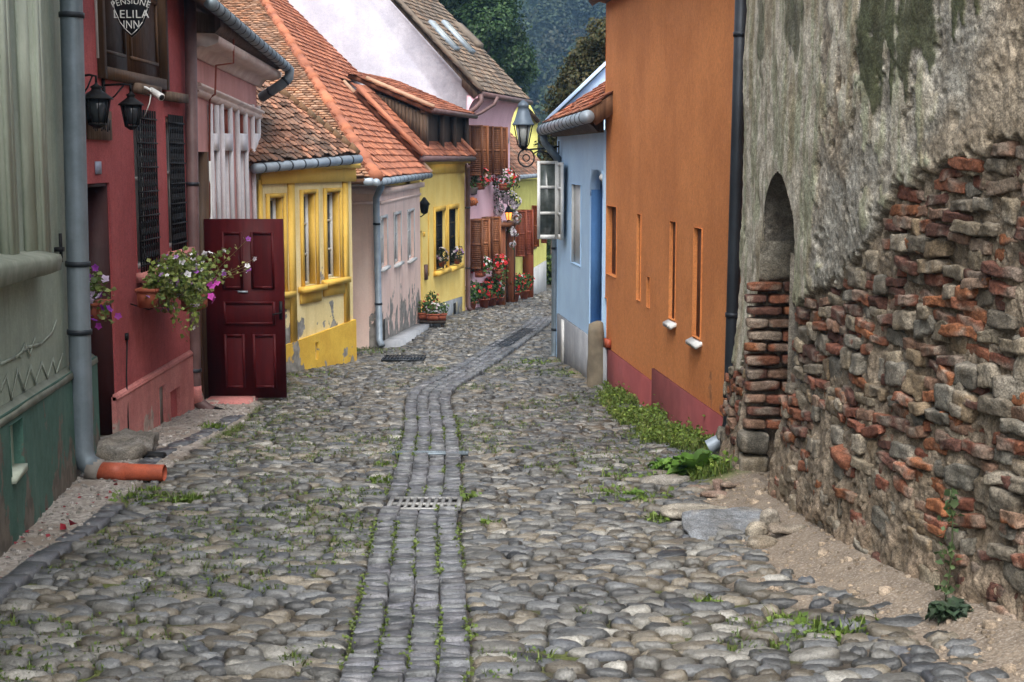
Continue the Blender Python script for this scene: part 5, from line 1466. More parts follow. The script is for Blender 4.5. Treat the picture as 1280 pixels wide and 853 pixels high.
# rough stone post at the corner
sp = MB(); c = np.array([1.035, 17.33, float(gz(17.3))])
rs = np.random.default_rng(8); k = 10
prof = [(.10, -.2), (.105, 0), (.11, .2), (.1, .45), (.098, .7), (.085, .80), (.05, .83)]
vs_ = []
th = np.arange(k) * 2 * math.pi / k
for r_, h in prof:
    sq = 1 / np.maximum(np.abs(np.cos(th)), np.abs(np.sin(th))) ** .7
    vs_.append(np.stack([c[0] + r_ * sq * np.cos(th) * (1 + rs.normal(0, .04, k)), c[1] + r_ * sq * np.sin(th) * (1 + rs.normal(0, .04, k)), c[2] + h + rs.normal(0, .008, k)], -1))
n_ = len(prof); fs = [(i * k + j, i * k + (j + 1) % k, (i + 1) * k + (j + 1) % k, (i + 1) * k + j) for i in range(n_ - 1) for j in range(k)] + [tuple(range((n_ - 1) * k, n_ * k))]
sp.raw(np.vstack(vs_), fs)
tag(sp.build('stone_post', M['stone_post'], None), 'rough brown stone guard post at the corner between the orange and the blue house', 'stone post')

# ================================================================== 11 old masonry wall
ow = thing('masonry_wall', 'crumbling old wall with flaking plaster above bare red bricks and rubble stones', 'wall', (xold(7.5), 7.5, float(gz(7.5))))
def wx(D, z):
    return xold(D) + .15 * smooth(0, 1.5, z - gz(D))
def wn3(D):
    d = (xold(D + .02) - xold(D - .02)) / .04
    n = np.stack([-np.ones_like(d), d, np.zeros_like(d)], -1); return n / np.linalg.norm(n, axis=-1, keepdims=True)
NI0, NI1, NSP, NR = 8.86, 9.85, 1.05, .495
def in_niche(D, z, e=0.0):
    c = (NI0 + NI1) / 2
    return (np.abs(D - c) < NR + e) & ((z < NSP) | (np.hypot((D - c), (z - NSP)) < NR + e))
YBX = [880, 905, 915, 925, 935, 945, 955, 988, 1000, 1023, 1045, 1067, 1097, 1126, 1175, 1235, 1280, 1400, 1600, 2500]
YBY = [455, 450, 440, 470, 425, 392, 350, 350, 374, 366, 345, 325, 292, 236, 205, 190, 176, 150, 120, 60]
def plaster_d(D, z):
    """signed pixel distance: >0 plaster"""
    P = np.stack([wx(D, z), D, z], -1); X, Y = pix(P)
    q = P.copy()
    nz = (fbm(q, 5, 4, 50) - .5) * 60 + (fbm(q, 28, 2, 53) - .5) * 22
    return np.interp(X, YBX, YBY) - Y + nz, X, Y
def old_wall():
    Ds = np.concatenate([np.arange(1.2, 4.6, .08), np.arange(4.6, 10.7, .0115), [10.7]])
    Zs = np.concatenate([np.arange(-1.05, 2.35, .0115), np.arange(2.35, 5.6, .06)])  # upper wall, out of view, carried higher to shade the near left
    D, Z = np.meshgrid(Ds, Zs)
    pd, X, Y = plaster_d(D, Z)
    X0 = wx(D, Z)
    P = np.stack([X0, D, Z], -1)
    st = np.stack([D * 7, D * 0, Z * 1.5], -1)
    streak = fbm(st, 1.0, 4, 60)
    fine = fbm(P, 42, 3, 61); med = fbm(P, 7, 4, 62); big = fbm(P, 1.6, 3, 63)
    pl = smooth(-3, 3, pd)
    # top coat: survives in vertical flakes, most at the left and along the tongue by the niche
    lf = smooth(1060, 960, X) * .2 + smooth(1085, 1000, X) * smooth(130, 260, Y) * .04 - smooth(1010, 1060, X) * smooth(130, 210, Y) * smooth(1120, 1060, X) * .25 - smooth(1150, 1230, X) * .13
    coat = smooth(.50, .53, streak * .42 + med * .4 + big * .18 + lf) * pl
    # olive paint remains
    e1 = (vn(np.stack([X / 7, Y / 60, 0 * X], -1), 1, 70) - .5); e2 = (vn(np.stack([X / 20, Y / 9, 0 * X], -1), 1, 71) - .5)
    def patch(x0, x1, yb):
        return smooth(0, 3, X - x0 + e2 * 10) * smooth(0, 3, x1 - X + e2 * 10) * smooth(0, 4, yb + e1 * 110 - Y)
    paint = np.clip(patch(1079, 1106, 118) + patch(1098, 1128, 92) + patch(1126, 1174, 88) + patch(1178, 1214, 22) + patch(985, 1012, 75) * .8 + patch(1225, 1232, 30) + patch(952, 962, 60) * .7, 0, 1) * smooth(.3, .36, fine * .4 + med * .6)
    coat = np.maximum(coat, paint)
    off = np.where(pl > 0, pl * .026, 0) + coat * .008
    off += (fine - .5) * (.016 * pl * (1 - .75 * coat) + .03 * (1 - pl)) + (med - .5) * (.02 + .035 * (1 - pl)) + (big - .5) * .06
    # cracks and pits
    pit = smooth(.66, .74, fbm(P, 9, 3, 64)) * (1 - coat) * .02
    off -= pit
    # low rubble skirt
    h = Z - gz(D)
    off += .05 * smooth(.35, 0, h) * (med - .2)
    off -= (1 - pl) * (.016 - .022 * smooth(.75, .1, h) * smooth(.35, .65, big))
    edge = np.exp(-((pd + 5) / 7) ** 2) * .0
    P = P + wn3(D) * off[..., None]
    # ragged far corner
    P[..., 1] += np.where(D > 10.55, (vn(np.stack([Z * 5, Z * 0, Z * 0], -1), 1, 80) - .5) * .1 + (vn(np.stack([Z * 25, Z * 0, Z * 0], -1), 1, 81) - .5) * .04, 0)
    rend = np.stack([.41 + 0 * D, .385 + 0 * D, .33 + 0 * D], -1) * (.45 + 1.1 * fine[..., None]) * (.8 + .4 * big[..., None])
    brn = smooth(.5, .7, big + .1 * smooth(1150, 1280, X))[..., None]; rend = rend * (1 - .35 * brn * np.array([.2, .5, .8]))
    cc = np.array([.63, .58, .475]) * (.82 + .3 * streak[..., None]) * (.85 + .3 * fine[..., None])
    tint = smooth(.45, .62, fbm(st, 1.7, 3, 66))[..., None]; cc = cc * (1 - tint) + cc * np.array([.66, .72, .62]) * tint
    yel = (smooth(.56, .66, fbm(st, .8, 3, 67)) * .6)[..., None]; cc = cc * (1 - yel) + np.array([.33, .27, .16]) * yel
    mort = np.array([.255, .205, .15]) * (.5 + 1.0 * fine[..., None]) * (.75 + .5 * med[..., None])
    lo = smooth(.5, .05, h)[..., None] * smooth(.35, .6, med)[..., None]; mort = mort * (1 - lo) + np.array([.3, .225, .16]) * (.7 + .5 * fine[..., None]) * lo
    col = mort * (1 - pl[..., None]) + (rend * (1 - coat[..., None]) + cc * coat[..., None]) * pl[..., None]
    pc = np.array([.062, .072, .03]) * (.75 + .5 * streak[..., None]); col = col * (1 - paint[..., None] * .92) + pc * paint[..., None] * .92
    n, m = D.shape; idx = np.arange(n * m).reshape(n, m)
    f = np.stack([idx[:-1, :-1], idx[:-1, 1:], idx[1:, 1:], idx[1:, :-1]], -1)
    cD = (D[:-1, :-1] + D[1:, 1:]) / 2; cZ = (Z[:-1, :-1] + Z[1:, 1:]) / 2
    f = f[~in_niche(cD, cZ)].reshape(-1, 4)
    mb = MB(); mb.raw(P.reshape(-1, 3), f, col.reshape(-1, 3))
    # end, top and back
    e = P[:, -1]; b = e + np.array([.6, 0, 0])
    k = len(e); mb.raw(np.vstack([e, b]), np.stack([np.arange(k - 1), np.arange(1, k), k + np.arange(1, k), k + np.arange(k - 1)], -1), np.vstack([col[:, -1]] * 2))
    t = P[-1]; b = t + np.array([.6, 0, 0]); k = len(t)
    mb.raw(np.vstack([t, b]), np.stack([np.arange(k - 1), np.arange(1, k), k + np.arange(1, k), k + np.arange(k - 1)], -1), (.25, .22, .18))
    b0 = np.array([[xold(q) + .75, q, 5.55] for q in Ds[::10]]); b1 = b0 * np.array([1, 1, 0]) + np.array([0, 0, -1.1]); k = len(b0)
    mb.raw(np.vstack([b0, b1]), np.stack([np.arange(k - 1), np.arange(1, k), k + np.arange(1, k), k + np.arange(k - 1)], -1), (.25, .22, .18))
    mb.build('plaster_face', M['rubble'], ow, True)
old_wall()

# rounded blocks
_NB = 8
_g = np.linspace(-1, 1, _NB + 1)
_cv = {}
_vl = []; _fl = []
def _vid(p):
    k = tuple(np.round(p, 4))
    if k not in _cv: _cv[k] = len(_vl); _vl.append(p)
    return _cv[k]
for ax in range(3):
    for sg_ in (-1, 1):
        for i in range(_NB):
            for j in range(_NB):
                q = []
                for a, b in ((i, j), (i + 1, j), (i + 1, j + 1), (i, j + 1)):
                    p = np.zeros(3); p[ax] = sg_; p[(ax + 1) % 3] = _g[a]; p[(ax + 2) % 3] = _g[b]; q.append(_vid(p))
                _fl.append(q if sg_ > 0 else q[::-1])
_vl = np.array(_vl); _fl = np.array(_fl)
def blocks(C, A, S, cols, p=5.0, rough=.12, seed=0, mb=None):
    """C (n,3) centres, A (n,3,3) axes rows, S (n,3) half sizes"""
    C, S = np.asarray(C, float), np.asarray(S, float); n = len(C)
    L_ = (np.abs(_vl) ** p).sum(1) ** (1 / p)
    U = _vl / L_[:, None]
    q = U[None] * S[:, None, :]
    off = (rng.random((n, 1, 3)) * 90)
    d = np.stack([fbm(q * 1.0 + off, 12, 4, seed + 5 * k) - .5 for k in range(3)], -1)
    q = q + d * 2.4 * np.minimum(rough, S[:, None, :].min(-1, keepdims=True) * .75)
    # chipped corners
    sk = rng.normal(0, .13, (n, 1, 3)); q = q + q[:, :, [2, 0, 1]] * sk * .6
    W_ = C[:, None] + np.einsum('nvk,nkj->nvj', q, np.asarray(A))
    F_ = (_fl[None] + np.arange(n)[:, None, None] * len(_vl)).reshape(-1, 4)
    tone = .8 + .4 * fbm(q + off, 16, 3, 9)[..., None]
    cc = np.asarray(cols)[:, None] * tone
    wh = smooth(.5, .62, fbm(q + off, 9, 4, 19))[..., None] * .6
    cc = cc * (1 - wh) + np.array([.3, .265, .215]) * wh
    mb = mb or MB(); mb.raw(W_.reshape(-1, 3), F_, cc.reshape(-1, 3)); return mb
def brick_col(r): 
    c = [(.26, .1, .055), (.21, .08, .05), (.33, .13, .06), (.135, .062, .045), (.24, .145, .1)][r.integers(5)]
    return np.array(c) * r.uniform(.75, 1.15)
def rock_col(r):
    c = [(.24, .2, .145), (.18, .155, .12), (.3, .25, .18), (.19, .175, .145), (.24, .18, .115)][r.integers(5)]
    return np.array(c) * r.uniform(.75, 1.15)
def masonry():
    r = np.random.default_rng(21)
    C, A, S, K = [], [], [], []
    D = 4.2
    while D < 10.6:
        cw = r.uniform(.4, .95)
        z = -1.0 + r.uniform(0, .05)
        tilt = r.normal(0, .05)
        while z < 2.0:
            h_here = z - float(gz(D))
            brickrow = r.random() < (.82 if h_here > .7 else .5)
            h = r.uniform(.052, .068) if brickrow else r.uniform(.075, .13)
            d = D + r.uniform(-.12, .06)
            while d < D + cw - .02:
                bk = brickrow and r.random() < .68
                left = d > 9.9
                w = r.uniform(.14, .27) if bk else r.uniform(.09, .23)
                if left: w *= .6
                two = (not brickrow) and r.random() < .3
                sl = math.sqrt(1 + ((float(xold(d + .05)) - float(xold(d - .05))) / .1) ** 2)
                subs = ((z, h),) if not two else ((z, h * .5), (z + h * .5, h * .5))
                for zz, hh in subs:
                    c = d + w / 2 / sl; zc = zz + hh / 2 + tilt * (c - D) + r.normal(0, .009)
                    if in_niche(np.array(c), np.array(zc), .04 + w * .3): continue
                    pd, X, Y = plaster_d(np.array([c]), np.array([zc]))
                    hg = zc - float(gz(c))
                    if pd[0] > -4 or hg < -.05: continue
                    if hg < .55 and r.random() < .35 * smooth(.6, .1, hg): continue
                    n = wn3(np.array([c]))[0]; t = np.array([-n[1], n[0], 0]); 
                    if t[1] < 0: t = -t
                    isb = bk or two
                    dp = r.uniform(.05, .065)
                    o = r.uniform(-.068, -.024) - (.03 if r.random() < .12 else 0) - .012 * (hg < .5)
                    C.append(np.array([float(wx(np.array(c), np.array(zc))), c, zc]) + n * o)
                    ra = r.normal(0, .09); uz = np.array([0, 0, 1.0]) * math.cos(ra) + t * math.sin(ra); tt = t * math.cos(ra) - np.array([0, 0, 1.0]) * math.sin(ra)
                    A.append([tt, n, uz]); S.append((w / 2 * .97, dp, hh / 2 * (.90 if isb else .95))); K.append(brick_col(r) if isb else rock_col(r))
                d += w / sl + r.uniform(.006, .018)
            z += h + r.uniform(.008, .018)
        D += cw * .97
    S = np.array(S) * np.array([1.03, 1, 1.04])
    mb = blocks(C, np.array(A), S, K, 11, .02)
    mb.build('masonry', M['rubble'], ow, True)
    print('masonry', len(C))
masonry()
# blocked doorway: far jamb (plaster above, brick pier below), back, arch
def niche():
    r = np.random.default_rng(4)
    xs = np.arange(-.05, .42, .014); zs = np.arange(-.95, NSP + .02, .014)
    X, Z = np.meshgrid(xs, zs)
    x0 = wx(np.full_like(Z, NI1), Z)
    P = np.stack([x0 + X, np.full_like(X, NI1), Z], -1)
    fine = fbm(P, 40, 3, 90); med = fbm(P, 8, 3, 91)
    pl = smooth(.78, .84, Z + (med - .5) * .25)
    P[..., 1] -= (fine - .5) * .012 + (med - .5) * .03 + pl * .05 - .03
    P[..., 1] = np.minimum(P[..., 1], NI1 + .03)
    col = np.array([.22, .2, .16]) * (.6 + .8 * fine[..., None]) * pl[..., None] + np.array([.27, .22, .17]) * (.5 + fine[..., None]) * (1 - pl[..., None])
    n, m = X.shape; idx = np.arange(n * m).reshape(n, m); f = np.stack([idx[:-1, :-1], idx[:-1, 1:], idx[1:, 1:], idx[1:, :-1]], -1).reshape(-1, 4)
    mb = MB(); mb.raw(P.reshape(-1, 3), f, col.reshape(-1, 3)); 
    # arch soffit, near jamb and back wall
    c = (NI0 + NI1) / 2; a = np.linspace(0, math.pi, 40); T = np.linspace(-.03, .42, 26)
    AA, TT = np.meshgrid(a, T)
    rr = NR + .012 + (fbm(np.stack([AA * 2, TT * 5, 0 * AA], -1), 2, 3, 93) - .5) * .05
    Dd = c + rr * np.cos(AA); Zz = NSP + rr * np.sin(AA)
    Q = np.stack([wx(Dd, Zz) + TT, Dd, Zz], -1); fn = fbm(Q, 30, 3, 94)
    n, m = AA.shape; idx = np.arange(n * m).reshape(n, m); f = np.stack([idx[:-1, :-1], idx[:-1, 1:], idx[1:, 1:], idx[1:, :-1]], -1).reshape(-1, 4)
    mb.raw(Q.reshape(-1, 3), f, (np.array([.19, .17, .14]) * (.5 + fn[..., None])).reshape(-1, 3))
    xb = float(wx(np.array(9.3), np.array(.5))) + .4
    mb.quad((xb, NI0 - .1, -1), (xb, NI1 + .1, -1), (xb, NI1 + .1, NSP + NR + .1), (xb, NI0 - .1, NSP + NR + .1), (.2, .18, .15))
    mb.quad((xb, NI0 - .01, -1), (xb - .42, NI0 - .01, -1), (xb - .42, NI0 - .01, NSP), (xb, NI0 - .01, NSP), (.2, .18, .15))
    mb.build('blocked_doorway', M['rubble'], ow, True)
    C, A, S, K = [], [], [], []
    z = float(gz(9.8)) - .05
    ax = np.array([[1.0, 0, 0], [0, -1.0, 0], [0, 0, 1.0]])
    x0 = float(wx(np.array(9.8), np.array(0.)))
    i = 0
    while z < .76:
        low = z < float(gz(9.8)) + .36
        h = r.uniform(.14, .17) if low else r.uniform(.055, .07)
        if low: ws = [(-.09, .2)]
        else: ws = [(-.055 + r.uniform(-.015, .02), .145), (.1, .2)] if i % 2 else [(-.05 + r.uniform(-.02, .02), .235), (.2, .12)]
        for xa, w in ws:
            C.append((x0 + xa + w / 2 + (0 if low else 0), NI1 - (.06 if low else .02), z + h / 2)); A.append(ax); S.append((w / 2, .1 if low else r.uniform(.06, .075), h / 2 * .97)); K.append(rock_col(r) * .7 if low else brick_col(r))
        z += h + (r.uniform(.02, .03) if not low else .008); i += 1
    blocks(C, np.array(A), S, K, 6, .009).build('brick_pier', M['rubble'], ow, True)
niche()

# loose stones and slab fragments by the wall
r_ = np.random.default_rng(31)
def loose(name, label, px, py, s, col, rz, lift=.6, group='loose stones by the old wall', tilt=0.0):
    p = ong(px, py); x, y = p[0], p[1]
    z = float(gz(y)) + float(fill(np.array([x]), np.array([y]))[0]) + s[2] * lift
    t = thing_mesh = blocks([(x, y, z)], np.array([[[math.cos(rz), math.sin(rz), tilt], [-math.sin(rz), math.cos(rz), 0], [-tilt, 0, 1]]]), [s], [col], 3.2, .02)
    o = t.build(name, M['rubble'], None, True); tag(o, label, 'stone', group); return o
loose('loose_stone', 'pale upright wedge of stone in the small heap by the old wall', 945, 684, (.055, .05, .06), (.34, .3, .24), .4)
loose('loose_stone', 'rounded brown-grey stone lying in front of the small heap by the wall', 953, 694, (.085, .06, .035), (.24, .2, .15), .1)
loose('loose_stone', 'greyish stone balanced at the top of the small heap by the wall', 962, 681, (.05, .05, .065), (.27, .24, .2), .9, 1.0)
loose('loose_stone', 'dark flat stone at the right of the small heap by the wall', 985, 690, (.11, .05, .025), (.2, .165, .13), .3)
loose('loose_stone', 'pointed reddish chip standing among flat fragments by the wall corner', 898, 627, (.04, .03, .05), (.3, .21, .17), .5)
loose('loose_stone', 'flat reddish slab fragment below the wall corner, the left one', 880, 622, (.12, .07, .02), (.28, .19, .15), .2)
loose('loose_stone', 'flat reddish slab fragment below the wall corner, the nearest one', 893, 632, (.1, .06, .018), (.26, .18, .14), -.2)
loose('loose_stone', 'long flat fragment tucked against the foot of the old wall corner', 918, 629, (.1, .05, .018), (.25, .19, .15), .1)
loose('loose_stone', 'large flat blue-grey slab set in the dirt before the blocked doorway', 918, 672, (.3, .3, .03), (.19, .2, .215), .1, .25)
loose('loose_stone', 'smaller pale slab just beyond the blue-grey slab', 870, 652, (.22, .14, .03), (.33, .3, .25), .0, .3)
loose('loose_stone', 'long pale flat boulder at the end of the grass strip', 832, 608, (.2, .09, .05), (.3, .28, .25), .1, .5)
# ================================================================== planting helpers
def rnd_dirs(n, up=0.0):
    d = rng.normal(0, 1, (n, 3)); d[:, 2] += up; return d / np.linalg.norm(d, axis=1, keepdims=True)
def leaves(mb, P, size, cols, up=.6, fold=.25, aspect=.45, jit=.35, out=None):
    """one folded pointed leaf per point"""
    P = np.asarray(P, float); n = len(P)
    N = rnd_dirs(n, up) if out is None else out / (np.linalg.norm(out, axis=1, keepdims=True) + 1e-9) * .8 + rnd_dirs(n, up) * .7
    N /= np.linalg.norm(N, axis=1, keepdims=True)
    t = np.cross(N, rnd_dirs(n)); t /= np.linalg.norm(t, axis=1, keepdims=True) + 1e-9
    b = np.cross(N, t)
    s = (np.asarray(size) * rng.uniform(1 - jit, 1 + jit, n))[:, None]
    a = s * aspect
    V = np.stack([P, P + t * s * .5 + b * a + N * a * fold, P + t * s - N * s * .12, P + t * s * .5 - b * a + N * a * fold], 1)
    F_ = np.array([(0, 1, 2), (0, 2, 3)])[None] + np.arange(n)[:, None, None] * 4
    c = np.asarray(cols, float); c = c[rng.integers(0, len(c), n)] * rng.uniform(.7, 1.3, (n, 1))
    mb.raw(V.reshape(-1, 3), F_.reshape(-1, 3), np.repeat(c, 4, 0)); return mb
def ball(c, r, n, shell_=.55, noise_=.25):
    d = rnd_dirs(n); k = rng.uniform(0, 1, n) ** (1 / 3); k = shell_ + (1 - shell_) * k
    k *= 1 + noise_ * (vn(d * 2.2 + np.asarray(c) * .7, 1, 3) - .5) * 2
    return np.asarray(c) + d * k[:, None] * np.asarray(r), d
def blossoms(mb, P, size, cols, D_=None):
    P = np.asarray(P, float); n = len(P)
    N = rnd_dirs(n, .5) + np.array([0, -.7, 0]) if D_ is None else D_ + np.array([0, -.4, .2]); N /= np.linalg.norm(N, axis=1, keepdims=True)
    t = np.cross(N, rnd_dirs(n)); t /= np.linalg.norm(t, axis=1, keepdims=True); b = np.cross(N, t)
    s = (size * rng.uniform(.7, 1.25, n))[:, None]
    V = [P - N * s * .25]
    for k in range(10):
        a = k * math.pi / 5; r = s * (1 if k % 2 == 0 else .68)
        V.append(P + (t * math.cos(a) + b * math.sin(a)) * r + N * s * (.12 if k % 2 == 0 else .02))
    V = np.stack(V, 1)
    F_ = np.array([(0, 1 + k, 1 + (k + 1) % 10) for k in range(10)])[None] + np.arange(n)[:, None, None] * 11
    c = np.asarray(cols, float)[rng.integers(0, len(cols), n)] * rng.uniform(.85, 1.15, (n, 1))
    cc = np.repeat(c, 11, 0).reshape(n, 11, 3); cc[:, 0] *= .55
    mb.raw(V.reshape(-1, 3), F_.reshape(-1, 3), cc.reshape(-1, 3)); return mb
def blades(mb, P, h, w, cols, lean=.5):
    P = np.asarray(P, float); n = len(P)
    h = h * rng.uniform(.5, 1.3, n); a = rng.uniform(0, 6.283, n)
    d = np.stack([np.cos(a), np.sin(a), 0 * a], 1); s = np.stack([-np.sin(a), np.cos(a), 0 * a], 1) * (w * rng.uniform(.6, 1.3, n))[:, None]
    ln = (rng.uniform(.1, 1, n) * lean * h)[:, None]; up = np.array([0, 0, 1.0]) * h[:, None]
    V = np.stack([P - s, P + s, P + s * .8 + up * .55 + d * ln * .35, P - s * .8 + up * .55 + d * ln * .35, P + up * .95 + d * ln], 1)
    o = np.arange(n)[:, None, None] * 5
    Q = (np.array([(0, 1, 2, 3)])[None] + o).reshape(-1, 4); T = (np.array([(3, 2, 4)])[None] + o).reshape(-1, 3)
    c = np.asarray(cols, float)[rng.integers(0, len(cols), n)] * rng.uniform(.7, 1.3, (n, 1))
    mb.raw(V.reshape(-1, 3), {4: Q, 3: T}, np.repeat(c, 5, 0)); return mb
GREEN = [(.07, .13, .025), (.09, .16, .035), (.05, .1, .022), (.12, .18, .04)]
DEEP = [(.045, .1, .025), (.07, .14, .035), (.035, .08, .022)]
def gpt(x, y, dz=0.0):
    x = np.asarray(x, float); y = np.asarray(y, float)
    return np.stack([x, y, gz(y) + fill(x, y) + dz], -1)

# ================================================================== street ironwork
def grate(name, label, cat, c, w, l, nx, ny, zo=.03, ang=0.0, m='cast_iron', group=None, f=.02):
    c = np.array([c[0], c[1], float(gz(c[1])) + zo]); t = thing(name, label, cat, c, group)
    sl_ = float(gz(c[1] + .5) - gz(c[1] - .5))
    ex = np.array([math.cos(ang), math.sin(ang), sl_ * math.sin(ang)]); ey = np.array([-math.sin(ang), math.cos(ang), sl_ * math.cos(ang)]); ez = np.cross(ex, ey); ez /= np.linalg.norm(ez)
    mb = MB(); B = lambda x, y, dx, dy, h=.02, z=0: mb.box(c + ex * x + ey * y + ez * z, (dx, dy, h), [ex, ey, ez])
    B(0, -l / 2 + f / 2, w, f); B(0, l / 2 - f / 2, w, f); B(-w / 2 + f / 2, 0, f, l - 2 * f); B(w / 2 - f / 2, 0, f, l - 2 * f)
    mb.build('frame', M[m], t)
    mb = MB(); iw, il = w - 2 * f, l - 2 * f
    for k in range(1, nx): B(-iw / 2 + iw * k / nx, 0, iw / nx * .5, il, .018, -.001)
    for k in range(1, ny): B(0, -il / 2 + il * k / ny, iw, min(.06, il / ny * .4), .016, -.0015)
    mb.build('grid', M[m], t)
    mb = MB(); B(0, 0, w - .002, l - .002, .05, -.045); mb.build('pit', M['pit'], t)
    return t
grate('drain_grate', 'pale iron drain grate with two rows of square holes set across the sett channel', 'drain grate', GRATE, .48, .44, 9, 2, .028, f=.03)
p = ong(538, 572.5); grate('channel_grate', 'narrow slotted iron channel lying across the sett strip beyond the drain grate', 'drain grate', p, .62, .12, 30, 1, .04, m='zinc')
p = ong(505, 452); grate('manhole_cover', 'dark slotted cover in the cobbles in front of the rose house', 'drain cover', p, .62, .75, 12, 2, .055, m='zinc_dark')
p0, p1 = ong(621, 437), ong(664, 414); p = (p0 + p1) / 2
grate('channel_grate', 'long dark grating along the far end of the sett channel', 'drain grate', p, .34, float(np.hypot(*(p1 - p0)[:2])), 5, 22, .045, ang=-math.atan2(p1[0] - p0[0], p1[1] - p0[1]), m='zinc_dark')

# ================================================================== street lamp on the blue house corner
D_ = 21.3
c = atY(654, 180, D_); tl_ = thing('street_lamp', 'old fashioned blue-grey street lantern on a scrolled iron arm at the blue house corner', 'street lamp', c)
z_ = lambda y: atY(654, y, D_)[2]
mb = MB(); mb.lathe((c[0], D_, z_(156)), [(.19, -.01), (.185, .01), (.155, .05), (.10, .2), (.085, .25), (.10, .265), (.09, .3), (.05, .335), (.012, .36)], 6); mb.build('lantern_roof', M['lamp_roof'], tl_)
mb = MB(); mb.lathe((c[0], D_, z_(182)), [(.075, 0), (.135, z_(156.5) - z_(182))], 6); mb.build('glass', M['lamp_glass'], tl_)
mb = MB(); mb.lathe((c[0], D_, z_(182)), [(.015, -.08), (.05, -.04), (.085, -.015), (.085, .01)], 6)
for k in range(6):
    a = k * math.pi / 3
    mb.tube([(c[0] + .078 * math.cos(a), D_ + .078 * math.sin(a), z_(182)), (c[0] + .138 * math.cos(a), D_ + .138 * math.sin(a), z_(156.5))], .009, 5)
mb.build('lantern_frame', M['black_iron'], tl_)
mb = MB(); xw = .69; zb = z_(186)
mb.tube([(c[0], D_, zb + .06), (c[0], D_, zb), (c[0] + .04, D_, zb - .02), (xw, D_, zb + .03)], .014, 7)
th = np.linspace(0, 2 * math.pi, 17); rc = np.array([c[0] + .045, D_, z_(197.5)])
mb.tube([rc + np.array([.12 * math.cos(t), 0, .13 * math.sin(t)]) for t in th], .013, 6); mb.tube([rc + np.array([.05 * math.cos(t), 0, .05 * math.sin(t)]) for t in th], .01, 6)
mb.tube([rc + np.array([.1, 0, .06]), rc + np.array([.2, 0, .11]), rc + np.array([.33, 0, .06]), rc + np.array([.44, 0, -.08]), (xw, D_, zb - .36)], .012, 6)
mb.tube([rc + np.array([.2 + .06 * math.cos(t) * (1 - t / 9), 0, .04 + .06 * math.sin(t) * (1 - t / 9)]) for t in np.linspace(0, 6, 14)], .009, 6)
mb.box((xw + .01, D_, zb - .14), (.03, .07, .5)); mb.build('arm', M['black_iron'], tl_)

# ================================================================== flower boxes and pots
def trough(mb, c, L_, d, h, ax):
    ax = np.asarray(ax, float); k = .82
    lo = [c + ax[0] * (i * L_ / 2 * k) + ax[1] * (j * d / 2 * k) - ax[2] * h / 2 for i, j in ((-1, -1), (1, -1), (1, 1), (-1, 1))]
    hi = [c + ax[0] * (i * L_ / 2) + ax[1] * (j * d / 2) + ax[2] * h / 2 for i, j in ((-1, -1), (1, -1), (1, 1), (-1, 1))]
    mb.raw(lo + hi, [(3, 2, 1, 0), (0, 1, 5, 4), (1, 2, 6, 5), (2, 3, 7, 6), (3, 0, 4, 7), (4, 5, 6, 7)])
    for i, j, l in ((0, -1, L_), (0, 1, L_)): mb.box(c + ax[1] * j * d / 2 + ax[2] * (h / 2 - .012), (l + .02, .014, .03), ax)
    for i in (-1, 1): mb.box(c + ax[0] * i * L_ / 2 + ax[2] * (h / 2 - .012), (.014, d + .005, .03), ax)
    for k2 in range(int(L_ / .03)):
        for j in (-1, 1): mb.box(c + ax[0] * (-L_ / 2 * .85 + k2 * .03 * .9) + ax[1] * j * (d / 2 * .93) - ax[2] * .02, (.008, .008, h * .6), ax)
    return mb
# petunias under the near grille
t = thing('flower_box', 'terracotta box of white and violet petunias spilling over under the near grilled window', 'flower box', (-3.2, 12.9, float(W_red.hit(190, 372, .15)[2])))
c = np.array([-3.21, 12.65, float(atY(192, 371, 12.65)[2])]); AXW = [np.array([0, 1.0, 0]), np.array([1.0, 0, 0]), np.array([0, 0, 1.0])]
mb = MB(); trough(mb, c, .44, .18, .17, AXW); mb.build('box', M['terracotta'], t)
c2 = np.array([-3.05, 13.6, float(atY(238, 378, 13.6)[2])]); mb = MB(); trough(mb, c2, .42, .18, .14, AXW); mb.build('box', M['terracotta'], t)
mb = MB(); mb.tube([c + np.array([-.16, -.15, -.05]), c + np.array([.0, -.15, -.1]), c + np.array([.09, -.15, -.07]), c + np.array([.1, -.15, .03])], .006, 5)
mb.build('box_bracket', M['black_iron'], t)
mb = MB(); mb.tube([c2 + np.array([-.33, -.1, -.02]), c2 + np.array([0, -.1, -.08]), c2 + np.array([.09, -.1, .0])], .006, 5); mb.build('box_bracket', M['black_iron'], t)
fol, stem, flo = MB(), MB(), MB(); FP = []
for k in range(170):
    o = np.array([rng.uniform(-3.28, -3.02), rng.uniform(12.5, 13.8), c[2] + .07])
    d = rnd_dirs(1, .9)[0] * np.array([.9, .5, 1]); d[0] = abs(d[0]) * 1.0 - .05
    L_ = rng.uniform(.14, .42); sag = rng.uniform(.0, .32)
    q = [o + d * L_ * s_ + np.array([.18 * s_ * L_, -.05 * s_, -sag * s_ * s_ * L_ * 1.6]) for s_ in np.linspace(0, 1, 5)]
    stem.tube(q, .0028, 3, (.1, .13, .04), cap=False)
    for s_ in np.linspace(.15, 1, 12):
        i = min(int(s_ * 4), 3); f = s_ * 4 - i
        p = q[i] + (q[i + 1] - q[i]) * f; leaves(fol, [p + rng.normal(0, .018, 3) for _ in range(2)], .045, [(.15, .2, .045), (.2, .24, .06), (.1, .15, .035), (.24, .26, .09)], .5)
    if k % 2 == 0: FP.append(q[-1])
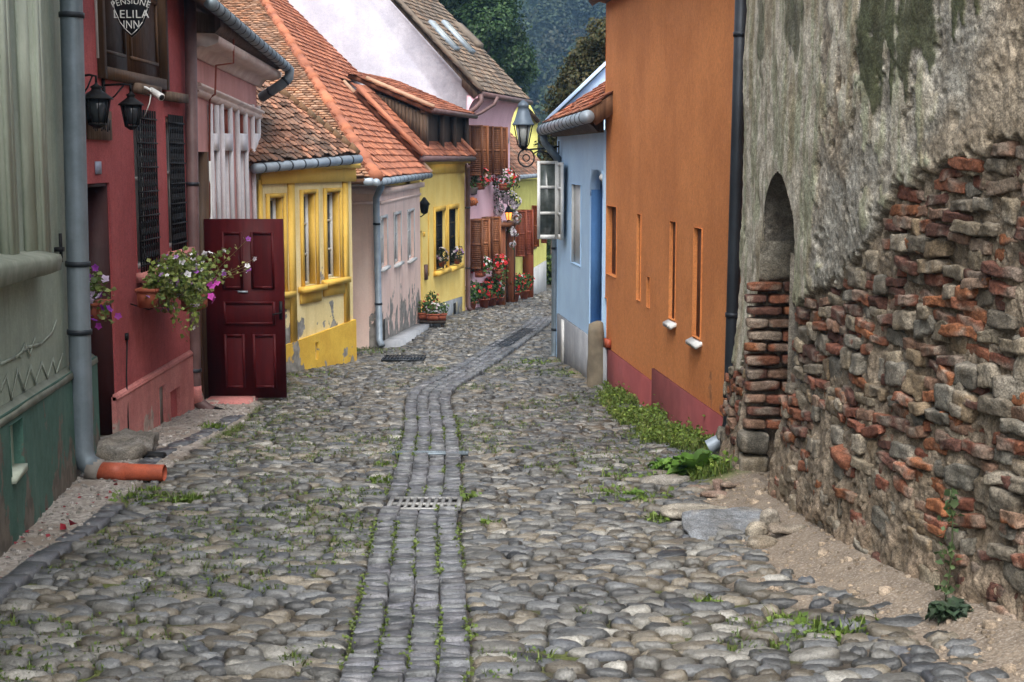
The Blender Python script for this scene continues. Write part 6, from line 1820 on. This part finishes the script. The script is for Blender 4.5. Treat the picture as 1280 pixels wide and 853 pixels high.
for k in range(5):
    o = np.array([-3.0, 13.0 + .15 * k, c[2]]); d = np.array([rng.uniform(.3, .6), -.05, rng.uniform(.1, .5)]); q = [o + d * s_ for s_ in (0, .5, 1)]
    stem.tube(q, .003, 3, (.18, .15, .06), cap=False); FP.append(q[-1]); leaves(fol, [o + d * s_ + rng.normal(0, .02, 3) for s_ in np.linspace(.2, 1, 12)], .04, [(.22, .22, .08), (.14, .17, .05)])
for a, b in (((-2.95, 12.9), -.1), ((-2.98, 13.1), -.2), ((-2.9, 12.7), -.28)):
    o = np.array([a[0], a[1], c[2]]); q = [o, o + np.array([.05, -.05, b])]; leaves(fol, [o + (q[1] - o) * s_ + rng.normal(0, .025, 3) for s_ in np.linspace(0, 1, 40)], .045, [(.15, .2, .045), (.2, .24, .06)]); FP.append(q[1])
stem.build('stems', M['leaf'], t); fol.build('foliage', M['leaf'], t)
FP = np.array(FP); sel = rng.random(len(FP)); k = FP[:, 0] > -2.92
blossoms(flo, FP, .032, [(.75, .72, .76), (.7, .66, .72), (.45, .25, .55), (.3, .08, .38), (.8, .78, .8)])
for px_, py_, y in ((268, 350, 13.1), (262, 355, 13.0), (264, 371, 12.9)): blossoms(flo, [atY(px_, py_, y), atY(px_ + 3, py_ + 3, y)], .045, [(.55, .06, .4), (.45, .05, .36)])
flo.build('blossoms', M['petal'], t)
# the box half hidden by the grey pipe
t = thing('flower_box', 'box of deep purple petunias half hidden behind the grey drainpipe', 'flower box', (-3.24, 11.05, float(atY(106, 385, 11.05)[2])))
c = np.array([-3.27, 11.1, float(atY(106, 388, 11.1)[2])]); mb = MB(); trough(mb, c, .3, .16, .14, AXW); mb.build('box', M['terracotta'], t)
mb = MB(); mb.tube([c + np.array([-.1, 0, -.06]), c + np.array([.08, 0, -.06]), c + np.array([.09, 0, .02])], .007, 5); mb.build('box_bracket', M['black_iron'], t)
fol, flo = MB(), MB()
for (px_, py_), n_ in (((112, 350), 50), ((120, 362), 50), ((116, 375), 40), ((126, 385), 30), ((132, 390), 20), ((110, 392), 20)):
    p = atY(px_, py_, 11.0); leaves(fol, p + rng.normal(0, .045, (n_, 3)), .045, [(.1, .15, .04), (.16, .2, .06), (.2, .22, .08)])
    cols = [(.2, .03, .3), (.3, .05, .4), (.5, .4, .55)] if py_ < 380 else [(.32, .03, .3), (.22, .03, .32)]
    blossoms(flo, p + rng.normal(0, .05, (7 if py_ < 380 else 3, 3)) + np.array([0, -.06, 0]), .036, cols)
fol.build('foliage', M['leaf'], t); flo.build('blossoms', M['petal'], t)

def planter(name, label, cat, c, r, h, fc, nf, pot=None, leafn=260, ls=.05, cols=DEEP, group=None, fs=.035, box=None, ax=None, trail=0.0):
    """c = base centre of the pot; foliage ball above"""
    t = thing(name, label, cat, c, group); c = np.asarray(c, float)
    ph = 0
    if pot:
        pr, ph = pot; mb = MB(); mb.lathe(c, [(pr * .62, 0), (pr * .95, ph * .85), (pr * 1.05, ph * .86), (pr * 1.05, ph), (pr * .9, ph), (pr * .85, ph * .93)], 14, rng.uniform(.85, 1.1) * np.ones(3)); mb.build('pot', M['terracotta'], t)
    if box:
        bl_, bd, ph = box; mb = MB(); trough(mb, c + np.array([0, 0, ph / 2]), bl_, bd, ph, ax); mb.build('box', M['terracotta'], t)
    k = c + np.array([0, 0, ph + h * .42])
    P, d = ball(k, np.array(r) * np.array([1, 1, 1]), leafn, .35, .3)
    if trail: P[:, 2] -= trail * rng.uniform(0, 1, leafn) ** 2 * (np.abs(d[:, 2]) < .6)
    mb = MB(); leaves(mb, P, ls, cols, .5, out=d); mb.build('foliage', M['leaf'], t)
    if nf:
        P, d = ball(k, np.array(r) * 1.06, nf, .85, .25); mb = MB(); blossoms(mb, P, fs, fc, d); mb.build('blossoms', M['petal'], t)
    return t
RED = [(.7, .02, .025), (.55, .015, .02), (.75, .06, .06)]; WHT = [(.75, .72, .7), (.7, .6, .62), (.6, .5, .55)]; RW = RED + WHT
W = W_candy; axc = [W.u3, W.n3, np.array([0, 0, 1.0])]
gb = 'window boxes on the candy pink house'
def wb(label, x0, x1, y, s, D0, fc, r, trail=.2, dark=False, off=.28):
    c = atY((x0 + x1) / 2, y, D0)
    planter('flower_box', label, 'flower box', c - np.array([0, 0, .12]), r, .3, fc, 120, None, 420, .06, DEEP + GREEN[:2], gb, .035, (r[0] * 1.7, .18, .16), axc, trail)
wb('upper window box of red and green geraniums nearer the drainpipe, on the pink house', 586, 612, 231, 0, 34.1, RED + [(.7, .4, .4)], (.27, .22, .22), .12)
wb('upper window box crowded with white and red flowers above the porch', 614, 648, 232, 0, 35.6, RW, (.34, .25, .24), .25)
wb('lower window box of mostly dark leaves and red-white blooms left of the porch', 588, 613, 340, 0, 33.9, RW, (.28, .22, .2), .1)
wb('lower window box overflowing with bright red blooms beside the pink house door', 615, 634, 338, 0, 35.0, RED + RED + [(.7, .5, .5)], (.2, .2, .22), .45)
# white climber over the porch
t = thing('climbing_plant', 'white blossoming climber hanging over the porch of the candy pink house', 'climbing plant', atY(632, 240, 36.2))
fol, flo, stem = MB(), MB(), MB()
for px_, py_, n_, r_ in ((622, 243, 60, .16), (634, 244, 70, .18), (644, 252, 60, .16), (624, 262, 50, .14), (622, 278, 36, .12), (628, 290, 26, .1), (640, 262, 60, .15), (646, 272, 30, .12), (640, 290, 22, .09), (641, 305, 16, .08), (623, 295, 12, .08), (646, 292, 12, .06)):
    p = atY(px_, py_, 36.2)
    P, d = ball(p, np.array([r_, r_, r_ * 1.2]), n_, .3); leaves(fol, P, .06, DEEP + [(.1, .12, .05)], .3, out=d)
    P, d = ball(p, np.array([r_, r_, r_ * 1.2]), int(n_ * .8), .8); blossoms(flo, P, .042, [(.78, .74, .76), (.7, .62, .68), (.62, .54, .62)], d)
for a in ((622, 230), (633, 230), (642, 232)):
    stem.tube([atY(a[0], a[1], 36.3), atY(a[0] + 2, 265, 36.3), atY(a[0] + rng.uniform(-1, 4), 310, 36.3), atY(a[0] + 1, 375, 36.3)], .014, 5, (.07, .05, .035))
stem.build('stems', M['leaf'], t); fol.build('foliage', M['leaf'], t); flo.build('blossoms', M['petal'], t)
# ground pots before the pink house and the lime house
gp = 'flower pots along the foot of the candy pink and lime houses'
for label, px_, py_, D0, r_, h_, fc, nf, pot, n_ in (
        ('round dark green bush in a pot by the brown drainpipe', 588, 392, 33.6, (.32, .26, .26), .5, RED, 14, (.17, .2), 700),
        ('red flowering pot second from the brown drainpipe', 605, 386, 34.5, (.2, .2, .22), .42, RED, 40, (.15, .22), 360),
        ('tall red flowering pot at the left side of the porch', 615, 383, 35.2, (.24, .2, .3), .55, RED, 50, (.15, .24), 420),
        ('small pot of white blooms in front of the porch door', 624, 381, 35.6, (.14, .14, .2), .4, WHT, 40, (.12, .2), 200),
        ('wide pot of red geraniums right of the porch door', 642, 378, 37.2, (.3, .24, .26), .5, RED, 60, (.18, .24), 520),
        ('farthest pot with red flowers against the white plinth', 655, 374, 38.6, (.25, .2, .24), .5, RED, 50, (.15, .24), 400)):
    p = ong(px_, py_); c = atY(px_, py_, D0); c[2] = float(gz(D0)) + .04
    planter('flower_pot', label, 'flower pot', c, r_, h_, fc, nf, pot, n_, .065, DEEP + GREEN[:1], gp, .04)
# window pots of the yellow house
for k, (px_, py_, D0, lab) in enumerate(((551, 331, 30.4, 'small dark trailing plant with white blooms on the left sill of the bright yellow house'), (566.5, 328, 31.9, 'small dark trailing plant with white blooms on the right sill of the bright yellow house'))):
    c = atY(px_, py_, D0); c = W_sun.pt((c[:2] - W_sun.A) @ W_sun.d, c[2] - .04, .12)
    planter('flower_pot', lab, 'flower pot', c, (.14, .12, .15), .3, WHT + [(.4, .2, .4)], 34, (.08, .11), 220, .05, [(.05, .06, .04), (.04, .06, .03)], 'sill plants of the bright yellow house', .03, trail=.2)
# plank with flower boxes at the door of the yellow house
p = ong(537, 410); yb = float(p[1]) - .2; zb = float(gz(yb)) + .02
pln = thing('plant_bench', 'low dark plank bench carrying flower boxes by the yellow house door', 'bench', (-1.62, yb, zb))
mb = MB(); mb.col = (.25, .25, .25); x0, x1 = atY(525, 405, yb)[0], atY(557, 405, yb)[0]; mb.box(((x0 + x1) / 2, yb, zb + .12), (x1 - x0, .34, .05)); mb.build('seat', M['old_wood'], pln)
for x in (x0 + .06, x1 - .06):
    mb = MB(); mb.col = (.25, .25, .25); mb.box((x, yb, zb + .045), (.06, .3, .1)); mb.build('leg', M['old_wood'], pln)
axx = [np.array([1.0, 0, 0]), np.array([0, 1.0, 0]), np.array([0, 0, 1.0])]
gq = 'flower boxes by the door of the bright yellow house'
for lab, px_, dy, dz, bl_, fc, nf in (('front red-brown box with white blooms on the dark plank bench', 541, -.06, .15, .24, WHT, 26), ('red-brown box with yellow-white blooms at the right end of the plank bench', 552, -.0, .15, .2, [(.7, .65, .3), (.75, .72, .68)], 18),
                                      ('taller red-brown box with upright red blooms behind the plank bench', 539, .45, .34, .3, RED, 14), ('low red-brown box at the left end of the plank bench', 529.5, .12, .15, .2, RED, 8)):
    x = atY(px_, 395, yb + dy)[0]
    if dy > .4: dz = .3
    planter('flower_box', lab, 'flower box', (x, yb + dy, zb + dz), (.14, .11, .14), .26, fc, nf, None, 150, .045, DEEP + GREEN[:2], gq, .026, (bl_, .15, .13), axx)
mb = MB(); x = atY(539, 395, yb + .45)[0]; mb.box((x, yb + .45, zb + .14), (.36, .22, .32)); tag(mb.build('plant_stand', M['plinth_grey'], None), 'small grey block holding up the taller flower box by the yellow house door', 'plant stand')
# hanging pot, carved sign, lit lantern
c = atY(591, 236, 33.9); t = thing('hanging_pot', 'small dark pot on an iron bracket above the carved sign on the pink house', 'pot', c)
mb = MB(); mb.lathe(c + np.array([0, 0, -.14]), [(.03, 0), (.1, .03), (.13, .15), (.145, .17), (.12, .17)], 10); mb.build('pot', M['grey_render'], t)
mb = MB(); mb.tube([c + np.array([-.28, .1, .04]), c + np.array([.2, 0, .04])], .012, 5); mb.tube([c + np.array([-.2, .1, -.12]), c + np.array([0, 0, -.15]), c + np.array([.1, 0, -.12])], .01, 5); mb.build('bracket', M['black_iron'], t)
P, d = ball(c + np.array([0, 0, .12]), np.array([.15, .15, .13]), 120, .3); mb = MB(); leaves(mb, P, .06, DEEP, out=d); mb.build('foliage', M['leaf'], t)
c = atY(589, 252.5, 33.7); t = thing('carved_sign', 'small carved brown wooden sign with scrolled edges hanging on the pink house', 'sign', c)
sx = .16; pts = [(-1, .25), (-.85, .25), (-.8, .75), (-.55, .6), (-.3, .9), (0, .75), (.3, .9), (.55, .6), (.8, .75), (.85, .25), (1, .25), (1, -.25), (.85, -.25), (.8, -.75), (.5, -.65), (0, -.85), (-.5, -.65), (-.8, -.75), (-.85, -.25), (-1, -.25)]
mb = MB(); mb.col = (1.7, 1.3, 1.0); mb.prism([c + np.array([x * sx, 0, z * .13]) for x, z in pts], (0, .03, 0)); mb.build('board', M['louver_brown'], t)
mb = MB()
for x in (-.06, -.02, .02, .06): mb.tube([c + np.array([x, -.004, -.04]), c + np.array([x + .015, -.004, .0]), c + np.array([x - .005, -.004, .04])], .008, 4)
mb.build('carved_strokes', M['sign_black'], t)
c = atY(636, 270, 36.0); t = thing('porch_lantern', 'small lit lantern glowing orange among the white climber on the porch', 'lantern', c)
mb = MB(); mb.lathe(c, [(.05, -.1), (.085, .08)], 8); mb.build('glass', M['lamp_light'], t)
mb = MB(); mb.lathe(c + np.array([0, 0, .085]), [(.12, 0), (.06, .09), (.02, .16)], 8); mb.lathe(c + np.array([0, 0, -.13]), [(.02, 0), (.06, .025)], 8); mb.tube([c + np.array([0, 0, .2]), c + np.array([0, .4, .25])], .014, 5)
for k in range(4): mb.tube([c + np.array([.055 * math.cos(k * 1.57), .055 * math.sin(k * 1.57), -.1]), c + np.array([.09 * math.cos(k * 1.57), .09 * math.sin(k * 1.57), .08])], .009, 4)
mb.build('lantern_frame', M['black_iron'], t)

# ================================================================== weeds and grass
def scatter_poly(poly, n):
    poly = np.array(poly); lo, hi = poly.min(0), poly.max(0)
    P = lo + rng.random((n * 3, 2)) * (hi - lo); P = P[inpoly(P[:, 0], P[:, 1], [tuple(q) for q in poly])]; return P[:n]
def grass_stuff():
    mb = MB()
    P = scatter_poly(GRASSR, 22000)
    d = sdf(P[:, 0], P[:, 1], GRASSR); nn = fbm(np.stack([P[:, 0], P[:, 1], 0 * d], -1), 2.2, 3, 14)
    keep = (nn + np.clip(-d, 0, .4) * .35) > .54; P = P[keep]
    blades(mb, gpt(P[:, 0], P[:, 1]), .09, .003, [(.12, .17, .03), (.17, .22, .045), (.09, .14, .03), (.24, .24, .09)], .9)
    k = P[rng.random(len(P)) < .4]; leaves(mb, gpt(k[:, 0], k[:, 1], .02) + rng.normal(0, .025, (len(k), 3)) + np.array([0, 0, .03]), .026, [(.13, .19, .035), (.19, .25, .05), (.09, .15, .03)], .8)
    k = P[rng.random(len(P)) < .16]; leaves(mb, gpt(k[:, 0], k[:, 1], .03) + np.abs(rng.normal(0, .05, (len(k), 3))), .036, [(.12, .19, .035), (.17, .24, .045)], .8)
    tag(mb.build('roadside_grass', M['leaf'], None), 'strip of grass and small leafy weeds along the orange house wall', 'grass', kind='stuff')
    # grass in the joints
    mb = MB()
    x = rng.uniform(-3.6, 2.2, 60000); y = rng.uniform(4.8, 21, 60000) ; 
    _, g, m, gr = masks(x, y); n2 = vn(np.stack([x, y, 0 * x], -1), 3, 6)
    k = (m * (.33 + n2) * (x > xleft(y)) * (x < xright(y)) > .62) & (np.abs(x - chan_x(y)) > CHW / 2)
    x, y = x[k], y[k]
    blades(mb, gpt(x, y, .012), .035, .0035, [(.085, .125, .028), (.12, .16, .035), (.06, .09, .02)], 1.2)
    leaves(mb, gpt(x, y, .022) + rng.normal(0, .012, (len(x), 3)), .016, [(.075, .12, .022), (.1, .15, .03)], 1.5)
    # tufts
    for px_, py_, n_, s_ in ((195, 628, 140, .12), (185, 620, 80, .06), (270, 540, 50, .06), (240, 628, 80, .04), (478, 605, 60, .06), (480, 585, 40, .05), (590, 625, 40, .03), (676, 455, 240, .22), (790, 600, 100, .14), (800, 626, 90, .1), (760, 620, 60, .1), (700, 470, 90, .16), (985, 785, 40, .04), (1060, 795, 40, .05), (1010, 790, 40, .05), (880, 760, 30, .04), (375, 472, 120, .3), (455, 440, 260, .3), (820, 655, 40, .05), (610, 660, 20, .03)):
        p = ong(px_, py_); q = p[:2] + rng.normal(0, s_, (n_, 2)); blades(mb, gpt(q[:, 0], q[:, 1]), .07, .004, [(.1, .15, .03), (.16, .2, .05), (.08, .12, .025)], 1.0)
        q = p[:2] + rng.normal(0, s_, (n_, 2)); leaves(mb, gpt(q[:, 0], q[:, 1], .025), .035, [(.1, .16, .03), (.14, .2, .04)], 1.2)
    # moss between the setts: along the column joints of the channel
    q = rng.uniform(2, 12, 1500); off = (rng.integers(-2, 3, 1500)) * .124 + rng.normal(0, .008, 1500)
    xx = np.interp(q, _tt, CX) + off; yy = np.interp(q, _tt, CY); k = (vn(np.stack([xx, yy * .8, 0 * xx], -1), 2.5, 8) > .5) & (np.abs(yy - GRATE[1]) > .26)
    P = np.stack([xx[k], yy[k], gz(yy[k]) + .03 + .012 * np.abs(off[k]) / .1], -1)
    for j in range(3): leaves(mb, P + rng.normal(0, .008, P.shape), .018, [(.09, .13, .025), (.12, .16, .035)], 1.5)
    tag(mb.build('joint_grass', M['leaf'], None), 'moss and short grass growing in the joints between cobbles and setts', 'grass', kind='stuff')
grass_stuff()
# big leafy weed at the end of the strip
def rosette(name, label, c, n, L_, cols, up=.8, w=.16):
    t = thing(name, label, 'plant', c); mb = MB(); c = np.asarray(c, float)
    for k in range(n):
        a = rng.uniform(0, 6.283); e = rng.uniform(.35, 1.3) * up; l = L_ * rng.uniform(.6, 1.2)
        d = np.array([math.cos(a) * math.cos(e), math.sin(a) * math.cos(e), math.sin(e)]); s = np.array([-math.sin(a), math.cos(a), 0])
        V = []; m_ = 7
        for i in range(m_ + 1):
            f = i / m_; p = c + d * l * f + np.array([0, 0, -.55 * l * f * f]) + rng.normal(0, .004, 3); ww = w * l * math.sin(math.pi * min(1, f * .93 + .07)) ** .8 * (1 + .35 * (i % 2))
            V += [p - s * ww + np.array([0, 0, .02]), p, p + s * ww + np.array([0, 0, .02])]
        fs = [(3 * i + j, 3 * i + j + 1, 3 * i + j + 4, 3 * i + j + 3) for i in range(m_) for j in (0, 1)]
        mb.raw(V, fs, np.array(cols[rng.integers(len(cols))]) * rng.uniform(.75, 1.25))
    mb.build('foliage', M['leaf'], t); return t
LG = [(.1, .2, .03), (.14, .25, .045), (.08, .16, .028)]
rosette('leafy_weed', 'largest bright green leafy weed by the old wall corner', gpt(*ong(872, 604)[:2]), 70, .36, LG, 1.05)
rosette('leafy_weed', 'smaller bright leafy weed in the grass strip behind the largest one', gpt(*ong(830, 590)[:2]), 30, .15, LG)
rosette('leafy_weed', 'low spreading weed among cobbles before the grass strip', gpt(*ong(790, 622)[:2]), 16, .12, LG, .6)
t = rosette('leafy_weed', 'low dark blue-green weed at the foot of the old wall', gpt(*ong(1188, 800)[:2]), 44, .12, [(.035, .06, .035), (.05, .08, .05), (.06, .085, .06)], .6, .2)
c = gpt(*ong(1180, 790)[:2]); t = thing('tall_weed', 'thin upright weed stalk with tiny leaves against the old wall', 'plant', c)
mb = MB(); q = [c + np.array([.02 * math.sin(3 * s_), .0, .5 * s_]) for s_ in np.linspace(0, 1, 8)]; mb.tube(q, .0035, 4, (.1, .13, .06)); mb.build('stem', M['leaf'], t)
mb = MB(); leaves(mb, [q[0] + (q[-1] - q[0]) * f + rng.normal(0, .02, 3) for f in rng.uniform(.05, 1, 70)], .035, [(.07, .11, .05), (.1, .14, .06)]); mb.build('foliage', M['leaf'], t)
# red petals
mb = MB(); P = scatter_poly(GRAV[:8] + GRAV[-2:], 60); P = P[P[:, 1] < 10.5]; leaves(mb, gpt(P[:, 0], P[:, 1], .012), .03, [(.2, .02, .03), (.26, .04, .05)], 3)
tag(mb.build('fallen_petals', M['petal'], None), 'small fallen red petals scattered on the gravel below the green house', 'petals', kind='stuff')
mb = MB(); c = gpt(*ong(84, 672)[:2], .03); leaves(mb, [c, c + np.array([.02, 0, .01]), c + np.array([-.01, .01, .015])], .05, [(.3, .02, .035)], 1, .6, .6); tag(mb.build('fallen_leaf', M['petal'], None), 'single crumpled red leaf lying on the slate kerb', 'leaf')
# paler stone chips
def chips():
    x, y = scatter_poly(GRAV, 1400).T; z = gz(y) + fill(x, y); n = len(x); s = rng.uniform(.008, .024, n)
    k = rng.random((n, 1)); cc = np.array([.3, .28, .26]) * rng.uniform(.6, 1.4, (n, 1))
    a = domes(x, y, z - .002, s, s * rng.uniform(.6, 1, n), s * .8, rng.uniform(0, 3, n), cc, 6, 2, 'c')
    x, y = scatter_poly(DIRT, 1500).T; z = gz(y) + fill(x, y); n = len(x); s = rng.uniform(.005, .018, n) * np.where(rng.random(n) < .06, 2.2, 1)
    cc = np.array([.3, .24, .18]) * rng.uniform(.6, 1.4, (n, 1)); b = domes(x, y, z - .002, s, s * rng.uniform(.6, 1, n), s * .8, rng.uniform(0, 3, n), cc, 6, 2, 'c')
    for m_, nm, lb in ((a, 'gravel', 'pale gravel chips on the strip below the left-hand houses'), (b, 'rubble_chips', 'small crumbs of stone on the dirt below the old wall')):
        tag(m_.build(nm, M['rubble'], None), lb, 'gravel', kind='stuff')
chips()
# grey rock by the orange pipe
tag(blocks([(-3.16, 11.35, float(gz(11.3)) + .08)], np.eye(3)[None], [(.24, .34, .1)], [(.2, .185, .165)], 3.2, .06).build('boulder', M['rubble'], None, True), 'grey lump of rock lying behind the orange pipe outlet', 'boulder')
p = ong(188, 578); tag(MB().tube([p + np.array([-.12, .03, .05]), p + np.array([.12, -.02, .045])], .04, 10).build('pipe_stub', M['black_iron'], None, True), 'short black pipe stub lying beside the grey rock', 'pipe')

# ================================================================== trees and the wooded hill
def tree(name, label, base, clumps, n, ls, cols, trunk_r, group=None, shell_=.5):
    t = thing(name, label, 'tree', base, group); base = np.asarray(base, float)
    cs = np.array([c for c, r in clumps]); top = cs[:, 2].max(); ctr = cs.mean(0)
    mb = MB(); q = [base + (np.array([ctr[0], ctr[1], cs[:, 2].min()]) - base) * f + np.array([.1 * math.sin(f * 4), 0, 0]) for f in np.linspace(0, 1, 5)]; q.append(np.array([ctr[0], ctr[1], (ctr[2] + top) / 2]))
    mb.tube(q, np.linspace(trunk_r, trunk_r * .35, 6), 9)
    for c, r in clumps:
        s = q[3] + (q[-1] - q[3]) * rng.uniform(0, .8); m_ = (s + c) / 2 + np.array([0, 0, -.1]); mb.tube([s, m_, c], [trunk_r * .3, trunk_r * .2, trunk_r * .06], 6)
    mb.build('trunk', M['bark'], t, True)
    vol = np.array([r ** 2 for c, r in clumps]); vol = vol / vol.sum(); mb = MB()
    for (c, r), v in zip(clumps, vol):
        m_ = int(n * v); P, d = ball(c, np.array([r, r, r * .85]), m_, shell_, .5)
        hue = np.array(cols) * rng.uniform(.75, 1.25)
        leaves(mb, P, ls, hue, .6, out=d, aspect=.4)
    mb.build('crown', M['leaf'], t); return t
def clumps_px(lst, D_):
    out_ = []
    for x, y, r in lst:
        dd = D_ + rng.uniform(-1.2, 1.2); out_.append((atY(x, y, dd), r / F * dd))
    return out_
C1 = clumps_px([(560, -60, 55), (600, -40, 50), (540, 10, 45), (590, 10, 45), (612, 30, 38), (570, 60, 40), (625, 5, 26), (636, 45, 26), (645, 75, 24), (655, 90, 17), (622, 75, 30), (640, 108, 18), (600, 90, 36), (610, -90, 45), (560, 110, 40), (625, 120, 30), (655, 70, 14)], 62)
tree('leafy_tree', 'tall dark green tree rising behind the grey tiled roof of the pink house', (-1.6, 62, float(gz(62))), C1, 44000, .15, [(.022, .05, .014), (.03, .066, .018), (.045, .085, .025)], .3)
C2 = clumps_px([(745, 110, 42), (735, 150, 40), (715, 120, 28), (712, 165, 30), (700, 140, 18), (698, 190, 26), (728, 90, 24), (748, 70, 28), (760, 40, 24), (692, 220, 18), (690, 170, 14), (735, 60, 16), (775, 90, 50), (780, 150, 50), (745, 200, 50), (705, 235, 26), (685, 205, 10), (720, 72, 12)], 33)
tree('leafy_tree', 'olive brown tree behind the blue house and its sheet metal roof', (2.3, 33, float(gz(33))), C2, 30000, .085, [(.07, .062, .02), (.055, .055, .018), (.09, .072, .026), (.04, .05, .016)], .16)
C3 = clumps_px([(690, 250, 14), (688, 280, 14), (692, 310, 14), (687, 335, 12), (693, 350, 12), (684, 360, 8), (700, 330, 18), (690, 230, 12)], 49)
tree('tall_shrub', 'narrow green shrub at the far end of the street beside the lime house', (1.4, 49, float(gz(49))), C3, 3500, .13, [(.05, .09, .025), (.07, .11, .03), (.09, .12, .03)], .08)
def forest():
    mb = MB(); r = np.random.default_rng(9)
    n = 380
    x = r.uniform(-50, 65, n); y = r.uniform(190, 480, n)
    x = x * (y / 300)
    z = terrain(x, y)
    tc = np.array([(.022, .042, .016), (.016, .032, .014), (.032, .052, .02), (.03, .037, .022), (.04, .036, .02)])
    for i in range(n):
        rad = r.uniform(3.2, 6.2); c = np.array([x[i], y[i], z[i] + rad * 1.1]); col = tc[r.integers(len(tc))] * r.uniform(.8, 1.2)
        for j in range(5):
            cc = c + r.normal(0, .42, 3) * rad * np.array([1, 1, .8]); rr = rad * r.uniform(.45, .75)
            P, d = ball(cc, np.array([rr, rr, rr]), 230, .6, .4)
            leaves(mb, P, .6, [col * .8], .6, out=d, aspect=.5)
        mb.tube([(x[i], y[i], z[i] - 1), (x[i], y[i], z[i] + rad)], .3, 4, (.04, .03, .02))
    tag(mb.build('hill_forest', M['forest_leaf'], None), 'wooded hillside of mixed trees fading blue behind the town', 'forest', kind='stuff')
forest()
# the air between: one even haze
mb = MB(); x0, x1, y0, y1, z0, z1 = -960, 960, -60, 1040, -12, 200
hm = bpy.data.materials.new('haze'); hm.use_nodes = True; nt = hm.node_tree; nt.nodes.clear()
o_ = nt.nodes.new('ShaderNodeOutputMaterial'); pv = nt.nodes.new('ShaderNodeVolumePrincipled'); pv.inputs['Color'].default_value = (.3, .55, .9, 1); pv.inputs['Density'].default_value = HAZE
pv.inputs['Anisotropy'].default_value = .2
nt.links.new(pv.outputs[0], o_.inputs['Volume'])
if HAZE > 0:
    mb.box(((x0 + x1) / 2, (y0 + y1) / 2, (z0 + z1) / 2), (x1 - x0, y1 - y0, z1 - z0)); tag(mb.build('haze', hm, None), 'thin blue haze filling the air of the street and valley', 'haze', kind='stuff')
# ------------------------------------------------------------------ camera, light, world
cd = bpy.data.cameras.new('camera'); cam = bpy.data.objects.new('camera', cd); COL.objects.link(cam)
cd.sensor_width = 36; cd.lens = 36 * F / 1280; cd.clip_end = 3000; cd.clip_start = .05
cam.location = (0, 0, EYE); cam.rotation_euler = (math.pi / 2 - PITCH, 0, 0)
scene.camera = cam
SUN_EL, SUN_AZ = R(55), R(179)       # azimuth clockwise from +Y: behind the camera, to its left
w = bpy.data.worlds.new('World'); scene.world = w; w.use_nodes = True
nt = w.node_tree; bg = nt.nodes['Background']
sky = nt.nodes.new('ShaderNodeTexSky'); sky.sky_type = 'NISHITA'; sky.sun_disc = False
sky.sun_elevation = SUN_EL; sky.sun_rotation = SUN_AZ; sky.air_density = 1.0; sky.dust_density = 4.0
hs = nt.nodes.new('ShaderNodeHueSaturation'); hs.inputs['Saturation'].default_value = .15
nt.links.new(sky.outputs[0], hs.inputs['Color']); nt.links.new(hs.outputs[0], bg.inputs[0])
bg.inputs[1].default_value = .15
sl = bpy.data.lights.new('sun', 'SUN'); so = bpy.data.objects.new('sun', sl); COL.objects.link(so)
sl.energy = 1.35; sl.angle = R(38); sl.color = (1, .96, .9)
dv = Vector((math.sin(SUN_AZ) * math.cos(SUN_EL), math.cos(SUN_AZ) * math.cos(SUN_EL), math.sin(SUN_EL)))
so.rotation_euler = (-dv).to_track_quat('-Z', 'Y').to_euler()
vs = scene.view_settings
vs.view_transform = 'Standard'; vs.look = 'None'; vs.gamma = 1; vs.use_curve_mapping = False
vs.exposure = 1.4
scene.cycles.use_denoising = True
scene.cycles.max_bounces = 6; scene.cycles.diffuse_bounces = 3; scene.cycles.glossy_bounces = 2; scene.cycles.transmission_bounces = 3
